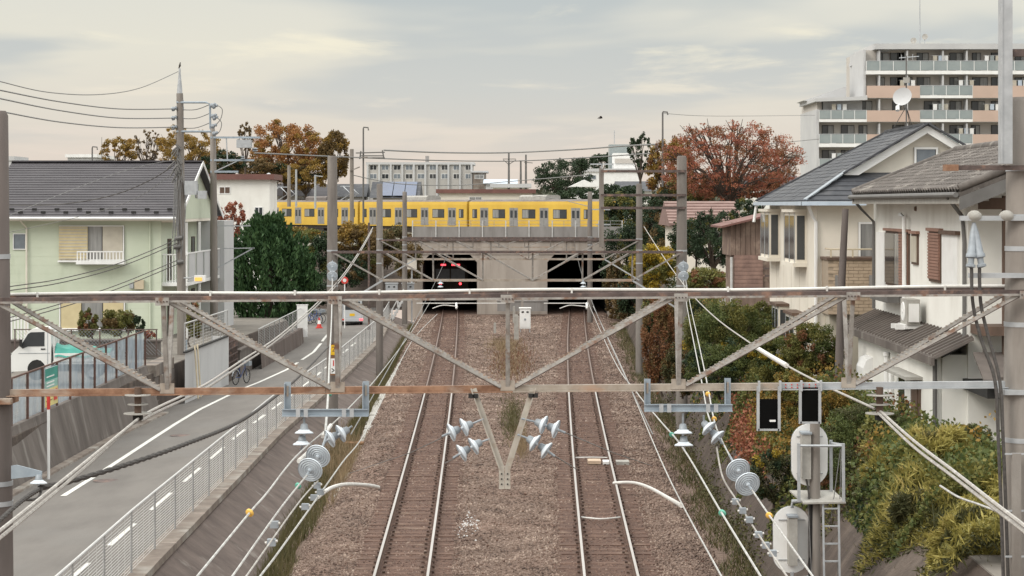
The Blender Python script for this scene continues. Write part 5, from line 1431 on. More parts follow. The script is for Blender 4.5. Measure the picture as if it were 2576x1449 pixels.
# ================================================================== YELLOW TRAIN on the crossing line
def train_car(label, s0, cab_end=0, panto=False):
    """s0: distance of the car's left end along the line"""
    base = T0 + TD * s0
    t = thing('train_car', label, 'train', base, 'cars of the yellow train')
    n_ = Vector((TD.y, -TD.x, 0))          # towards the camera side
    def P(s, l, z): return base + TD * s + n_ * l + Vector((0, 0, z))
    def box(s0_, s1_, l0, l1, z0, z1):
        mb = MB()
        return mb.add([P(s0_, l0, z0), P(s1_, l0, z0), P(s1_, l1, z0), P(s0_, l1, z0), P(s0_, l0, z1), P(s1_, l0, z1), P(s1_, l1, z1), P(s0_, l1, z1)],
                      [(0, 3, 2, 1), (4, 5, 6, 7), (0, 1, 5, 4), (1, 2, 6, 5), (2, 3, 7, 6), (3, 0, 4, 7)])
    L = 19.6 if not cab_end else 20.8
    prof = [(-1.40, 0.98), (-1.42, 1.5), (-1.42, 3.3), (-1.38, 3.62), (1.38, 3.62), (1.42, 3.3), (1.42, 1.5), (1.40, 0.98)]
    part('body', MB().prism([P(0.2, l, z) for l, z in prof], TD * L), M['train_yellow'], t)
    rp_ = [(-1.38, 3.622), (-1.1, 3.76), (-0.5, 3.84), (0.5, 3.84), (1.1, 3.76), (1.38, 3.622)]
    rf = part('roof', MB().prism([P(0.2, l, z) for l, z in rp_], TD * L), M['train_roof'], t)
    part('gangway', box(-0.22, 0.2, -0.5, 0.5, 1.1, 3.2), M['dark'], t)
    for side in (1, -1):
        o_ = 1.42 * side
        def pane(s0_, s1_, z0, z1, m, d0=0.0, d1=0.02, nm='window', par=None):
            return part(nm, box(s0_, s1_, o_ + d0 * side, o_ + d1 * side, z0, z1), m, par or t)
        for q in (2.75, 7.6, 12.4, 17.25):
            d = pane(q - 0.68, q + 0.68, 1.12, 2.98, M['train_grey'], -0.03, 0.012, 'door')
            for h in (-0.34, 0.34):
                pane(q + h - 0.2, q + h + 0.2, 1.98, 2.72, M['glass'], 0.012, 0.02, 'door_window', d)
            pane(q - 0.012, q + 0.012, 1.14, 2.96, M['dark'], 0.012, 0.018, 'door_gap', d)
        for a, b in ((4.15, 6.2), (8.95, 11.05), (13.8, 15.9), (0.75, 1.55), (18.45, 19.25)):
            w_ = pane(a, b, 1.92, 2.84, M['dark'], 0.0, 0.012, 'window')
            pane(a + 0.06, (a + b) / 2 - 0.03, 1.98, 2.78, M['glass_pale'], 0.012, 0.018, 'pane', w_)
            pane((a + b) / 2 + 0.03, b - 0.06, 1.98, 2.78, M['glass'], 0.012, 0.018, 'pane', w_)
    part('underframe', box(0.8, 19.2, -1.2, 1.2, 0.62, 1.0), M['train_under'], t)
    for q in (3.1, 16.9):
        part('bogie', box(q - 1.35, q + 1.35, -1.1, 1.1, 0.22, 0.6), M['train_under'], t)
        for w_ in (-1.05, 1.05):
            part('wheel', MB().lathe([(-1.0, 0.43), (-0.9, 0.43), (-0.9, 0), ], P(q + w_, 0, 0.43), n_, 14).lathe([(0.9, 0.0), (0.9, 0.43), (1.0, 0.43), (1.0, 0)], P(q + w_, 0, 0.43), n_, 14), M['train_under'], t)
    for q in (6.5, 9.2, 11.6):
        part('equipment_box', box(q - 0.9, q + 0.9, -1.15, 1.15, 0.3, 0.61), M['train_under'], t)
    for q in ((10.0,) if not panto else (10.6,)):
        ac = [(-1.0, 3.70), (-0.95, 4.12), (-0.7, 4.28), (0.7, 4.28), (0.95, 4.12), (1.0, 3.70)]
        part('air_conditioner', MB().prism([P(q - 2.1, l, z) for l, z in ac], TD * 4.2), M['trough'] if not panto else M['train_roof'], rf)
    if panto:
        for q in (3.0, 16.2):
            a = MB()
            for l in (-0.5, 0.5):
                a.tube([P(q - 1.3, l, 3.75), P(q + 0.9, l, 4.55), P(q - 0.6, l, 5.35)], 0.06, 6)
            a.tube([P(q - 0.6, -0.9, 5.38), P(q - 0.6, 0.9, 5.38)], 0.06, 6)
            part('pantograph', a, M['galv'], rf, True)
        for q in (6.5, 7.3, 14.0):
            part('roof_box', box(q - 0.35, q + 0.35, -0.6, 0.6, 3.68, 4.05), M['train_under'], rf)
    if cab_end:
        s_ = 21.0
        part('cab_front', MB().prism([P(s_ - 0.02, -1.3, 1.02), P(s_ - 0.02, 1.3, 1.02), P(s_ - 0.02, 1.3, 3.42), P(s_ - 0.02, -1.3, 3.42)], TD * 0.25), M['train_yellow'], t)
        part('front_window', box(s_ + 0.231, s_ + 0.245, -1.1, 1.1, 2.0, 3.0), M['glass'], t)
    return t
train_car('leftmost yellow train car on the overpass, partly behind the dark conifer', 0.0, 0, True)
train_car('middle yellow train car on the overpass above the left tunnel', 20.0)
train_car('rightmost yellow train car ending behind the trees on the right', 40.0, 1, False)

# ---- train standing inside the left tunnel, seen from behind
ty = 163.0
tx = Lx(ty)
z0 = zt(ty)
tt = thing('train_car', 'dark train car inside the left tunnel with red tail lights', 'train', (tx, ty, z0))
pr_ = [(-1.40, 0.95), (-1.42, 1.6), (-1.40, 3.0), (-1.25, 3.45), (-0.8, 3.7), (0.8, 3.7), (1.25, 3.45), (1.40, 3.0), (1.42, 1.6), (1.40, 0.95)]
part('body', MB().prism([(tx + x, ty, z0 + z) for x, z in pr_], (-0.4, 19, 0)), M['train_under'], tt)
part('rear_window', MB().bx(tx - 1.15, tx - 0.05, ty - 0.012, ty + 0.01, z0 + 2.25, z0 + 3.15), M['glass_blue'], tt)
part('rear_window', MB().bx(tx + 0.05, tx + 1.15, ty - 0.012, ty + 0.01, z0 + 2.25, z0 + 3.15), M['glass_blue'], tt)
part('skirt', MB().bx(tx - 1.3, tx + 1.3, ty - 0.06, ty + 0.2, z0 + 0.35, z0 + 0.95), M['train_under'], tt)
part('coupler', MB().bx(tx - 0.15, tx + 0.15, ty - 0.5, ty, z0 + 0.65, z0 + 0.9), M['dark'], tt)
for x0, x1 in ((-0.75, -0.35), (0.1, 0.75)):
    part('destination_display', MB().bx(tx + x0, tx + x1, ty - 0.02, ty + 0.01, z0 + 3.40, z0 + 3.53), M['led'], tt)
for s in (-1, 1):
    part('tail_lamp', MB().lathe([(0, 0.10), (0.03, 0.09), (0.03, 0)], (tx + s * 0.78, ty - 0.005, z0 + 1.98), (0, -1, 0), 14), M['tail'], tt)
for s in (-0.62, 0.62):
    part('wheel', MB().lathe([(-0.06, 0.42), (0.06, 0.42), (0.06, 0), ], (tx + s * 0.9, ty + 1.5, z0 + 0.42), (1, 0, 0), 14), M['dark'], tt)

# ---- relay box and steel stair beside the left tunnel mouth
p = W(1036, 760, 147)
rb = thing('relay_box', 'beige relay box on a post left of the left tunnel mouth', 'relay box', (p.x, 147, p.z))
part('post', MB().bar((p.x, 147, -0.6), (p.x, 147, W(0, 677, 147).z), 0.1, 0.1, (0, 1, 0)), M['galv'], rb)
part('body', MB().bx(W(1025, 0, 147).x, W(1048, 0, 147).x, 146.8, 147.2, W(0, 677, 147).z, W(0, 653, 147).z), M['cream'], rb)
part('lid', MB().bx(W(1023, 0, 147).x, W(1050, 0, 147).x, 146.76, 147.24, W(0, 653, 147).z, W(0, 651, 147).z), M['trough'], rb)
st = thing('steel_stair', 'pale steel stair frame on the wall near the left tunnel', 'stair', W(1000, 800, 133))
for dy in (0.0, 0.8):
    part('stringer', MB().bar(W(1014, 752, 133) + Vector((0, dy, 0)), W(985, 806, 133) + Vector((0, dy, 0)), 0.05, 0.12), M['fence_mesh'], st)
    part('handrail', MB().bar(W(1014, 728, 133) + Vector((0, dy, 0)), W(985, 780, 133) + Vector((0, dy, 0)), 0.04, 0.04), M['fence_mesh'], st)
    for px, y0, y1 in ((1014, 728, 752), (1000, 753, 778), (985, 780, 806)):
        part('rail_post', MB().bar(W(px, y0, 133) + Vector((0, dy, 0)), W(px, y1, 133) + Vector((0, dy, 0)), 0.05, 0.05, (0, 1, 0)), M['fence_mesh'], st)
for k in range(7):
    q = W(1014, 752, 133).lerp(W(985, 806, 133), (k + 0.5) / 7)
    part('tread', MB().bx(q.x - 0.13, q.x + 0.13, 133, 133.8, q.z, q.z + 0.03), M['galv'], st)

# ================================================================== HOUSES
def frame_rot(u, v, n):
    return Matrix((u, v, n)).transposed().to_euler()
def window(parent, face, a0, a1, z0, z1, pos, out, frame='white', panes=('glass', 'glass'), fw=0.05, sill=False, depth=0.06):
    """face 'x': wall plane X=pos facing out(-1/+1) with a=Y range; face 'y': wall plane Y=pos facing out with a=X range"""
    def bx(a, b, d0, d1, c, d):
        lo, hi = sorted((pos + d0 * out, pos + d1 * out))
        return MB().bx(lo, hi, a, b, c, d) if face == 'x' else MB().bx(a, b, lo, hi, c, d)
    w = part('window', bx(a0, a1, 0.0, depth * 0.5, z0, z1), M['dark'], parent)
    f = MB()
    for q in ((a0, a1, z1 - fw, z1), (a0, a1, z0, z0 + fw), (a0, a0 + fw, z0 + fw, z1 - fw), (a1 - fw, a1, z0 + fw, z1 - fw)):
        g = bx(q[0], q[1], depth * 0.5 + 0.001, depth, q[2], q[3])
        f.add(g.v, g.f)
    part('frame', f, M[frame], w)
    n = len(panes)
    for k, pn in enumerate(panes):
        b0 = a0 + fw + (a1 - a0 - 2 * fw) * k / n
        b1 = a0 + fw + (a1 - a0 - 2 * fw) * (k + 1) / n
        pp = part('pane', bx(b0 + 0.02, b1 - 0.02, depth * 0.5 + 0.001, depth * 0.5 + 0.012, z0 + fw, z1 - fw), M[pn], w)
    if sill:
        part('sill', bx(a0 - 0.06, a1 + 0.06, 0.0, depth + 0.08, z0 - 0.08, z0), M[frame], w)
    return w

# ------------------------------------------------------------------ pale green house on the left
gh = thing('green_house', 'two storey pale green house with a grey brown roof on the left', 'house', (-20, 98, 1.3))
GX0, GX1, GY0, GY1 = -24.9, -16.64, 98.0, 111.4
GE, GR = 7.25, 10.02
part('wall', MB().bx(GX0, GX1, GY0, GY1, 1.2, GE), M['green_wall'], gh)
for k in range(1, 15):
    z = 1.3 + k * 0.41
    part('siding_joint', MB().bx(GX0, GX1, GY0 - 0.006, GY0 + 0.001, z, z + 0.018), M['green_wall'], gh)
ry = (GY0 + GY1) / 2
rx0, rx1 = -25.3, -15.65
rf = part('roof', MB().prism([(rx0, GY0 - 0.62, GE - 0.02), (rx0, ry, GR - 0.06), (rx0, GY1 + 0.62, GE - 0.02), (rx0, ry, GR - 0.24)], (rx1 - rx0, 0, 0)), M['roof_grey'], gh)
nc = 23
for k in range(nc):
    for sgn in (1, -1):
        if sgn < 0 and k % 6: continue
        t0, t1 = k / nc, (k + 1.02) / nc
        ya, yb = (GY0 - 0.66 + (ry - GY0 + 0.66) * t0, GY0 - 0.66 + (ry - GY0 + 0.66) * t1) if sgn > 0 else (GY1 + 0.66 - (GY1 + 0.66 - ry) * t0, GY1 + 0.66 - (GY1 + 0.66 - ry) * (k + 6) / nc)
        za, zb = GE - 0.03 + (GR - GE) * t0, GE - 0.03 + (GR - GE) * (t1 if sgn > 0 else min((k + 6) / nc, 1))
        mb = MB().add([(rx0, ya, za + 0.065), (rx1, ya, za + 0.065), (rx1, yb, zb + 0.03), (rx0, yb, zb + 0.03), (rx0, ya, za + 0.005), (rx1, ya, za + 0.005)], [(0, 1, 2, 3), (4, 5, 1, 0)])
        part('roof_course', mb, M['roof_grey'], rf)
part('ridge_cap', MB().bar((rx0, ry, GR + 0.02), (rx1, ry, GR + 0.02), 0.34, 0.1), M['roof_grey'], rf)
for row, t in ((0, 0.10), (1, 0.05)):
    for k in range(9):
        x = -24.8 + 1.07 * k + 0.5 * row
        y, z = GY0 - 0.66 + (ry - GY0 + 0.66) * t, GE + (GR - GE) * t + 0.05
        part('snow_guard', MB().bx(x - 0.11, x + 0.11, y - 0.04, y + 0.04, z, z + 0.11), M['dark'], rf)
part('gutter', MB().tube([(rx0, GY0 - 0.72, GE - 0.04), (rx1, GY0 - 0.72, GE - 0.04)], 0.065, 8), M['white'], gh, True)
part('fascia', MB().bx(rx0, rx1, GY0 - 0.64, GY0 - 0.6, GE - 0.17, GE - 0.03), M['cream'], gh)
part('soffit', MB().bx(rx0 + 0.02, rx1 - 0.02, GY0 - 0.6, GY0 - 0.002, GE - 0.16, GE - 0.13), M['cream'], gh)
# gable end facing the road, over an access balcony
part('gable_wall', MB().prism([(-15.98, GY0 - 0.15, GE - 0.1), (-15.98, GY1 + 0.15, GE - 0.1), (-15.98, GY1 + 0.15, GE + 0.08), (-15.98, ry, GR - 0.22), (-15.98, GY0 - 0.15, GE + 0.08)], (-0.5, 0, 0)), M['green_wall'], gh)
part('gable_floor', MB().bx(-16.6, -15.99, GY0 - 0.1, GY1 + 0.1, GE - 0.24, GE - 0.102), M['cream'], gh)
for sgn, ya in ((1, GY0 - 0.66), (-1, GY1 + 0.66)):
    part('barge_board', MB().bar((rx1 + 0.01, ya, GE - 0.06), (rx1 + 0.01, ry, GR - 0.06), 0.04, 0.2), M['white'], gh)
part('attic_vent', MB().bx(-15.978, -15.95, ry - 0.5, ry + 0.5, 8.2, 8.9), M['glass_blue'], gh)
bal = part('side_balcony', MB().bx(GX1 + 0.001, -15.45, GY0 + 0.3, GY1 - 0.4, 3.98, 4.14), M['white'], gh)
for k in range(9):
    x = GX1 + 0.08 + k * 0.135
    part('baluster', MB().bx(x - 0.02, x + 0.02, GY0 + 0.32, GY0 + 0.36, 4.14, 5.45), M['white'], bal)
part('handrail', MB().bx(GX1 + 0.02, -15.43, GY0 + 0.30, GY0 + 0.38, 5.45, 5.51), M['white'], bal)
for a in np.arange(GY0 + 1.0, GY1 - 2.2, 2.45):
    part('parapet_panel', MB().bx(-15.5, -15.45, a, a + 1.9, 4.14, 5.5), M['apt_side'], bal)
part('handrail', MB().bx(-15.5, -15.43, GY0 + 0.4, GY1 - 0.4, 5.5, 5.56), M['white'], bal)
for y in (GY0 + 0.5, GY0 + 4.6, GY0 + 8.6, GY1 - 0.5):
    part('balcony_post', MB().bx(-15.56, -15.46, y - 0.05, y + 0.05, 1.2, GE - 0.25), M['wood_brown' if y > 105 else 'white'], bal)
for y in (GY0 + 1.8, GY0 + 5.4, GY0 + 9.2):
    window(gh, 'x', y, y + 0.9, 4.2, 6.2, GX1, 1, 'wood_brown', ('glass',))
    window(gh, 'x', y, y + 0.9, 1.5, 3.5, GX1, 1, 'wood_brown', ('glass',))
part('annex', MB().bx(GX1 + 0.001, -15.2, GY1 - 2.2, GY1 + 1.5, 1.2, 7.0), M['apt_side'], gh)
# front windows
zf = lambda py: ZC - (py - HY) * 98 / F
xf_ = lambda px: (px - CX) * 98 / F
w = window(gh, 'y', xf_(150), xf_(313), zf(655), zf(567), GY0, -1, 'white', ('blind', 'glass_pale', 'blind'), 0.05, True, 0.1)
part('shutter_box', MB().bx(xf_(150), xf_(222), GY0 - 0.16, GY0 - 0.1, zf(653), zf(570)), M['blind_yellow'], w)
for k in range(11):
    z = zf(652) + k * 0.145
    part('slat', MB().bx(xf_(151), xf_(221), GY0 - 0.175, GY0 - 0.161, z, z + 0.05), M['blind'], w)
pl = part('window_balcony', MB().bx(xf_(198), xf_(318), GY0 - 0.62, GY0 - 0.1, zf(664), zf(656)), M['white'], gh)
for k in range(15):
    x = xf_(201) + (xf_(315) - xf_(201)) * k / 14
    part('baluster', MB().bx(x - 0.025, x + 0.025, GY0 - 0.6, GY0 - 0.56, zf(656), zf(634)), M['white'], pl)
part('handrail', MB().bx(xf_(200), xf_(316), GY0 - 0.62, GY0 - 0.54, zf(634), zf(631)), M['white'], pl)
window(gh, 'y', xf_(33), xf_(66), zf(628), zf(587), GY0, -1, 'white', ('glass_blue',), 0.04)
w = window(gh, 'y', xf_(150), xf_(315), zf(828), zf(752), GY0, -1, 'white', ('blind_yellow', 'glass_pale', 'blind_yellow'), 0.05, True, 0.1)
part('downpipe', MB().tube([(xf_(57), GY0 - 0.7, GE - 0.08), (xf_(68), GY0 - 0.1, GE - 0.5), (xf_(68), GY0 - 0.1, 1.3)], 0.045, 8), M['cream'], gh, True)
part('downpipe', MB().tube([(xf_(378), GY0 - 0.08, GE - 0.2), (xf_(378), GY0 - 0.08, 1.3)], 0.04, 8), M['green_wall'], gh, True)
part('meter_box', MB().bx(xf_(340), xf_(363), GY0 - 0.2, GY0 - 0.001, zf(727), zf(704)), M['beige'], gh)
part('meter_box', MB().bx(xf_(327), xf_(337), GY0 - 0.15, GY0 - 0.001, zf(725), zf(712)), M['galv'], gh)

# white picket fence and chain-link fence in front of the green house
pk = thing('picket_fence', 'white picket fence in front of the green house', 'fence', (-23.5, 92, 1.5))
for k in range(22):
    x = -24.6 + k * 0.145
    part('picket', MB().bx(x - 0.035, x + 0.035, 92.0, 92.04, 1.5, 2.9), M['white'], pk)
for z in (1.7, 2.75):
    part('rail', MB().bx(-24.7, -21.4, 92.041, 92.08, z, z + 0.06), M['white'], pk)
cf = thing('chain_link_fence', 'dark chain-link fence behind the pickup truck', 'fence', (-17, 84, 1.7))
for k in range(6):
    x = -20.2 + k * 1.15
    part('post', MB().tube([(x, 84, 1.7), (x, 84, 2.78)], 0.03, 6), M['truss_dark'], cf, True)
mb = MB()
for k in range(44):
    for s in (-1, 1):
        x = -20.2 + k * 0.14
        x1 = x + s * 1.0
        if -20.3 < x1 < -14.3:
            mb.bar((x, 84, 1.74), (x1, 84, 2.76), 0.009)
part('wire_mesh', mb, M['cap'], cf)
part('top_rail', MB().bar((-20.25, 84, 2.78), (-14.4, 84, 2.78), 0.04), M['truss_dark'], cf)
tag(part('planter_wall', MB().bx(-21.5, -14.4, 84.4, 84.8, 1.6, 2.25).bx(-21.55, -14.35, 84.36, 84.84, 2.25, 2.32), M['wall_left']), 'low dark planter wall below the shrubs of the green house', 'wall')

# ------------------------------------------------------------------ cream house on the right
ch = thing('cream_house', 'cream two storey house with dark slate hip and gable roof', 'house', (12, 60, 2.2))
CX0, CX1, CY0, CY1 = 8.85, 15.6, 60.0, 71.0
EZ, RZ, RXm = 7.95, 10.20, 12.23
part('wall', MB().bx(CX0, CX1, CY0, CY1, 2.1, EZ - 0.06), M['cream'], ch)
for y in np.arange(CY0 + 1.8, CY1, 1.83):
    part('siding_joint', MB().bx(CX0 - 0.005, CX0 + 0.001, y, y + 0.02, 2.2, EZ - 0.1), M['blind'], ch)
eX0, eX1, eY0, eY1 = 8.45, 16.0, 59.6, 71.4
gY, gX = 61.2, 9.85
sl = (RZ - EZ) / (RXm - eX0)
zx = lambda x: EZ + (x - eX0) * sl
# roof deck: left slope, right slope, front skirt, rear hip
gz = zx(gX)
gXr = 2 * RXm - gX
deck = MB().add([(eX0, eY0, EZ), (eX0, eY1, EZ), (RXm, 67.3, RZ), (RXm, 60.9, RZ), (gX, 60.9, gz), (eX1, eY0, EZ), (eX1, eY1, EZ), (gXr, 60.9, gz), (gX, gY, gz), (gXr, gY, gz)],
                [(0, 4, 3, 2, 1), (5, 6, 2, 3, 7), (1, 2, 6), (0, 5, 9, 8), (0, 8, 4), (5, 7, 9)])
crf = part('roof', deck, M['slate'], ch)
part('roof_edge', MB().bx(eX0, eX1, eY0, eY1, EZ - 0.06, EZ - 0.005), M['white'], ch)
sv = Vector((RXm - eX0, 0, RZ - EZ)); sl_len = sv.length; sv.normalize()
su = Vector((0, 1, 0)); sn = Vector((-sv.z, 0, sv.x))
smb = MB().add([(-0.292, 0, 0.012), (0.292, 0, 0.012), (0.292, 0.27, 0.0), (-0.292, 0.27, 0.0), (-0.292, 0, -0.012), (0.292, 0, -0.012), (0.292, 0.27, -0.014), (-0.292, 0.27, -0.014)],
               [(0, 1, 2, 3), (4, 5, 1, 0), (5, 6, 2, 1), (7, 4, 0, 3)])
sl_me2 = mesh_of('slate', smb, M['slate'])
rot = frame_rot(su, sv, su.cross(sv))
if su.cross(sv).z < 0:
    su = -su
    rot = frame_rot(su, sv, su.cross(sv))
nn = su.cross(sv)
row, d = 0, 0.0
while d < sl_len - 0.1:
    x = eX0 + sv.x * d
    t = d / sl_len
    y0 = (eY0 + (gY - 0.3 - eY0) * min(1, (x - eX0) / (gX - eX0)))
    y1 = eY1 + (67.3 - eY1) * t
    y = y0 + 0.3 + (row % 2) * 0.29
    while y < y1 - 0.25:
        p = Vector((eX0, y, EZ)) + sv * d + nn * (0.022 + RNG.uniform(0, 0.008))
        inst('slate', sl_me2, crf, p, rot=rot)
        y += 0.6
    row += 1
    d += 0.235
# front skirt slates as courses
for k in range(6):
    t0, t1 = k / 6, (k + 1) / 6
    xa, xb = eX0 + (gX - eX0) * t0, eX0 + (gX - eX0) * t1
    part('slate_course', MB().add([(xa, eY0 + 1.6 * t0, EZ + (gz - EZ) * t0 + 0.05), (2 * RXm - xa, eY0 + 1.6 * t0, EZ + (gz - EZ) * t0 + 0.05), (2 * RXm - xb, eY0 + 1.6 * t1, EZ + (gz - EZ) * t1 + 0.02), (xb, eY0 + 1.6 * t1, EZ + (gz - EZ) * t1 + 0.02), (xa, eY0 + 1.6 * t0, EZ + (gz - EZ) * t0 + 0.005), (2 * RXm - xa, eY0 + 1.6 * t0, EZ + (gz - EZ) * t0 + 0.005)], [(0, 1, 2, 3), (4, 5, 1, 0)]), M['slate'], crf)
part('hip_cap', MB().bar((eX0, eY0, EZ + 0.05), (gX, gY - 0.25, gz + 0.06), 0.12, 0.04), M['cap'], crf)
part('ridge_cap', MB().bar((RXm, 60.8, RZ + 0.03), (RXm, 67.3, RZ + 0.03), 0.22, 0.08), M['slate'], crf)
part('hip_cap', MB().bar((eX0, eY1, EZ + 0.04), (RXm, 67.3, RZ + 0.03), 0.16, 0.05), M['slate'], crf)
part('gable_wall', MB().prism([(gX + 0.3, gY, gz), (gXr - 0.3, gY, gz), (RXm, gY, RZ - 0.2)], (0, 0.2, 0)), M['cream'], ch)
for sg_ in (1, -1):
    e = gX if sg_ > 0 else gXr
    part('barge_board', MB().prism([(e - sg_ * 0.1, 60.86, gz - 0.06), (RXm, 60.86, RZ - 0.02), (RXm, 60.86, RZ - 0.24), (e + sg_ * 0.36, 60.86, gz - 0.06)], (0, 0.06, 0)), M['white'], ch)
    part('verge', MB().bar((e - sg_ * 0.1, 60.8, gz + 0.0), (RXm, 60.8, RZ + 0.05), 0.2, 0.05), M['slate'], ch)
    part('gable_soffit', MB().prism([(e + sg_ * 0.3, 60.92, gz - 0.02), (RXm, 60.92, RZ - 0.2), (RXm, gY, RZ - 0.2), (e + sg_ * 0.3, gY, gz - 0.02)], (0, 0, -0.02)), M['white'], ch)
window(ch, 'y', 11.9, 12.6, 8.95 + 0.05, 9.55, gY, -1, 'white', ('glass_blue',), 0.06, False, 0.08)
# gutters and pipes
part('gutter', MB().bx(eX0 - 0.11, eX0 + 0.01, eY0 - 0.1, eY1 + 0.05, EZ - 0.12, EZ - 0.01), M['gutter'], ch)
part('gutter', MB().bx(eX0 - 0.11, 10.2, eY0 - 0.12, eY0, EZ - 0.121, EZ - 0.011), M['gutter'], ch)
part('soffit', MB().bx(eX0, CX0, eY0, eY1, EZ - 0.12, EZ - 0.061), M['white'], ch)
part('downpipe', MB().tube([(eX0 + 0.1, eY0 + 0.05, EZ - 0.14), (8.72, 59.9, EZ - 0.45), (CX0 - 0.04, CY0 - 0.08, EZ - 0.6), (CX0 - 0.04, CY0 - 0.08, 2.2)], 0.05, 8), M['white'], ch, True)
part('downpipe', MB().tube([(eX0 - 0.02, eY1 - 0.1, EZ - 0.12), (eX0 - 0.12, eY1 - 0.2, EZ - 0.7)], 0.05, 8), M['white'], ch, True)
# projecting window bays on the track side
for (a, b, z0, z1) in ((68.3, 70.7, 6.1, 7.62), (62.1, 64.6, 6.1, 7.62), (68.4, 70.4, 3.4, 4.45), (66.0, 67.6, 3.3, 4.6), (62.3, 64.3, 3.3, 4.5)):
    bay = part('window_bay', MB().bx(CX0 - 0.34, CX0 - 0.001, a, b, z0, z1), M['cream'], ch)
    part('bay_sill', MB().bx(CX0 - 0.42, CX0 - 0.001, a - 0.06, b + 0.06, z0 - 0.12, z0 - 0.001), M['cream'], bay)
    part('bay_roof', MB().bx(CX0 - 0.42, CX0 - 0.001, a - 0.06, b + 0.06, z1 + 0.001, z1 + 0.09), M['cream' if z0 > 5 else 'wood_brown'], bay)
    part('pane', MB().bx(CX0 - 0.352, CX0 - 0.341, a + 0.12, b - 0.12, z0 + 0.1, z1 - 0.1), M['glass'], bay)
    part('pane', MB().bx(CX0 - 0.29, CX0 - 0.06, a - 0.012, a - 0.001, z0 + 0.1, z1 - 0.1), M['glass'], bay)
    part('frame', MB().bx(CX0 - 0.36, CX0 - 0.353, a + 0.08, a + 0.14, z0, z1).bx(CX0 - 0.36, CX0 - 0.353, b - 0.14, b - 0.08, z0, z1).bx(CX0 - 0.36, CX0 - 0.353, (a + b) / 2 - 0.04, (a + b) / 2 + 0.04, z0, z1), M['galv'], bay)
# front balcony clad in buff brick
b0, b1, bz0, bz1, by0 = 8.98, 11.2, 4.72, 6.28, 58.75
bal = part('brick_balcony', MB().bx(b0 + 0.01, b1, by0 + 0.02, CY0 - 0.001, bz0, bz1), M['mortar'], ch)
bm = mesh_of('brick', MB().bx(-0.138, 0.138, 0, 0.018, -0.041, 0.041), M['brick_buff'])
nb = 0
rowz = bz0 + 0.06
k = 0
while rowz < bz1 - 0.05:
    x = b0 + 0.15 + (k % 2) * 0.145
    while x < b1 - 0.12 and nb < 260:
        inst('brick', bm, bal, (x, by0 + 0.002 + RNG.uniform(0, 0.006), rowz))
        x += 0.29
        nb += 1
    y = by0 + 0.2 + (k % 2) * 0.145
    while y < CY0 - 0.12 and nb < 290:
        inst('brick', bm, bal, (b0 + 0.011, y, rowz), R(-90))
        y += 0.29
        nb += 1
    rowz += 0.096
    k += 1
part('balcony_cap', MB().bx(b0 - 0.04, b1, by0 - 0.05, CY0 - 0.001, bz1, bz1 + 0.07), M['wood_brown'], bal)
part('balcony_rail', MB().tube([(b0 + 0.1, CY0 - 0.1, bz1 + 0.3), (b0 + 0.1, by0 + 0.1, bz1 + 0.3), (b1, by0 + 0.1, bz1 + 0.3)], 0.025, 6), M['beige'], bal, True)
for x in np.arange(b0 + 0.1, b1, 0.62):
    part('rail_post', MB().bx(x - 0.02, x + 0.02, by0 + 0.08, by0 + 0.12, bz1 + 0.07, bz1 + 0.3), M['beige'], bal)
for x in (9.18, 10.15, 10.55):
    part('peep_opening', MB().bx(x, x + (0.08 if x < 9.5 else 0.26), by0 - 0.012, by0 + 0.004, 5.45, 5.85), M['concrete_light'], bal)
window(ch, 'y', 10.05, 10.85, 5.4, 7.35, CY0, -1, 'white', ('glass_pale',), 0.06)
part('porch_wall', MB().bx(b0 + 0.1, b1, by0 + 0.4, CY0 - 0.002, 2.1, bz0 - 0.001), M['blind'], ch)
# satellite dish and aerial on the roof
ant = thing('satellite_dish', 'white satellite dish on a mast on the slate roof', 'satellite dish', W(2280, 310, 64))
q = lambda px, py, Y=64.0: W(px, py, Y)
part('mast', MB().tube([q(2280, 322), q(2280, 140)], 0.022, 6), M['gutter_grey'], ant, True)
for e in ((2250, 318), (2296, 322), (2290, 318)):
    part('stay', MB().tube([q(2280, 268), W(e[0], e[1], 64.4)], 0.012, 5), M['gutter_grey'], ant)
ddir = Vector((-0.45, -0.8, 0.35))
part('dish', MB().lathe([(0.10, 0.02), (0.085, 0.12), (0.045, 0.23), (0.0, 0.30), (-0.012, 0.30), (0.03, 0.23), (0.07, 0.1), (0.08, 0)], q(2270, 243, 63.8), -ddir, 22), M['apt_side'], ant, True)
part('feed_arm', MB().tube([q(2262, 262, 63.7), q(2258, 272, 63.45)], 0.018, 6), M['white'], ant)
part('feed_horn', MB().tube([q(2258, 268, 63.5), q(2258, 278, 63.4)], 0.06, 8), M['white'], ant, True)
part('booster_box', MB().bx(q(2272, 0).x, q(2287, 0).x, 63.9, 64.0, q(0, 209).z, q(0, 195).z), M['trough'], ant)
part('aerial', MB().tube([q(2262, 146), q(2312, 142)], 0.015, 5).tube([q(2268, 138), q(2268, 150)], 0.01, 5).tube([q(2280, 136), q(2280, 152)], 0.01, 5).tube([q(2296, 136), q(2296, 150)], 0.01, 5), M['galv'], ant)

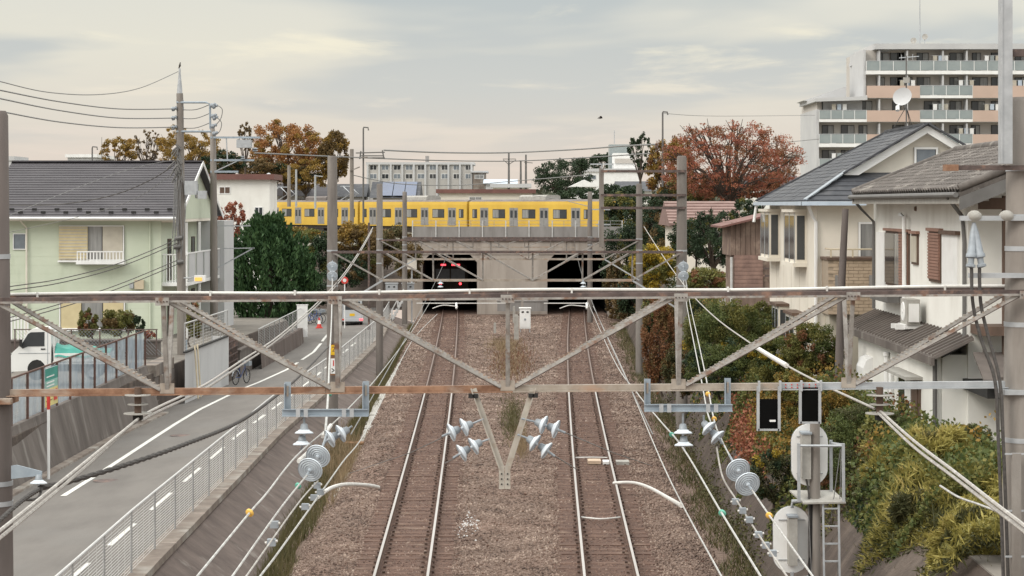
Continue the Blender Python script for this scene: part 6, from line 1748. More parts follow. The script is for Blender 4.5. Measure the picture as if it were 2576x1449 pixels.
# ------------------------------------------------------------------ white house at the right
wh = thing('white_house', 'white rendered house with grey curved roof tiles at the right', 'house', (11, 47, 2.1))
WX, WY0, WY1 = 10.15, 46.0, 58.0
part('wall', MB().bx(WX, 14.4, WY0 + 1.3, WY1, 2.0, 8.2), M['white_rough'], wh)
part('front_wall', MB().bx(WX, 11.0, WY0, WY0 + 1.299, 2.0, 8.2), M['white_rough'], wh)
wEx, wEz, wRx, wRz = 9.5, 8.13, 12.4, 9.28
wy0, wy1 = 43.9, 57.7
wrf = part('roof', MB().prism([(wEx, wy0, wEz - 0.02), (wRx, wy0, wRz - 0.02), (2 * wRx - wEx, wy0, wEz - 0.02), (2 * wRx - wEx, wy0, wEz - 0.12), (wRx, wy0, wRz - 0.14), (wEx, wy0, wEz - 0.12)], (0, wy1 - wy0, 0)), M['kawara'], wh)
tv = Vector((wRx - wEx, 0, wRz - wEz)); tl = tv.length; tv.normalize()
tu = Vector((0, -1, 0)); tn = tu.cross(tv)
vs, fs = [], []
prof = [(-0.15, 0.0), (-0.09, 0.0), (-0.05, 0.012), (0.0, 0.06), (0.05, 0.075), (0.1, 0.06), (0.14, 0.012)]
for s_, zz_ in ((0.0, 0.022), (0.31, 0.0)):
    for a, b in prof:
        vs.append((a, s_, b + zz_))
for a, b in prof:
    vs.append((a, 0.0, b + 0.022 - 0.035))
n_ = len(prof)
for k in range(n_ - 1):
    fs += [(k, k + 1, n_ + k + 1, n_ + k), (2 * n_ + k, 2 * n_ + k + 1, k + 1, k)]
t_me = mesh_of('roof_tile', MB().add(vs, fs), M['kawara'])
trot = frame_rot(tu, tv, tn)
cells = []
for j in range(12):
    for i in range(int((wy1 - wy0) / 0.29)):
        cells.append((wy0 + 0.18 + i * 0.29, j))
cells.sort(key=lambda c: abs(c[0] - 51.5) + c[1] * 0.35)
rest = MB()
RM = Matrix((tu, tv, tn)).transposed()
for k, (y, j) in enumerate(cells):
    p = Vector((wEx - 0.02, y, wEz)) + tv * (j * 0.265) + tn * 0.015
    if k < 300:
        inst('roof_tile', t_me, wrf, p, rot=trot)
    else:
        rest.add([p + RM @ Vector(v) for v in vs], fs)
tag(part('far_roof_tile', rest, M['kawara'], wrf), kind='stuff')
part('ridge', MB().tube([(wRx, wy0, wRz + 0.08), (wRx, wy1, wRz + 0.08)], 0.13, 10), M['kawara'], wrf, True)
part('verge_tiles', MB().tube([(wEx, wy1, wEz + 0.07), (wRx, wy1, wRz + 0.09)], 0.1, 10), M['kawara'], wrf, True)
part('verge_tiles', MB().tube([(wEx, wy0 + 0.05, wEz + 0.07), (wRx, wy0 + 0.05, wRz + 0.09)], 0.09, 10), M['kawara'], wrf, True)
part('gutter', MB().tube([(wEx - 0.07, wy0, wEz - 0.07), (wEx - 0.07, wy1, wEz - 0.07)], 0.06, 8), M['gutter_grey'], wh, True)
part('eave_board', MB().bx(wEx - 0.005, wEx + 0.05, wy0, wy1, wEz - 0.26, wEz - 0.121), M['trough'], wh)
part('soffit', MB().bx(wEx + 0.051, WX, wy0 + 0.1, wy1, wEz - 0.2, wEz - 0.15), M['trough'], wh)
part('barge_board', MB().prism([(wEx, wy0 - 0.05, wEz - 0.12), (wRx, wy0 - 0.05, wRz - 0.14), (wRx, wy0 - 0.05, wRz - 0.4), (wEx, wy0 - 0.05, wEz - 0.4)], (0, 0.05, 0)), M['gutter_grey'], wh)
part('downpipe', MB().tube([(wEx - 0.05, wy1 - 0.3, wEz - 0.1), (9.72, wy1 - 0.15, wEz - 0.4), (WX - 0.05, WY1 - 0.25, wEz - 0.75), (WX - 0.05, WY1 - 0.25, 4.95)], 0.04, 8), M['gutter_grey'], wh, True)
part('downpipe', MB().tube([(wEx - 0.05, wy0 + 1.0, wEz - 0.1), (WX - 0.06, WY0 + 0.3, wEz - 0.55), (WX - 0.06, WY0 + 0.12, 7.0), (WX - 0.06, WY0 + 0.12, 4.7), (9.5, WY0 - 0.3, 4.5)], 0.045, 8), M['gutter_grey'], wh, True)
# upper windows with shutter boxes
def wwin(a, b, z0, z1, parts_):
    w = part('window', MB().bx(WX - 0.05, WX - 0.001, a, b, z0, z1), M['wood_brown'], wh)
    n = len(parts_)
    for k, (pn, f0, f1) in enumerate(parts_):
        y0, y1 = a + (b - a) * f0, a + (b - a) * f1
        part('pane' if 'glass' in pn else 'shutter', MB().bx(WX - 0.075, WX - 0.051, y0 + 0.03, y1 - 0.03, z0 + 0.06, z1 - 0.06), M[pn], w)
        if pn == 'louver':
            for j in range(int((z1 - z0) / 0.075)):
                z = z0 + 0.08 + j * 0.075
                part('slat', MB().bx(WX - 0.095, WX - 0.076, y0 + 0.04, y1 - 0.04, z, z + 0.045), M['louver'], w)
    part('lintel', MB().bx(WX - 0.11, WX - 0.001, a - 0.1, b + 0.1, z1, z1 + 0.07), M['louver'], w)
    return w
wwin(52.7, 55.9, 5.7, 7.15, [('louver', 0.0, 0.36), ('glass_pale', 0.36, 0.56), ('glass', 0.56, 1.0)])
part('shutter_box', MB().bx(WX - 0.07, WX - 0.001, 56.0, 57.2, 5.55, 7.1), M['white'], wh)
wwin(48.75, 50.1, 6.0, 7.22, [('louver', 0.0, 1.0)])
part('shutter_box', MB().bx(WX - 0.05, WX - 0.001, 46.9, 48.6, 5.92, 7.16), M['white'], wh)
part('shutter_roof', MB().bx(WX - 0.12, WX - 0.001, 46.8, 48.65, 7.16, 7.25), M['wood_brown'], wh)
wwin(51.55, 52.3, 6.35, 7.12, [('blind', 0.0, 1.0)])
part('sill_rail', MB().bx(WX - 0.42, WX - 0.1, 53.6, 56.2, 5.3, 5.62), M['gutter_grey'], wh)
part('vent_pipe', MB().tube([(WX - 0.14, 52.75, 4.95), (WX - 0.14, 52.75, 7.55), (WX - 0.14, 53.3, 7.6)], 0.055, 8), M['white'], wh, True)
part('sparrow_vent', MB().lathe([(0, 0.07), (0.05, 0.05), (0.05, 0)], (WX, 51.9, 7.75), (-1, 0, 0), 10), M['wood_brown'], wh)
# lean-to annex on the track side
aX, aZ0, aZ1 = 9.48, 4.52, 4.93
part('annex_wall', MB().bx(aX, WX - 0.002, 46.2, 56.6, 2.0, aZ0 - 0.02), M['white_rough'], wh)
ar = part('annex_roof', MB().prism([(9.26, 45.4, aZ0), (WX - 0.001, 45.4, aZ1), (WX - 0.001, 45.4, aZ1 - 0.06), (9.26, 45.4, aZ0 - 0.08)], (0, 12.4, 0)), M['metal_roof'], wh)
for y in np.arange(45.5, 57.8, 0.4):
    part('roof_rib', MB().bar((9.25, y, aZ0 + 0.02), (WX - 0.02, y, aZ1 + 0.02), 0.07, 0.05), M['metal_roof'], ar)
part('eave_trim', MB().bx(9.2, 9.27, 45.35, 57.8, aZ0 - 0.2, aZ0 - 0.02), M['wall_left'], ar)
part('air_conditioner_base', MB().bx(9.62, WX - 0.05, 50.6, 51.5, aZ1 - 0.12, aZ1 - 0.02), M['white'], wh)
ac = thing('air_conditioner', 'white outdoor air conditioner unit on the lean-to roof', 'air conditioner', (9.8, 51, aZ1 - 0.02))
part('body', MB().bx(9.66, 9.98, 50.55, 51.4, aZ1 - 0.02, aZ1 + 0.6), M['trough'], ac)
part('fan_grille', MB().lathe([(0, 0.24), (0.02, 0.22), (0.02, 0.05), (0.03, 0.05), (0.03, 0)], (9.66, 51.05, aZ1 + 0.29), (-1, 0, 0), 20), M['white'], ac, True)
part('side_cover', MB().bx(9.7, 9.95, 50.5, 50.549, aZ1 + 0.05, aZ1 + 0.5), M['white'], ac)
for y in (50.7, 51.25):
    part('foot', MB().bx(9.4, 9.99, y - 0.03, y + 0.03, aZ1 - 0.14, aZ1 - 0.021), M['white'], ac)
# things on the annex wall
part('hood_vent', MB().prism([(aX - 0.25, 54.3, 3.25), (aX - 0.25, 54.3, 3.55), (aX - 0.15, 54.3, 3.78), (aX - 0.001, 54.3, 3.84), (aX - 0.001, 54.3, 3.25)], (0, 1.1, 0)), M['white'], wh)
part('gas_meter', MB().bx(aX - 0.22, aX - 0.001, 54.2, 55.2, 2.6, 3.2), M['white'], wh)
part('drain_pipe', MB().tube([(aX - 0.08, 51.9, 2.1), (aX - 0.08, 51.9, 4.05)], 0.06, 8).lathe([(0, 0.08), (0.1, 0.08), (0.12, 0)], (aX - 0.08, 51.9, 4.05), (0, 0, 1), 10), M['white'], wh, True)
part('drain_pipe', MB().tube([(aX - 0.08, 51.3, 2.1), (aX - 0.08, 51.3, 3.75), (aX - 0.02, 51.3, 3.9)], 0.05, 8), M['white'], wh, True)
w = part('annex_door', MB().bx(aX - 0.04, aX - 0.001, 47.9, 50.5, 2.0, 3.75), M['wood_brown'], wh)
for a, b, m in ((48.05, 48.75, 'wood_brown'), (48.85, 49.55, 'white'), (49.65, 50.35, 'glass')):
    part('door_leaf', MB().bx(aX - 0.07, aX - 0.041, a, b, 2.05, 3.68), M[m], w)
part('door_glass', MB().bx(aX - 0.085, aX - 0.071, 48.95, 49.45, 2.5, 3.2), M['glass'], w)
part('door_hood', MB().bx(aX - 0.4, aX - 0.001, 47.7, 50.7, 3.8, 3.87), M['trough'], wh)
part('corner_pipe', MB().tube([(aX - 0.05, 46.1, 2.0), (aX - 0.05, 46.1, 4.4)], 0.05, 8), M['gutter_grey'], wh, True)
# porch and entrance canopy facing the camera
part('porch_back', MB().bx(11.0, 14.4, WY0 + 1.1, WY0 + 1.299, 2.0, 8.2), M['cream'], wh)
part('porch_back_lower', MB().bx(9.6, 12.5, 46.12, 46.19, 2.0, 4.5), M['white_rough'], wh)
part('porch_post', MB().bx(10.72, 10.86, 45.1, 45.24, 2.0, 8.05), M['wood_brown'], wh)
part('porch_beam', MB().bx(10.2, 14.0, 45.05, 45.25, 7.75, 8.0), M['wood_brown'], wh)
part('porch_floor', MB().bx(10.2, 14.0, 44.9, 47.0, 5.0, 5.2), M['wood_brown'], wh)
part('porch_rail', MB().bx(10.9, 13.0, 44.95, 45.02, 6.0, 6.12), M['wood_brown'], wh)
w = part('porch_shutter', MB().bx(11.1, 12.9, WY0 + 1.05, WY0 + 1.099, 5.9, 7.2), M['wood_brown'], wh)
for k in range(16):
    part('slat', MB().bx(11.15, 12.85, WY0 + 1.02, WY0 + 1.049, 5.95 + k * 0.075, 5.99 + k * 0.075), M['louver'], w)
cn = part('canopy_roof', MB().prism([(9.95, 43.6, 4.16), (10.1, 45.3, 4.62), (12.6, 45.3, 4.62), (12.6, 43.6, 4.16), ], (0, 0, -0.05)), M['metal_roof'], wh)
for x in (10.35, 10.95, 11.55, 12.15):
    part('canopy_rib', MB().bar((x, 43.6, 4.19), (x, 45.3, 4.65), 0.07, 0.05), M['metal_roof'], cn)
part('canopy_gutter', MB().tube([(9.95, 43.52, 4.08), (12.6, 43.52, 4.08)], 0.06, 8), M['gutter_grey'], cn, True)
part('canopy_hopper', MB().bx(10.25, 10.5, 43.42, 43.6, 3.78, 4.02), M['gutter_grey'], cn)
part('canopy_underside', MB().bx(10.05, 12.6, 43.7, 46.1, 3.75, 3.98), M['dark'], cn)
part('entry_post', MB().bx(11.05, 11.14, 43.9, 44.0, 2.0, 3.75), M['white'], wh)
w = part('entry_shutter', MB().bx(11.25, 11.9, 46.06, 46.118, 2.3, 3.7), M['wood_brown'], wh)
for k in range(17):
    part('slat', MB().bx(11.28, 11.87, 46.03, 46.059, 2.34 + k * 0.08, 2.385 + k * 0.08), M['louver'], w)
tag(part('gate_post', MB().bx(10.15, 10.5, 41.9, 42.1, 2.1, 3.55).bx(10.1, 10.55, 41.86, 42.14, 3.55, 3.62), M['apt_side']), 'pale gate post beside the near right pole', 'gate post')

# ------------------------------------------------------------------ brown shed
sd = thing('shed', 'brown wooden shed with a slanted rusty roof left of the cream house', 'shed', (9.6, 85, 2.3))
for k in range(9):
    x = 8.98 + k * 0.205
    part('plank', MB().bx(x + 0.008, x + 0.197, 84.9, 84.94 + 0.01 * (k % 2), 5.78, 7.12 + 0.03 * k), M['plank'], sd)
part('upper_box', MB().bx(9.0, 10.8, 84.95, 88.5, 5.75, 7.1), M['plank'], sd)
for k in range(9):
    z = 4.3 + k * 0.165
    part('board', MB().bx(9.12, 10.3, 84.84 - 0.004 * (k % 2), 84.9, z + 0.006, z + 0.157), M['plank_pink'], sd)
part('lower_box', MB().bx(9.1, 10.8, 84.91, 88, 2.2, 5.749), M['plank'], sd)
part('roof', MB().prism([(8.55, 84.4, 6.98), (10.9, 84.4, 7.55), (10.9, 84.4, 7.47), (8.55, 84.4, 6.9)], (0, 4.6, 0)), M['red_roof'], sd)
part('rail', MB().bx(10.3, 10.8, 84.7, 84.76, 5.2, 5.28).bx(10.3, 10.8, 84.7, 84.76, 4.9, 4.98), M['truss_dark'], sd)
part('pipe', MB().tube([(9.0, 84.8, 2.3), (9.0, 84.8, 5.7)], 0.05, 6), M['fence_mesh'], sd, True)
pf2 = thing('plank_fence', 'weathered grey plank fence below the brown shed', 'fence', (8.9, 78, 2.3))
for k in range(14):
    x = 7.75 + k * 0.21
    part('plank', MB().bx(x, x + 0.19, 78 + 0.3 * math.sin(k * 1.7) * 0.05, 78.04, 2.3, 4.0 + 0.05 * math.sin(k * 2.1)), M['wall_left'], pf2)
part('rail', MB().bx(7.7, 10.7, 78.05, 78.1, 3.6, 3.7), M['wall_left'], pf2)
# leaning utility post in front of the cream house
tag(part('leaning_post', MB().tube([W(2108, 1010, 55), W(2118, 700, 55), W(2127, 525, 55)], [0.12, 0.1, 0.085], 10), M['pole_dark'], None, True), 'slightly leaning slim dark pole before the brick balcony', 'pole')

# ------------------------------------------------------------------ large apartment block
AY = 236.0
aS = F / AY
AX = lambda px: (px - CX) / aS
AZ = lambda py: ZC - (py - HY) / aS
ab = thing('apartment_block', 'large grey apartment block with pink balcony panels at the upper right', 'apartment building', (46, AY, 4.3))
XR = AX(2720)
part('tower_wall', MB().bx(AX(2179), XR, AY + 1.4, AY + 14, AZ(246), AZ(124)), M['apt_beige'], ab)
part('lower_wall', MB().bx(AX(2060), XR, AY + 1.4, AY + 14, 4.0, AZ(246) - 0.001), M['apt_beige'], ab)
part('tower_side', MB().bx(AX(2179) - 0.25, AX(2179) - 0.001, AY + 0.3, AY + 10, AZ(246), AZ(124)), M['apt_side'], ab)
part('lower_side', MB().bx(AX(2060) - 0.3, AX(2060) - 0.001, AY - 0.05, AY + 13, 4.0, AZ(275)), M['apt_side'], ab)
part('lower_side_upper', MB().bx(AX(2075), AX(2179) - 0.26, AY + 1.2, AY + 13, AZ(275), AZ(246)), M['apt_side'], ab)
part('main_roof', MB().prism([(AX(2200), AY - 0.3, AZ(110)), (XR, AY - 0.3, AZ(110)), (XR, AY - 0.3, AZ(124)), (AX(2200), AY - 0.3, AZ(124))], (0, 14, 0)), M['apt_side'], ab)
part('roof_slope', MB().prism([(AX(2227), AY - 0.25, AZ(113)), (AX(2179) - 0.5, AY + 9, AZ(147)), (AX(2179) - 0.5, AY + 9, AZ(155)), (AX(2227), AY - 0.25, AZ(124))], (0.9, 0.5, 0)), M['apt_side'], ab)
part('step_roof', MB().prism([(AX(2060) - 0.5, AY - 0.5, AZ(248)), (AX(2180), AY - 0.5, AZ(242)), (AX(2180), AY - 0.5, AZ(252)), (AX(2060) - 0.5, AY - 0.5, AZ(256))], (0, 13, 0)), M['apt_side'], ab)
part('step_roof_slope', MB().prism([(AX(2060) - 0.9, AY + 6, AZ(246)), (AX(2150), AY + 6, AZ(210)), (AX(2150), AY + 6, AZ(246)), (AX(2060), AY + 6, AZ(250))], (0, 6, 0)), M['apt_side'], ab)
rows = [(178, 187, 154, 2179), (240, 247, 216, 2179), (300, 307, 278, 2060), (361, 370, 338, 2060), (424, 432, 400, 2060), (486, 494, 462, 2060)]
for r, (sy0, sy1, py, xl) in enumerate(rows):
    sb = part('balcony_slab', MB().bx(AX(xl), XR, AY - 0.25, AY + 1.4, AZ(sy1), AZ(sy0)), M['white'], ab)
    x = xl
    zt_, zb_ = AZ(py), AZ(sy0)
    segs_ = []
    if r == 0:
        segs_ = [(2179, 2720, 'g')]
    else:
        if xl < 2179: segs_.append((2060, 2179, 'g'))
        segs_ += [(2180, 2313, 'p'), (2313, 2446, 'g'), (2446, 2590, 'p'), (2590, 2720, 'g')]
    for a, b, k in segs_:
        if k == 'p':
            part('pink_panel', MB().bx(AX(a), AX(b), AY - 0.3, AY - 0.12, AZ(sy1) + 0.03, zt_), M['apt_pink'], ab)
        else:
            n = max(1, int(round((b - a) / 34)))
            for j in range(n):
                q0, q1 = a + (b - a) * j / n, a + (b - a) * (j + 1) / n
                part('glass_panel', MB().bx(AX(q0) + 0.03, AX(q1) - 0.03, AY - 0.2, AY - 0.16, zb_ + 0.05, zt_), M['apt_glass'], sb)
            part('handrail', MB().bx(AX(a), AX(b), AY - 0.22, AY - 0.13, zt_, zt_ + 0.06), M['galv'], sb)
            for j in range(n + 1):
                q0 = a + (b - a) * j / n
                part('rail_post', MB().bx(AX(q0) - 0.03, AX(q0) + 0.03, AY - 0.25, AY - 0.201, zb_, zt_), M['white'], sb)
    # windows of the storey above this slab
    wx = [xl + 30, xl + 82, 2245, 2312, 2395, 2452, 2500, 2560] if xl == 2179 else [2072, 2120, 2165, 2250, 2330, 2395, 2450, 2500, 2560]
    for j, a in enumerate(wx):
        if a < xl: continue
        w_ = [34, 22, 40, 30][(j + r) % 4]
        z1, z0 = zb_ + 2.15, zb_ + 0.12
        ww = part('window', MB().bx(AX(a), AX(a + w_), AY + 1.33, AY + 1.399, z0, z1), M['dark'], ab)
        part('pane', MB().bx(AX(a) + 0.06, AX(a + w_ / 2) - 0.03, AY + 1.31, AY + 1.329, z0 + 0.06, z1 - 0.06), M['glass'], ww)
        part('pane', MB().bx(AX(a + w_ / 2) + 0.03, AX(a + w_) - 0.06, AY + 1.31, AY + 1.329, z0 + 0.06, z1 - 0.06), M['glass_pale'], ww)
    for a in (2210, 2280, 2370, 2430, 2530):
        if a > xl + 20:
            part('partition', MB().bx(AX(a), AX(a) + 0.18, AY - 0.1, AY + 1.32, zb_ + 0.01, zb_ + 2.3), M['apt_side'], ab)
for r, (sy0, sy1, py, xl) in enumerate(rows):
    for j, a in enumerate((2090, 2262, 2345, 2410, 2475, 2545)):
        if a < xl + 12: continue
        zb_ = AZ(sy0)
        if (j + r) % 2:
            part('outdoor_unit', MB().bx(AX(a), AX(a) + 0.75, AY + 0.9, AY + 1.25, zb_ + 0.02, zb_ + 0.62), M['white'], ab)
        else:
            ln = part('laundry_pole', MB().tube([(AX(a), AY + 0.2, zb_ + 1.75), (AX(a) + 2.0, AY + 0.2, zb_ + 1.75)], 0.025, 5), M['galv'], ab)
            for q in range(3):
                m_ = ('white', 'apt_glass', 'blind', 'gutter')[(q + j + r) % 4]
                part('laundry', MB().bx(AX(a) + 0.15 + q * 0.62, AX(a) + 0.6 + q * 0.62, AY + 0.18, AY + 0.22, zb_ + 0.9 + 0.2 * (q % 2), zb_ + 1.74), M[m_], ln)
# roof furniture
for i, (px, py, r_) in enumerate(((2311, 97, 0.36), (2340, 87, 0.34))):
    t = thing('satellite_dish', ['round satellite dish on the apartment roof, left of the tall mast', 'round satellite dish on the apartment roof, right of the tall mast'][i], 'satellite dish', (AX(px), AY + 3, AZ(110)))
    part('dish', MB().lathe([(0.1, 0.02), (0.06, r_ * 0.6), (0, r_), (-0.02, r_), (0.04, r_ * 0.55), (0.07, 0)], (AX(px), AY + 3, AZ(py)), (0.4, 0.9, -0.2), 20), M['trough'], t, True)
    part('mast', MB().tube([(AX(px), AY + 3.1, AZ(110)), (AX(px), AY + 3.1, AZ(py))], 0.06, 6), M['galv'], t)
tag(part('aerial_mast', MB().tube([(AX(2327), AY + 3, AZ(110)), (AX(2327), AY + 3, AZ(40)), (AX(2327), AY + 3, AZ(-20))], [0.09, 0.07, 0.04], 6), M['galv']), 'tall thin mast on the apartment roof', 'mast')

# ================================================================== BACKGROUND BUILDINGS
def far_house(label, x0, x1, ye, yr, Y, wall, roof, depth=8.0, z0=None, kind='gable', wins=(), cat='house', name='far_house', over=0.4):
    s = F / Y
    X = lambda px: (px - CX) / s
    Z = lambda py: ZC - (py - HY) / s
    z0 = 4.2 if z0 is None else z0
    t = thing(name, label, cat, (X((x0 + x1) / 2), Y, z0))
    part('wall', MB().bx(X(x0), X(x1), Y, Y + depth, z0, Z(ye)), M[wall], t)
    if kind == 'gable':
        part('roof', MB().prism([(X(x0) - over, Y - over, Z(ye) - 0.05), (X(x0) - over, Y + depth / 2, Z(yr)), (X(x0) - over, Y + depth + over, Z(ye) - 0.05)], (X(x1) - X(x0) + 2 * over, 0, 0)), M[roof], t)
    elif kind == 'front':
        m = (X(x0) + X(x1)) / 2
        part('roof', MB().prism([(X(x0) - over, Y - over, Z(ye)), (m, Y - over, Z(yr)), (X(x1) + over, Y - over, Z(ye))], (0, depth + 2 * over, 0)), M[roof], t)
    else:
        part('roof', MB().bx(X(x0) - over, X(x1) + over, Y - over, Y + depth + over, Z(ye), Z(yr)), M[roof], t)
    for (a, b, c, d, m) in wins:
        w = part('window', MB().bx(X(a), X(b), Y - 0.03, Y - 0.001, Z(d), Z(c)), M['white'], t)
        part('pane', MB().bx(X(a) + 0.06, X((a + b) / 2) - 0.03, Y - 0.045, Y - 0.031, Z(d) + 0.06, Z(c) - 0.06), M[m], w)
        part('pane', MB().bx(X((a + b) / 2) + 0.03, X(b) - 0.06, Y - 0.045, Y - 0.031, Z(d) + 0.06, Z(c) - 0.06), M[m], w)
    return t, X, Z
far_house('cream house with a flat red brown roof behind the green house', 512, 678, 452, 438, 140, 'white_rough', 'red_roof', 4.5, 0.6, 'flat', [(551, 580, 469, 488, 'wood_brown'), (640, 662, 520, 545, 'glass')], over=0.35)
far_house('low grey roofed house above the left end of the train', 683, 762, 492, 460, 268, 'apt_wall', 'roof_grey', 9)
far_house('second grey roofed house, behind the left gantry pole', 768, 838, 494, 463, 272, 'white_rough', 'roof_grey', 9)
far_house('third small grey house, seen between the left gantry poles', 846, 915, 494, 462, 266, 'apt_wall', 'slate', 8)
t, X, Z = far_house('house with blue solar panels on its roof behind the train', 938, 1048, 497, 456, 262, 'apt_wall', 'slate', 10)
for k in range(3):
    x0_, x1_ = X(958 + k * 30), X(958 + k * 30 + 28)
    a, b = Vector((0, 262 - 0.2, Z(495))), Vector((0, 266.6, Z(459)))
    n_ = Vector((0, -(b - a).z, (b - a).y)).normalized() * 0.16
    part('solar_panel', MB().add([(x0_, a.y + n_.y, a.z + n_.z), (x1_, a.y + n_.y, a.z + n_.z), (x1_, b.y + n_.y, b.z + n_.z), (x0_, b.y + n_.y, b.z + n_.z)], [(0, 1, 2, 3)]), M['solar'], t)
t, X, Z = far_house('long low cream building with a brown roof rim behind the train', 1105, 1340, 486, 476, 258, 'cream', 'red_roof', 10, None, 'flat', [(1180, 1212, 495, 506, 'glass_pale')])
bw = [(930 + 30 * k, 930 + 30 * k + 18, 415 + 22 * r, 428 + 22 * r, ('glass', 'glass_blue')[(k + r) % 2]) for k in range(9) for r in range(2)]
t, X, Z = far_house('wide beige apartment block on the skyline left of centre', 925, 1188, 414, 408, 330, 'apt_wall', 'apt_side', 12, None, 'flat', bw, 'apartment building', 'far_apartment', 0.3)
for k in range(10):
    part('pilaster', MB().bx(X(925 + k * 29) - 0.15, X(925 + k * 29) + 0.15, 329.7, 330 - 0.002, 4.3, Z(414)), M['apt_side'], t)
part('water_tower', MB().bx(X(1068), X(1077), 333, 334, Z(408), Z(391)), M['concrete_light'], t)
far_house('small dark annex right of the wide beige apartment block', 1190, 1221, 434, 430, 328, 'coping', 'apt_side', 10, None, 'flat', [(1194, 1217, 440, 450, 'glass_pale')])
far_house('pale blue roofed shed row on the skyline right of the beige block', 1222, 1296, 462, 450, 320, 'apt_side', 'gutter', 10)
far_house('low pale house with a flat roof below the utility poles', 1240, 1330, 472, 462, 300, 'cream', 'apt_side', 10, None, 'flat')
t, X, Z = far_house('white industrial building with stacked roof boxes behind the trees', 1472, 1610, 432, 424, 285, 'white', 'apt_side', 14, None, 'flat', [(1478, 1500, 440, 452, 'glass_blue')], 'building', 'white_building', 0.2)
part('roof_box', MB().bx(X(1546), X(1600), 287, 292, Z(424) + 0.01, Z(384)), M['white'], t)
part('roof_louver', MB().bx(X(1549), X(1598), 286.8, 286.99, Z(410), Z(398)), M['apt_beige'], t)
part('sky_box', MB().bx(X(1540), X(1592), 293, 297, Z(424) + 0.02, Z(359)), M['apt_glass'], t)
part('roof_rail', MB().bx(X(1484), X(1544), 286, 286.1, Z(414), Z(411)).bx(X(1484), X(1486), 286, 286.1, Z(424), Z(411)).bx(X(1514), X(1516), 286, 286.1, Z(424), Z(411)).bx(X(1542), X(1544), 286, 286.1, Z(424), Z(411)), M['galv'], t)
part('mast', MB().tube([(X(1550), 290, Z(359)), (X(1550), 290, Z(325))], 0.06, 5), M['galv'], t)
far_house('white gabled cottage peeking out below the white industrial building', 1440, 1500, 470, 452, 240, 'white', 'white', 7, None, 'front')
far_house('low grey roofed house behind the dark trees right of centre', 1560, 1640, 480, 455, 240, 'white_rough', 'slate', 9)
# pink tiled house on the right, each course of tiles a row of its own
t, X, Z = far_house('house with a faded pink tiled roof behind the right gantry pole', 1700, 1852, 566, 508, 122, 'cream', 'pink_roof', 8.4, 2.8)
for k in range(8):
    t0, t1 = k / 8, (k + 1) / 8
    y0, y1 = 122 - 0.42 + 4.6 * t0, 122 - 0.42 + 4.6 * t1
    z0_, z1_ = Z(566) + (Z(508) - Z(566)) * t0, Z(566) + (Z(508) - Z(566)) * t1
    part('tile_course', MB().add([(X(1700) - 0.42, y0, z0_ + 0.12), (X(1852) + 0.42, y0, z0_ + 0.12), (X(1852) + 0.42, y1, z1_ + 0.05), (X(1700) - 0.42, y1, z1_ + 0.05), (X(1700) - 0.42, y0, z0_), (X(1852) + 0.42, y0, z0_)], [(0, 1, 2, 3), (4, 5, 1, 0)]), M['pink_roof'], t)
# left skyline
far_house('flat white building top above the green house roof', 170, 240, 396, 388, 210, 'apt_side', 'white', 10, None, 'flat', [], 'building', 'far_building', 0.2)
far_house('small grey rooftop left of the green house ridge', 18, 34, 404, 393, 210, 'apt_side', 'apt_side', 6, None, 'flat', [], 'building', 'far_building', 0.1)
far_house('grey roofed house far behind the red tree on the right', 1900, 2010, 470, 440, 200, 'white_rough', 'roof_grey', 9)

# ================================================================== UTILITY POLES AND SKY WIRES
UY = 87.0
def U(px, py, dy=0.0): return W(px, py, UY) + Vector((0, dy, 0))
up = thing('utility_pole', 'tall concrete utility pole with a bird on top beside the green house', 'utility pole', U(455, 945))
part('shaft', MB().tube([U(458, 950), U(455, 560), U(453, 260), U(452, 235)], [0.2, 0.18, 0.145, 0.14], 14), M['pole'], up, True)
part('spire', MB().tube([U(452, 255), U(452, 225), U(452, 185), U(452, 172)], [0.13, 0.11, 0.045, 0.04], 10), M['galv'], up, True)
for py in (258, 331):
    part('cross_arm', MB().tube([U(445, py, -0.1), U(520, py, -0.1)] + ([U(529, py + 4, -0.1), U(530, py + 66, -0.1)] if py < 300 else [U(532, py, -0.1)]), 0.045, 8), M['galv_blue'], up, True)
for py in (255, 270, 275, 297, 322, 332):
    part('band', MB().tube([U(444, py), U(462, py)], 0.06, 8), M['cap'], up, True)
for px, py in ((438, 274), (438, 297), (438, 321), (536, 265), (540, 268), (538, 292), (541, 297), (538, 317), (541, 336)):
    part('insulator', MB().lathe([(-0.1, 0.03), (-0.08, 0.09), (0, 0.1), (0.06, 0.05), (0.12, 0.08), (0.16, 0.03)], U(px, py, -0.12), (0.8, -0.2, 0.3), 10), M['cap'], up, True)
for pts in ([(545, 264), (560, 275), (556, 300), (540, 318)], [(542, 292), (558, 308), (554, 330), (540, 342)]):
    part('jumper', MB().tube(spline([U(*p, -0.15) for p in pts]), 0.018, 5), M['wire_grey'], up, True)
for k in range(22):
    a = (446 + RNG.uniform(-4, 8), 372 + RNG.uniform(-10, 60)); b = (a[0] + RNG.uniform(-22, 16), a[1] + RNG.uniform(8, 30))
    part('splice_sleeve', MB().tube([U(*a, -0.2), U(*b, -0.25)], 0.035, 6), M['gutter_grey'], up, True)
for px0, py0, px1, py1 in ((467, 455, 497, 490), (500, 480, 520, 500)):
    part('transformer_box', MB().bx(U(px0, 0).x, U(px1, 0).x, UY - 0.3, UY + 0.1, U(0, py1).z, U(0, py0).z), M['galv'], up)
for px, py in ((452, 600), (448, 622), (455, 660)):
    part('closure', MB().tube([U(px - 8, py, -0.22), U(px + 9, py - 3, -0.22)], 0.09, 8), M['gutter_grey'], up, True)
part('street_lamp', MB().tube([U(460, 700, -0.1), U(490, 697, -0.3)], 0.03, 6), M['galv'], up, True)
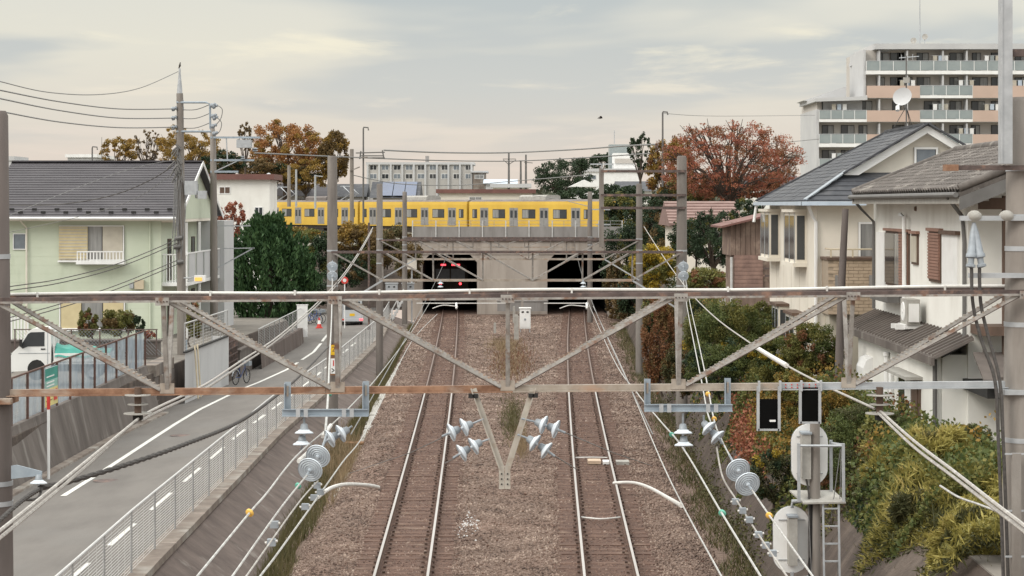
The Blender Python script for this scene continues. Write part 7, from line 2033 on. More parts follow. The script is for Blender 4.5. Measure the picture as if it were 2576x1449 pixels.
lm = part('lamp_head', MB().bx(U(492, 0).x, U(520, 0).x, UY - 0.42, UY - 0.12, U(0, 707).z, U(0, 692).z), M['white'], up)
part('lamp_glass', MB().bx(U(494, 0).x, U(512, 0).x, UY - 0.435, UY - 0.421, U(0, 706).z, U(0, 697).z), M['orange_lamp'], lm)
for k in range(10):
    px = 451 + RNG.uniform(-8, 8)
    part('riser_cable', MB().tube(spline([U(px, 420 + RNG.uniform(-20, 40), -0.2), U(px + RNG.uniform(-12, 12), 520, -0.24), U(px + RNG.uniform(-8, 8), 600 + RNG.uniform(-40, 80), -0.22)]), 0.02, 5), M['wire_grey'], up, True)

# bird on the pole top, one continuous body
def bird_body(c, h, mat, label, name='bird'):
    c = Vector(c)
    spine = [(-0.34, 0.00, 0.015), (-0.22, 0.10, 0.04), (-0.10, 0.22, 0.10), (0.0, 0.38, 0.165), (0.05, 0.55, 0.165), (0.06, 0.70, 0.11), (0.07, 0.78, 0.085), (0.09, 0.88, 0.105), (0.12, 0.95, 0.085), (0.19, 0.95, 0.045), (0.30, 0.92, 0.008)]
    mb = MB().tube([c + Vector((x * h * 0.8, 0, (z + 0.10) * h)) for x, z, r in spine], [r * h for _, _, r in spine], 10)
    for s in (-0.05, 0.05):
        mb.tube([c + Vector((0.0, s * h, 0)), c + Vector((-0.01, s * h, 0.4 * h))], 0.012 * h / 0.3, 5)
        mb.tube([c + Vector((-0.02 * h, s * h, 0.0)), c + Vector((0.08 * h, s * h, 0.0))], 0.01, 4)
    return tag(part(name, mb, mat, None, True), label, 'bird')
bird_body(U(452, 174), 0.26, M['train_under'], 'dark bird perched on the tip of the tall utility pole')
p = W(1510, 298, 150)
tag(part('bird', MB().add([p + Vector(v) for v in ((-0.22, 0, 0.0), (0.18, 0, 0.02), (0, 0.07, 0.03), (0.0, -0.06, -0.03), (-0.05, 0.4, 0.14), (0.08, 0.36, 0.14), (-0.05, -0.4, 0.16), (0.08, -0.36, 0.16))], [(0, 3, 1, 2), (0, 2, 1, 3), (2, 0, 4, 5), (3, 1, 7, 6)]), M['train_under']), 'tiny bird flying in the pale sky right of centre', 'bird')

BY = 106.0
def B(px, py, dy=0.0): return W(px, py, BY) + Vector((0, dy, 0))
ub = thing('utility_pole', 'second utility pole with a transformer arm right of the tall one', 'utility pole', B(540, 900))
part('shaft', MB().tube([B(539, 860), B(538, 560), B(536, 340), B(534, 322)], [0.2, 0.18, 0.15, 0.12], 12), M['pole'], ub, True)
for py, x1 in ((346, 655), (403, 640), (432, 600)):
    part('cross_arm', MB().bar(B(530, py, -0.1), B(x1, py, -0.1), 0.09, 0.1), M['galv_blue'], ub)
part('arm_brace', MB().bar(B(540, 432, -0.1), B(600, 404, -0.1), 0.06, 0.05), M['galv'], ub)
part('arm_brace', MB().bar(B(570, 346, -0.1), B(573, 404, -0.1), 0.06, 0.05), M['galv'], ub)
part('transformer', MB().bx(B(598, 0).x, B(634, 0).x, BY - 0.5, BY + 0.1, B(0, 372).z, B(0, 352).z), M['galv'], ub)
for px in (640, 645, 612):
    part('insulator', MB().lathe([(0, 0.03), (0.05, 0.12), (0.1, 0.04), (0.16, 0.12), (0.2, 0.03)], B(px, 372 if px > 620 else 392, -0.2), (0, 0, -1), 10), M['cap'], ub, True)
part('frame_arm', MB().bar(B(545, 568, 0), B(630, 568, 0), 0.07, 0.06).bar(B(543, 676, 0), B(638, 624, 0), 0.06, 0.06).bar(B(560, 625, 0), B(640, 624, 0), 0.06, 0.05), M['galv'], ub)
uc = thing('utility_pole', 'grey pole with ribbed insulators at the left end of the train', 'utility pole', W(676, 640, 150))
part('shaft', MB().tube([W(676, 640, 150), W(676, 452, 150)], [0.17, 0.13], 10), M['pole'], uc, True)
part('insulator_stack', MB().lathe([(0, 0.1), (0.12, 0.3), (0.2, 0.12), (0.45, 0.28), (0.55, 0.1), (0.8, 0.28), (0.9, 0.1), (1.2, 0.2), (1.3, 0.05)], W(676, 480, 150), (0, 0, 1), 12), M['galv'], uc, True)
part('cross_arm', MB().bar(W(515, 473, 150), W(700, 473, 150), 0.1, 0.1).bar(W(515, 552, 150), W(700, 552, 150), 0.1, 0.1), M['galv'], uc)
for px in (632, 640, 650):
    part('drop_wire', MB().tube(spline([W(px, 478, 150), W(px + 4, 510, 150), W(px - 2, 560, 150)]), 0.05, 5), M['wire_grey'], uc, True)

# catenary masts of the crossing line and distant poles
def mast(label, px, y0, y1, Y, r0, r1, mat='galv', arms=(), hook=False, name='line_mast', cat='mast'):
    t = thing(name, label, cat, W(px, y1, Y))
    part('shaft', MB().tube([W(px, y1, Y), W(px, y0, Y)], [r0, r1], 10), M[mat], t, True)
    for a in arms:
        part('arm', MB().bar(W(a[0], a[1], Y - 0.2), W(a[2], a[3], Y - 0.2), 0.12 * a[4] if len(a) > 4 else 0.12, 0.1), M[mat], t)
    if hook:
        part('hook', MB().tube([W(px, y0, Y), W(px + 1, y0 - 3, Y), W(px + 12, y0 - 2, Y), W(px + 13, y0 + 5, Y)], r1, 6), M[mat], t, True)
    return t
mast('pale line mast before the yellow train left of centre', 885, 375, 585, 185, 0.2, 0.17, 'pole', [(880, 396, 925, 396), (880, 430, 905, 420)])
mast('hooked thin mast with a cross beam above the train', 914, 323, 560, 188, 0.09, 0.07, 'gutter_grey', [(895, 385, 968, 383), (905, 392, 965, 392), (905, 397, 968, 397), (908, 380, 905, 400), (962, 378, 966, 400)], True)
mast('hooked thin mast above the red tree at the right', 1667, 284, 470, 150, 0.08, 0.06, 'gutter_grey', [], True)
mast('short mast between grey roofs, left of the first grey pole', 727, 416, 520, 215, 0.2, 0.16, 'pole')
mast('thin short mast right of the grey roofed house', 745, 426, 520, 215, 0.12, 0.1, 'galv')
mast('thin mast standing left of the second gantry pole', 793, 440, 525, 215, 0.12, 0.1, 'galv', [(793, 442, 812, 444)])
mast('grey mast beside the red tree near the hooked mast', 1651, 365, 470, 170, 0.22, 0.18, 'concrete_light', [(1630, 372, 1652, 372)])
mast('left utility pole on the skyline right of centre', 1280, 383, 480, 300, 0.18, 0.12, 'gutter_grey', [(1265, 400, 1298, 400), (1266, 402, 1280, 414), (1298, 402, 1280, 414)], False, 'utility_pole', 'utility pole')
mast('middle utility pole on the skyline right of centre', 1310, 405, 480, 300, 0.18, 0.12, 'gutter_grey', [(1306, 404, 1334, 404)], False, 'utility_pole', 'utility pole')
mast('right utility pole on the skyline right of centre', 1323, 389, 480, 300, 0.18, 0.12, 'gutter_grey', [(1318, 408, 1340, 410)], False, 'utility_pole', 'utility pole')
mast('hooked lamp post above the green house ridge', 232, 372, 420, 150, 0.06, 0.05, 'gutter_grey', [], True)
mast('hair-thin aerial right of the hooked lamp post', 256, 345, 420, 150, 0.025, 0.015, 'gutter_grey')
mast('slim grey mast standing in front of the right train car', 1484, 500, 620, 155, 0.11, 0.09, 'galv', [(1484, 527, 1535, 527), (1500, 565, 1535, 565)])
def skywire(label, pts, r, m='wire_grey'):
    return tag(part('power_line', MB().tube(spline([W(*p) for p in pts], 8), r, 5), M[m], None, True), label, 'power line')
skywire('topmost power line running from the pole tip to the left edge', [(-40, 193, 55), (0, 205, 58), (120, 232, 66), (245, 238, 74), (350, 222, 81), (448, 180, 87)], 0.016)
skywire('second power line from the top at the left', [(-40, 218, 55), (0, 227, 58), (150, 256, 68), (300, 274, 78), (438, 274, 87)], 0.022)
skywire('third power line from the top at the left', [(-40, 239, 55), (0, 248, 58), (150, 278, 68), (300, 297, 78), (438, 297, 87)], 0.022)
skywire('lowest of the four power lines at the left edge', [(-40, 272, 55), (0, 280, 58), (150, 307, 68), (300, 321, 78), (438, 320, 87)], 0.022)
for i, y in enumerate((275, 297, 321)):
    skywire(['upper', 'middle', 'lower'][i] + ' short line between the two left utility poles', [(440, y, 87), (490, y + 1, 87), (528, y - 12, 87)], 0.018)
skywire('dark service line crossing the green house roof', [(448, 408, 87), (380, 452, 88), (280, 492, 90), (150, 514, 93), (20, 516, 96.5)], 0.02, 'cable_black')
skywire('pale service line high across the green house roof', [(448, 400, 87), (330, 425, 86), (180, 478, 84), (-20, 560, 80)], 0.012)
skywire('thin line crossing the lower roof of the green house', [(448, 425, 87), (340, 500, 88), (200, 545, 90), (20, 585, 92)], 0.012)
for i, (ya, yb) in enumerate(((602, 722), (612, 732), (655, 800), (665, 810))):
    skywire(['first', 'second', 'third', 'fourth'][i] + ' telephone line down from the tall utility pole, counted from above', [(446, ya, 86.8), (300, ya + 60, 82), (150, ya + 100 + (i > 1) * 10, 78), (20, yb, 74), (-60, yb + 20, 72)], 0.02, 'cable_black')
skywire('upper long line across the sky above the train', [(966, 378, 188), (1120, 384, 200), (1280, 384, 215), (1450, 376, 200), (1560, 368, 180), (1650, 363, 170)], 0.07, 'wire_grey')
skywire('second long line across the sky above the train', [(640, 385, 150), (800, 392, 170), (940, 398, 188), (1120, 404, 200), (1300, 405, 215), (1480, 396, 200), (1650, 385, 170)], 0.055, 'wire_grey')
skywire('lower long line sagging over the far roofs', [(885, 440, 185), (1000, 462, 190), (1150, 466, 195), (1300, 455, 190), (1480, 440, 170)], 0.04, 'wire_grey')
skywire('thin high line to the apartment block at the right', [(1668, 285, 150), (1800, 292, 180), (2050, 290, 236)], 0.02)
skywire('pair line passing behind the red tree to the apartment', [(1660, 372, 170), (1850, 368, 180), (2060, 350, 232)], 0.03)
skywire('thin bent line from the white building to the train mast', [(1484, 520, 155), (1400, 500, 180), (1340, 492, 200)], 0.03)

# ================================================================== PLANTS
def leaf_cards(P, size, rng, aspect=0.55, mode='random', c=None):
    n = len(P)
    u = rng.normal(0, 1, (n, 3))
    if mode == 'up':
        u = rng.normal(0, 0.35, (n, 3)) + np.array((0, 0, 1.0))
        if c is not None:
            d = P - np.array(c)
            u[:, :2] += 0.25 * d[:, :2] / (np.linalg.norm(d[:, :2], axis=1, keepdims=True) + 1e-6)
    elif mode == 'droop':
        d = P - np.array(c)
        d /= (np.linalg.norm(d, axis=1, keepdims=True) + 1e-6)
        u = rng.normal(0, 0.5, (n, 3)) + d * 0.9 + np.array((0, 0, -0.25))
    u /= np.linalg.norm(u, axis=1, keepdims=True)
    w = rng.normal(0, 1, (n, 3))
    v = np.cross(u, w)
    v /= np.linalg.norm(v, axis=1, keepdims=True)
    s = (size * rng.uniform(0.6, 1.4, n))[:, None]
    u = u * s * 0.5
    v = v * s * 0.5 * aspect
    V = np.stack([P - u, P + v, P + u, P - v], 1).reshape(-1, 3)
    return V, np.arange(n * 4).reshape(-1, 4)

def clump_points(c, rad, n, nclump, cl, rng, shell=0.5, flat=0.0):
    c, rad = np.array(c), np.array(rad)
    d = rng.normal(0, 1, (nclump, 3))
    d /= np.linalg.norm(d, axis=1, keepdims=True)
    if flat:
        d[:, 2] = np.where(d[:, 2] < -flat, -flat * rng.random(nclump), d[:, 2])
    r = shell + (1 - shell) * rng.random(nclump) ** 0.6
    C = c + d * r[:, None] * rad * (1 - cl * 0.25)
    S = cl * rng.uniform(0.55, 1.35, nclump)
    k = rng.choice(nclump, n, p=S ** 2 / (S ** 2).sum())
    g = rng.normal(0, 1, (n, 3))
    g = g / (np.linalg.norm(g, axis=1, keepdims=True) + 1e-9) * (rng.random(n) ** 0.45)[:, None]
    P = C[k] + g * S[k][:, None] * rad
    return P, C

def plant(name, label, px, py, Y, wpx, hpx, leaf, n, cat='tree', zg=None, lsz=5.6, nclump=40, cl=0.22, shell=0.5, trunk=0.14, bark='bark', aspect=0.6, mode='random', seed=1, depth=1.0, limbs=14, group=None, flat=0.0, bare=0, extra=None):
    """crown centred on the view ray through (px, py) at distance Y; wpx/hpx its apparent size"""
    rng = np.random.default_rng(seed)
    if cat == 'tree':
        n, nclump, cl, lsz = int(n * 1.7), int(nclump * 2.6), cl * 0.62, lsz * 0.85
    else:
        n, nclump, cl = int(n * 1.7), int(nclump * 1.6), cl * 0.85
    s = F / Y
    c = W(px, py, Y)
    rad = (wpx / 2 / s, wpx / 2 / s * depth, hpx / 2 / s)
    zg = (c.z - rad[2]) if zg is None else zg
    t = thing(name, label, cat, (c.x, c.y, zg), group)
    P, C = clump_points(c, rad, n, nclump, cl, rng, shell, flat)
    P = P[P[:, 2] > zg - 0.05]
    V, Fc = leaf_cards(P, lsz / s, rng, aspect, mode, (c.x, c.y, c.z - rad[2]))
    np_mesh('crown' if cat == 'tree' else 'foliage', V, Fc, LF[leaf], t)
    if extra:
        for lf, frac, k in extra:
            P2, _ = clump_points(c, rad, int(n * frac), max(3, int(nclump * frac)), cl, np.random.default_rng(seed + 50 + k), shell, flat)
            P2 = P2[P2[:, 2] > zg - 0.05]
            V2, F2 = leaf_cards(P2, lsz / s, rng, aspect, mode, (c.x, c.y, c.z - rad[2]))
            np_mesh('leaf_cluster', V2, F2, LF[lf], t)
    # trunk and limbs
    mb = MB()
    top = Vector((c.x, c.y, c.z - rad[2] * 0.35))
    b0 = Vector((c.x + rng.normal(0, 0.1), c.y, zg - 0.1))
    fork = b0.lerp(top, 0.75)
    mb.tube([b0, b0.lerp(fork, 0.5) + Vector((rng.normal(0, 0.08), 0, 0)), fork], [trunk, trunk * 0.85, trunk * 0.7], 8)
    part('trunk', mb, M[bark], t, True)
    lm = MB()
    idx = rng.permutation(len(C))[:limbs]
    for i in idx:
        e = Vector(C[i])
        m = fork.lerp(e, 0.5) + Vector((rng.normal(0, 0.08), rng.normal(0, 0.08), 0.12)) * (e - fork).length * 0.6
        lm.tube([fork - Vector((0, 0, trunk)), m, e], [trunk * 0.38, trunk * 0.2, trunk * 0.07], 5)
        for j in range(3 + bare):
            q = Vector(C[i]) + Vector(rng.uniform(-1, 1, 3)) * min(rad[0], rad[2]) * 0.24
            if bare: q.z = max(q.z, e.z - 0.2)
            lm.tube([m.lerp(e, rng.uniform(0.2, 0.9)), q], [trunk * 0.14, trunk * 0.04], 4)
    if len(idx):
        part('branches', lm, M[bark], t, True)
    return t

# ---- trees behind the houses on the left
plant('autumn_tree', 'sparse brown tree above the middle of the green roof', 300, 378, 200, 104, 74, 'ochre', 2000, zg=4.3, nclump=22, cl=0.24, seed=11, trunk=0.2, limbs=16)
plant('autumn_tree', 'thin half bare tree between the brown one and the utility pole', 372, 368, 205, 84, 84, 'brown', 700, zg=4.3, nclump=26, cl=0.14, seed=12, trunk=0.2, limbs=22, bare=3)
plant('autumn_tree', 'ochre tree directly behind the tall utility pole', 470, 378, 195, 170, 134, 'ochre', 4600, zg=4.3, nclump=34, cl=0.21, seed=13, trunk=0.3, limbs=22)
plant('autumn_tree', 'small bare topped tree left of the big orange tree', 617, 345, 255, 50, 78, 'brown', 600, zg=4.3, nclump=16, cl=0.2, seed=14, trunk=0.18, limbs=14, bare=3)
plant('autumn_tree', 'dark low tree behind the second utility pole', 560, 408, 190, 120, 66, 'dark', 2600, zg=4.3, nclump=30, cl=0.24, seed=15, trunk=0.25, extra=[('brown', 0.5, 1)])
plant('autumn_tree', 'big rounded orange tree left of the gantry pole', 718, 376, 268, 192, 152, 'orange', 9500, zg=4.3, nclump=70, cl=0.19, shell=0.55, seed=16, trunk=0.42, limbs=34, extra=[('ochre', 0.35, 2)])
plant('autumn_tree', 'tall dark ochre tree right behind the gantry pole', 840, 392, 262, 84, 126, 'brown', 5200, zg=4.3, nclump=44, cl=0.24, seed=17, trunk=0.3, extra=[('ochre', 0.5, 3)])
plant('autumn_tree', 'lower yellow tree at the foot of the big orange tree', 770, 440, 262, 140, 84, 'ochre', 3800, zg=4.3, nclump=30, cl=0.26, seed=18, trunk=0.2)
plant('autumn_tree', 'hazy brown grove behind the cream house roof', 655, 425, 262, 130, 56, 'brown', 2600, zg=4.3, nclump=30, cl=0.24, seed=19, trunk=0.2)
plant('bush', 'long dark undergrowth below the autumn trees on the left', 600, 440, 262, 520, 60, 'brown', 5200, 'bush', 4.3, seed=21, nclump=90, cl=0.16, trunk=0.1, depth=0.12, extra=[('dark', 0.6, 1)])
plant('maple_tree', 'small bright red maple beside the cream house', 582, 556, 128, 76, 116, 'red', 3000, zg=0.9, nclump=26, cl=0.24, seed=20, trunk=0.12, bark='bark', limbs=18)

# ---- dark conifer at the road bend: upright flame-like sprays
rng = np.random.default_rng(31)
jc = W(676, 832, 124)
jt = thing('conifer', 'large dark green conifer with upright sprays beside the road', 'tree', (jc.x, 124, 0.3))
Ps = []
H = W(0, 548, 124).z - 0.3
for k in range(430):
    a = rng.uniform(0, 2 * math.pi)
    h = rng.random() ** 0.75
    env = 2.85 * (0.62 + 0.55 * math.sin(min(1.0, h * 1.25) * math.pi * 0.62)) * (1.0 if h < 0.5 else max(0.10, 1 - ((h - 0.5) / 0.52) ** 1.3))
    r = env * (0.35 + 0.65 * rng.random() ** 0.5)
    b = np.array((jc.x + math.cos(a) * r * 0.9, 124 + math.sin(a) * r * 0.8, 0.4 + h * H * 0.86))
    ln = rng.uniform(0.7, 1.5)
    dv = np.array((math.cos(a) * 0.42, math.sin(a) * 0.42, 1.0)); dv /= np.linalg.norm(dv)
    m = 80
    tt_ = rng.random(m)
    wd = 0.23 * (1 - tt_ * 0.85)
    Ps.append(b + dv * (tt_ * ln)[:, None] + rng.normal(0, 1, (m, 3)) * wd[:, None])
P = np.concatenate(Ps)
V, Fc = leaf_cards(P, 0.26, rng, 0.4, 'up', (jc.x, 124, 0))
np_mesh('crown', V, Fc, LF['juniper'], jt)
part('trunk', MB().tube([(jc.x, 124, 0.2), (jc.x, 124, 3.5), (jc.x, 124, 6.2)], [0.3, 0.22, 0.06], 8), M['bark'], jt, True)

# ---- shrubs of the green house
plant('shrub', 'left round brownish shrub in front of the green house', 222, 812, 86, 54, 72, 'olive', 1700, 'shrub', 2.0, seed=41, nclump=16, cl=0.32, trunk=0.05, extra=[('redbrown', 0.4, 1)])
plant('shrub', 'wide olive shrub before the yellow shutters of the green house', 298, 812, 86.5, 90, 76, 'olive', 2600, 'shrub', 2.0, seed=42, nclump=22, cl=0.3, trunk=0.05, extra=[('brown', 0.5, 1)])
plant('shrub', 'small dark green shrub right of the wide olive shrub', 352, 812, 86, 28, 56, 'dark', 600, 'shrub', 2.0, seed=43, nclump=10, cl=0.34, trunk=0.04)
plant('shrub', 'little red leaved bush at the corner of the green house', 376, 846, 88, 26, 32, 'red', 450, 'shrub', 1.6, seed=44, nclump=8, cl=0.36, trunk=0.04)
plant('shrub', 'brownish shrub behind the foot of the tall utility pole', 487, 805, 92, 48, 88, 'olive', 1500, 'shrub', 1.5, seed=45, nclump=18, cl=0.28, trunk=0.05, extra=[('redbrown', 0.5, 1)])

# ---- bushes on the embankment left of the tunnels
for i, (lab, px, py, Y, w_, h_, lf, n, ex) in enumerate((
        ('golden brown bush on the bank right of the second gantry pole', 892, 610, 168, 110, 96, 'ochre', 3600, [('brown', 0.6, 1)]),
        ('brown leafless looking bush beside the overpass end', 975, 620, 164, 130, 110, 'brown', 3800, [('weed', 0.6, 1)]),
        ('dark bush low on the bank behind the road sign', 870, 680, 163, 120, 80, 'dark', 3000, [('brown', 0.4, 1)]),
        ('dark green bush between conifer and gantry pole', 812, 640, 166, 80, 110, 'dark', 2600, [('olive', 0.4, 1)]),
        ('brown scrub left of the left tunnel mouth', 1030, 660, 156.2, 70, 100, 'brown', 2400, [('weed', 0.5, 1)]),
        ('olive scrub above the road end', 925, 650, 170, 120, 90, 'olive', 3000, [('brown', 0.6, 1)]),
        ('dark hedge behind the parked bicycles', 790, 735, 158, 130, 80, 'dark', 3000, None),
        ('yellowish bush under the left end of the train', 760, 590, 178, 110, 40, 'olive', 1800, [('ochre', 0.5, 1)]))):
    plant('bush', lab, px, py, Y, w_, h_, lf, n, 'bush', None, seed=60 + i, nclump=26, cl=0.3, trunk=0.06, extra=ex, limbs=10)

# ---- trees right of the tunnels
plant('evergreen_tree', 'dark evergreen tree right of the train end', 1595, 590, 166, 190, 230, 'dark', 11000, zg=3.6, nclump=60, cl=0.22, seed=81, trunk=0.22, extra=[('olive', 0.25, 1)])
plant('evergreen_tree', 'dark evergreen tree close behind the right gantry pole', 1680, 590, 150, 170, 220, 'dark', 9500, zg=3.4, nclump=52, cl=0.23, seed=82, trunk=0.2, extra=[('brown', 0.35, 1)])
plant('autumn_tree', 'ochre tree rising left of the big red tree', 1690, 432, 160, 130, 190, 'ochre', 8000, zg=4.0, nclump=56, cl=0.2, seed=83, trunk=0.25, limbs=22, extra=[('redbrown', 0.4, 1)])
plant('cherry_tree', 'large spreading red leaved tree at the right', 1838, 408, 145, 376, 212, 'red', 8800, zg=3.6, nclump=150, cl=0.12, shell=0.45, seed=84, trunk=0.36, limbs=40, extra=[('redbrown', 0.6, 1)], depth=0.7)
plant('bare_tree', 'bare topped tree behind the right part of the red tree', 1950, 395, 165, 150, 120, 'redbrown', 300, zg=4.2, nclump=60, cl=0.1, seed=85, trunk=0.16, limbs=60, bare=2, bark='bark_grey')
plant('pine_tree', 'thin dark pine left of the hooked mast', 1612, 382, 190, 66, 96, 'dark', 1500, zg=4.3, nclump=24, cl=0.2, seed=86, trunk=0.16)
plant('evergreen_tree', 'broad dark evergreen clump on the skyline right of centre', 1418, 440, 250, 150, 106, 'dark', 8200, zg=4.3, nclump=46, cl=0.28, seed=87, trunk=0.3, lsz=4.6)
plant('evergreen_tree', 'smaller dark evergreen behind the white building', 1515, 412, 310, 70, 60, 'dark', 2200, zg=4.3, nclump=20, cl=0.3, seed=88, trunk=0.2)
plant('bush', 'dark bushes between the white building and the train', 1560, 490, 215, 140, 54, 'dark', 3400, 'bush', 4.3, seed=89, nclump=30, cl=0.28, trunk=0.08)
plant('bush', 'low green hedge behind the right half of the train', 1450, 494, 225, 140, 40, 'dark', 2600, 'bush', 4.3, seed=90, nclump=24, cl=0.28, trunk=0.08)
plant('yellow_bush', 'bright yellow leaved bush beside the right tunnel', 1645, 674, 108, 150, 116, 'yellow', 6500, 'bush', 3.0, seed=91, nclump=40, cl=0.24, trunk=0.07, extra=[('olive', 0.4, 1)])
plant('evergreen_tree', 'dense dark tree between the pink roof and the shed', 1795, 602, 104, 124, 160, 'dark', 6500, zg=2.7, nclump=54, cl=0.23, seed=92, trunk=0.18)
plant('evergreen_tree', 'dark shrub tree in front of the pink tiled roof', 1878, 545, 112, 90, 90, 'dark', 3800, zg=2.9, nclump=34, cl=0.25, seed=93, trunk=0.14, extra=[('olive', 0.3, 1)])
plant('bush', 'greyish bush at the foot of the big red tree', 1760, 470, 150, 150, 70, 'brown', 3200, 'bush', 4.0, seed=94, nclump=32, cl=0.25, trunk=0.08, extra=[('olive', 0.5, 1)])
plant('bush', 'rusty bush below the big red tree at the slate roof', 1915, 478, 148, 130, 60, 'redbrown', 2600, 'bush', 4.0, seed=95, nclump=28, cl=0.25, trunk=0.08)
plant('bush', 'dark bush under the yellow bush beside the tunnel', 1600, 745, 128, 110, 110, 'dark', 3800, 'bush', 1.2, seed=96, nclump=34, cl=0.26, trunk=0.06, extra=[('brown', 0.5, 1)])
plant('bush', 'brown undergrowth right of the right tunnel mouth', 1570, 800, 140, 70, 90, 'brown', 2200, 'bush', 0.2, seed=97, nclump=24, cl=0.28, trunk=0.05, extra=[('weed', 0.6, 1)])
plant('bush', 'dark undergrowth below the dense tree beside the shed', 1775, 705, 96, 130, 70, 'olive', 3000, 'bush', 2.4, seed=98, nclump=30, cl=0.27, trunk=0.05, extra=[('redbrown', 0.6, 1)])

for i, (lab, px, py, Y, w_, h_, lf, n, zg_, ex) in enumerate((
        ('tall dark thicket right of the right tunnel mouth', 1590, 650, 155, 150, 230, 'dark', 6500, 1.0, [('olive', 0.3, 1)]),
        ('dark leafy thicket between the tunnel and the yellow bush', 1690, 640, 140, 130, 200, 'dark', 5200, 2.6, [('brown', 0.4, 1)]),
        ('dark leafy mass under the pink tiled roof', 1752, 600, 116, 150, 110, 'dark', 4600, 2.8, [('olive', 0.3, 1)]),
        ('olive thicket above the right tunnel corner', 1560, 560, 163, 110, 150, 'olive', 3200, 4.2, [('dark', 0.7, 1)]),
        ('grey brown brushwood hanging beside the right tunnel wall', 1548, 720, 153, 60, 160, 'brown', 2200, 0.0, [('weed', 0.5, 1)]),
        ('dark brushwood below the thicket near the third gantry', 1640, 790, 112, 90, 130, 'dark', 2600, 0.6, [('brown', 0.6, 1)]))):
    plant('bush', lab, px, py, Y, w_, h_, lf, n, 'bush', zg_, seed=150 + i, nclump=40, cl=0.24, trunk=0.08, extra=ex, limbs=10)
# ---- bank vegetation at the right
for i, (lab, px, py, Y, w_, h_, lf, n, ex) in enumerate((
        ('rust coloured vine hanging on the bank behind the beam', 1660, 860, 84, 84, 220, 'redbrown', 5000, [('brown', 0.5, 1)]),
        ('dark scrub above the rust coloured vine', 1700, 790, 86, 130, 110, 'dark', 3600, [('olive', 0.5, 1)]),
        ('large green shrub left of the cream house', 1830, 850, 66, 190, 160, 'green', 8500, [('olive', 0.5, 1), ('yellow', 0.05, 2)]),
        ('yellow green shrub below the cream house windows', 1905, 815, 68, 120, 90, 'olive', 3600, [('green', 0.4, 1)]),
        ('dark green shrub on the bank under the diagonal cable', 1800, 925, 62, 140, 120, 'green', 5200, [('dark', 0.5, 1)]),
        ('orange tinged shrub beside the leaning post', 2050, 880, 57, 120, 120, 'olive', 5000, [('redbrown', 0.35, 1), ('green', 0.4, 2)]),
        ('green bush left of the leaning post', 1960, 905, 58, 130, 110, 'olive', 5200, [('green', 0.6, 1), ('yellow', 0.12, 2)]),
        ('dark olive shrub right behind the bottom chord', 1720, 930, 70, 90, 110, 'weed_green', 3200, [('brown', 0.4, 1)]),
        ('dense green bush below the white house door', 2180, 1090, 44.5, 190, 140, 'green', 8500, [('weed_green', 0.4, 1)]),
        ('ochre shrub between the two black boards', 2000, 990, 52, 110, 110, 'olive', 4200, [('ochre', 0.7, 1)]),
        ('ochre and green creeper left of the green bush', 2080, 1050, 48, 130, 170, 'ochre', 6000, [('green', 0.6, 1), ('olive', 0.5, 2)]),
        ('small bright green shrub beside the gate post', 2455, 1120, 42.6, 80, 90, 'green', 2600, [('weed_green', 0.4, 1)]),
        ('dark scrub on the slope behind the signal', 2120, 1190, 43, 190, 130, 'weed_green', 6200, [('redbrown', 0.4, 1), ('green', 0.5, 2)]),
        ('leafy scrub at the foot of the red creeper', 1945, 1200, 47.5, 110, 110, 'weed_green', 3800, [('yellow', 0.12, 1), ('dark', 0.5, 2)]))):
    w_, h_, n = w_ * 1.25, h_ * 1.2, int(n * 1.3)
    plant('bush', lab, px, py, Y, w_, h_, lf, n, 'bush', None, seed=120 + i, nclump=60, cl=0.2, trunk=0.04, extra=ex, limbs=10, lsz=5.0, depth=0.75)

# creepers lying on the bank surface
def bank_pt(px, py):
    """first point of the view ray on the bank"""
    for Y in np.arange(30, 150, 0.12):
        p = W(px, py, Y)
        b = btoe(Y)
        if p.x > b:
            z = float(np.interp(p.x, [b, b + 0.5, b + 1.15, b + 2.0, b + 8], [-0.42, 0.55, 1.5, rlot_z(Y), rlot_z(Y)]))
            if p.z <= z:
                return Vector((p.x, Y, z))
    return None
def creeper(label, poly, n, leaf, size, thick, seed, extra=None):
    rng = np.random.default_rng(seed)
    xs = [p[0] for p in poly]; ys_ = [p[1] for p in poly]
    def inside(x, y):
        c = False
        j = len(poly) - 1
        for i in range(len(poly)):
            if (poly[i][1] > y) != (poly[j][1] > y) and x < (poly[j][0] - poly[i][0]) * (y - poly[i][1]) / (poly[j][1] - poly[i][1]) + poly[i][0]:
                c = not c
            j = i
        return c
    seeds = []
    while len(seeds) < 90:
        x, y = rng.uniform(min(xs), max(xs)), rng.uniform(min(ys_), max(ys_))
        if inside(x, y):
            p = bank_pt(x, y)
            if p is not None:
                seeds.append(np.array(p))
    S = np.array(seeds)
    k = rng.choice(len(S), n)
    P = S[k] + rng.normal(0, 1, (n, 3)) * np.array((0.16, 0.5, 0.16)) + np.abs(rng.normal(0, thick, n))[:, None] * np.array((-0.7, -0.2, 0.7))
    V, Fc = leaf_cards(P, size, rng, 0.8)
    o0 = S.mean(0)
    t = thing('creeper', label, 'creeper', o0)
    half = int(n * (0.62 if extra else 1.0))
    np_mesh('foliage', V[:half * 4], np.arange(half * 4).reshape(-1, 4), LF[leaf], t)
    if extra:
        m = n - half
        np_mesh('leaf_cluster', V[half * 4:], np.arange(m * 4).reshape(-1, 4), LF[extra], t)
    return t
creeper('red creeper hanging on the dark bank left of the signal', [(1858, 990), (1900, 985), (1912, 1080), (1960, 1150), (1935, 1215), (1890, 1190), (1868, 1100)], 6500, 'red', 0.085, 0.12, 201, 'redbrown')
creeper('ochre creeper on the bank behind the black boards', [(1905, 985), (2060, 985), (2080, 1060), (2000, 1160), (1960, 1160), (1915, 1080)], 8000, 'ochre', 0.085, 0.18, 202, 'olive')
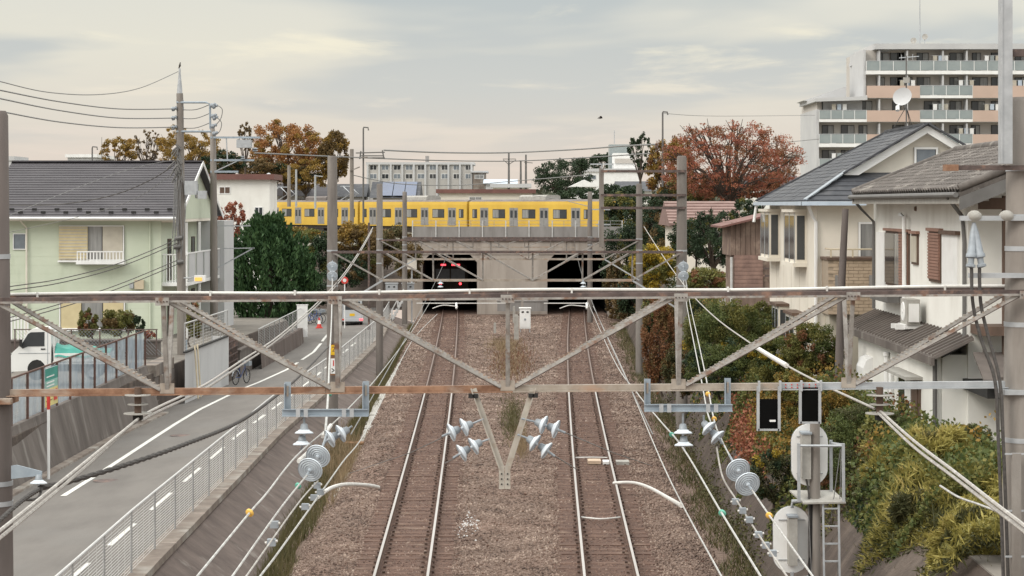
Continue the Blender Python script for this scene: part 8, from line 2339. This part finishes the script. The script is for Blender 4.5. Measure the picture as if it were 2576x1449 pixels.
creeper('green creeper spilling down the bank right of the signal', [(2080, 1040), (2230, 1040), (2260, 1150), (2230, 1260), (2120, 1250), (2060, 1180)], 9000, 'green', 0.085, 0.2, 203, 'weed_green')
creeper('low weeds along the foot of the bank at the right', [(1640, 960), (1720, 960), (1840, 1080), (1850, 1230), (1960, 1449), (1800, 1449), (1700, 1200)], 7000, 'weed_green', 0.06, 0.1, 204, 'weed')


# ---- continuous undergrowth over the top of the bank and the strip before the houses
def gz_right(x, y):
    b = btoe(y)
    return float(np.interp(x, [b, b + 0.5, b + 1.15, b + 2.0, b + 8], [zt(y) - 0.42, 0.55, 1.5, rlot_z(y), rlot_z(y)]))
def undergrowth(name, label, n, y0, y1, x0f, x1f, hmax, leaf, size, seed, keep, aspect=0.65, mode='random'):
    rng = np.random.default_rng(seed)
    out = []
    while len(out) < n:
        y = y0 + (y1 - y0) * rng.random() ** 1.3
        a, b = x0f(y), x1f(y)
        if b <= a: continue
        x = rng.uniform(a, b)
        v = math.sin(x * 1.9 + seed) * math.sin(y * 0.83 + seed * 0.7) + 0.5 * math.sin(x * 4.1 + y * 1.7)
        if v < keep: continue
        edge = min(1.0, (x - a) / 0.7)
        h = hmax * edge * (0.35 + 0.65 * (0.5 + 0.5 * math.sin(x * 2.3 + 1.1) * math.sin(y * 1.15 + seed)) + 0.12 * math.sin(x * 7 + y * 5))
        out.append((x, y, gz_right(x, y) + h * (0.35 + 0.65 * rng.random() ** 0.5)))
    P = np.array(out)
    V, Fc = leaf_cards(P, size, rng, aspect, mode, (P[:, 0].mean(), P[:, 1].mean(), 0.5) if mode != 'random' else None)
    return tag(np_mesh(name, V, Fc, LF[leaf], off=P.mean(0)), label, 'undergrowth', kind='stuff')
ux0 = lambda y: btoe(y) + (1.25 if y < 44 else 0.75 + 0.5 * math.sin(y * 0.9))
ux1 = lambda y: float(np.interp(y, [30, 44, 45, 57, 58, 72, 73, 84, 85, 130], [9.6, 9.6, 9.1, 9.1, 8.2, 8.3, 9.6, 9.8, 9.0, 12]))
undergrowth('undergrowth', 'dense green undergrowth along the top of the right bank', 26000, 36, 100, ux0, ux1, 1.25, 'green', 0.10, 3, -0.9)
undergrowth('undergrowth', 'olive brown undergrowth mixed along the right bank', 25000, 36, 110, ux0, ux1, 1.35, 'olive', 0.10, 5, -0.15)
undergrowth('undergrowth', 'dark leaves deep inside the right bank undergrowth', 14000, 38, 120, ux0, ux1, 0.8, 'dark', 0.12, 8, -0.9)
undergrowth('undergrowth', 'rusty autumn leaves scattered in the right bank undergrowth', 1800, 42, 110, ux0, ux1, 1.4, 'redbrown', 0.09, 11, 0.45)
undergrowth('undergrowth', 'ochre autumn leaves scattered in the right bank undergrowth', 4200, 40, 100, ux0, ux1, 1.4, 'ochre', 0.09, 14, 0.3)
undergrowth('undergrowth', 'yellow bamboo grass leaves on the bank in the lower right', 16000, 32, 45, lambda y: btoe(y) + 1.35 + 0.4 * math.sin(y * 1.3), lambda y: 9.6, 0.9, 'bamboo', 0.24, 17, -0.5, 0.12, 'droop')
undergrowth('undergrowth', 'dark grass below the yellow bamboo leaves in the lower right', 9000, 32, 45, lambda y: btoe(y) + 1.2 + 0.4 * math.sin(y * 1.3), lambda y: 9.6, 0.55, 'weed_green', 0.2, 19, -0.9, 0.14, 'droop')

# bamboo grass masses
def bamboo(label, px, py, Y, w_, h_, n, seed, leaf='bamboo'):
    rng = np.random.default_rng(seed)
    s = F / Y
    c = W(px, py, Y)
    rad = (w_ / 2 / s, w_ / 2 / s * 0.8, h_ / 2 / s)
    t = thing('bamboo_grass', label, 'bamboo grass', (c.x, c.y, c.z - rad[2]))
    n = n * 3
    P, C = clump_points(c, rad, n, 90, 0.2, rng, 0.5, 0.3)
    V, Fc = leaf_cards(P, 0.24, rng, 0.12, 'droop', (c.x, c.y, c.z - rad[2] * 0.3))
    np_mesh('foliage', V, Fc, LF[leaf], t)
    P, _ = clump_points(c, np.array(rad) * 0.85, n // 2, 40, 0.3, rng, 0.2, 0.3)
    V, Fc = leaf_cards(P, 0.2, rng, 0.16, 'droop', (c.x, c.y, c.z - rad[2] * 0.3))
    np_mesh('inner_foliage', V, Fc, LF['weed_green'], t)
    mb = MB()
    for i in range(26):
        e = Vector(C[i])
        b = Vector((c.x + rng.normal(0, 0.25), c.y + rng.normal(0, 0.25), c.z - rad[2]))
        mb.tube([b, b.lerp(e, 0.6) + Vector((0, 0, 0.12)), e], [0.012, 0.01, 0.004], 4)
    part('stems', mb, M['beige'], t)
    return t
bamboo('yellow bamboo grass mound below the white house', 2345, 1175, 40.5, 260, 190, 6500, 301)
bamboo('yellow bamboo grass beside the near right pole', 2450, 1240, 37.5, 190, 160, 5000, 302)
bamboo('bamboo grass drooping on the slope at the lower right corner', 2450, 1390, 33.5, 220, 210, 6000, 303)
bamboo('olive bamboo grass in the hollow right of the signal', 2340, 1295, 37, 210, 130, 4200, 304, 'weed_green')
bamboo('pale bamboo grass between signal and mound', 2245, 1200, 41, 150, 140, 3600, 305)
wire('twisted pale rope hanging in the bamboo grass', [(2365, 1222, 34), (2410, 1250, 33), (2460, 1268, 32), (2505, 1285, 31)], 0.018, 'cable_white', 6, 'rope', 6, 'rope')

# ---- grasses and weeds
LF['redweed'] = leafmat('red_weed', [(0.10, 0.045, 0.03), (0.17, 0.08, 0.05), (0.24, 0.13, 0.08)], 0.15)
def blades(name, label, n, sampler, h, w, leaf, seed, lean=0.35):
    rng = np.random.default_rng(seed)
    B0 = np.array([sampler(rng) for _ in range(n)])
    d = rng.normal(0, lean, (n, 3)); d[:, 2] = 1
    d /= np.linalg.norm(d, axis=1, keepdims=True)
    hh = h * rng.uniform(0.4, 1.3, n)[:, None]
    a = rng.uniform(0, 6.28, n)
    sd_ = np.stack([np.cos(a), np.sin(a), np.zeros(n)], 1) * w / 2
    V = np.stack([B0 - sd_, B0 + sd_, B0 + d * hh], 1).reshape(-1, 3)
    o = np_mesh(name, V, np.arange(n * 3).reshape(-1, 3), LF[leaf], off=B0.mean(0))
    return tag(o, label, 'grass', kind='stuff')
def s_left(rng):
    y = 36 + 110 * rng.random() ** 1.6
    x = rng.uniform(Xtoe(y) - 0.1, min(Lx(y) - 2.55, Xtoe(y) + 0.75 + 0.3 * math.sin(y * 0.6)))
    return (x, y, zt(y) - 0.5)
blades('dry_grass_strip', 'dry brown grass between the retaining wall and the left ballast', 15000, s_left, 0.42, 0.022, 'weed', 401)
def s_left2(rng):
    p = G(870 + rng.normal(0, 32), 1175 + rng.normal(0, 40), -0.48)
    return (min(p.x, Lx(p.y) - 2.4), p.y, -0.5)
blades('dry_grass_tuft', 'taller dry grass below the left face-on discs', 2600, s_left2, 0.6, 0.022, 'dry', 402)
def s_right(rng):
    y = 34 + 115 * rng.random() ** 1.6
    e = 2.45 + 0.25 * math.sin(y * 0.55) + 0.2 * math.sin(y * 1.7 + 1)
    return (Rx(y) + e + (3.9 - e) * rng.random() ** 0.7, y, zt(y) - 0.4)
blades('green_weed_strip', 'green weeds between the right ballast and the bank', 9000, s_right, 0.26, 0.03, 'weed_green', 403, 0.6)
blades('dry_weed_strip', 'brown dry weeds mixed into the green strip right of the ballast', 12000, s_right, 0.3, 0.026, 'weed', 413, 0.6)
def tuft(px, py, spx, spy, z=-0.24):
    def f(rng):
        p = G(px + rng.normal(0, spx), py + rng.normal(0, spy), z)
        return (p.x, p.y, zt(p.y) - 0.24)
    return f
blades('dry_grass_tuft', 'dry brown grass tuft between the tracks in front of the pier', 1700, tuft(1285, 905, 26, 24), 0.3, 0.035, 'dry', 404, 0.8)
blades('dry_grass_tuft', 'reddish low weeds among the dry tuft before the pier', 1500, tuft(1290, 900, 32, 26), 0.28, 0.05, 'redweed', 414, 0.8)
blades('dry_grass_tuft', 'pale seeded grass between the tracks near the white cabinet', 1600, tuft(1270, 862, 20, 10), 0.32, 0.045, 'dry', 405, 0.9)
blades('dry_grass_tuft', 'olive brown grass tuft between the tracks under the near beam', 1500, tuft(1290, 1050, 15, 30), 0.3, 0.026, 'weed', 406, 0.8)
blades('dry_grass_tuft', 'thin dry stalks right of the V bracket', 500, tuft(1312, 1125, 8, 18), 0.4, 0.02, 'dry', 407)
def s_slope(rng):
    y = rng.uniform(31, 60)
    b = btoe(y)
    x = rng.uniform(b + 0.2, b + 2.2)
    return (x, y, float(np.interp(x, [b, b + 0.5, b + 1.15, b + 2.0, b + 8], [-0.42, 0.55, 1.5, rlot_z(y), rlot_z(y)])))
blades('slope_grass', 'thin dry grass growing on the bare brown slope', 900, s_slope, 0.12, 0.012, 'weed', 408, 0.9)
def s_rlot(rng):
    y = rng.uniform(34, 80)
    x = rng.uniform(btoe(y) + 1.9, min(btoe(y) + 4.2, 9.3))
    return (x, y, rlot_z(y))
blades('lot_weeds', 'weeds on the ground beside the right houses', 16000, s_rlot, 0.5, 0.03, 'weed_green', 409)
# distant wooded skyline, one hazy mass
rng = np.random.default_rng(500)
n = 16000
px = rng.uniform(-100, 2700, n)
top = 476 + 9 * np.sin(px / 90) + 7 * np.sin(px / 37 + 1.3) + 5 * np.sin(px / 17)
py = top + (520 - top) * rng.random(n) ** 0.8
P = np.array([W(a, b, rng.uniform(420, 520)) for a, b in zip(px, py)])
P[:, 2] = np.maximum(P[:, 2], 4.4)
V, Fc = leaf_cards(P, 1.6, rng, 0.7)
tag(np_mesh('distant_wood', V, Fc, LF['far'], off=(0, 450, 4.3)), 'far low line of woods on the horizon', 'wood', kind='stuff')
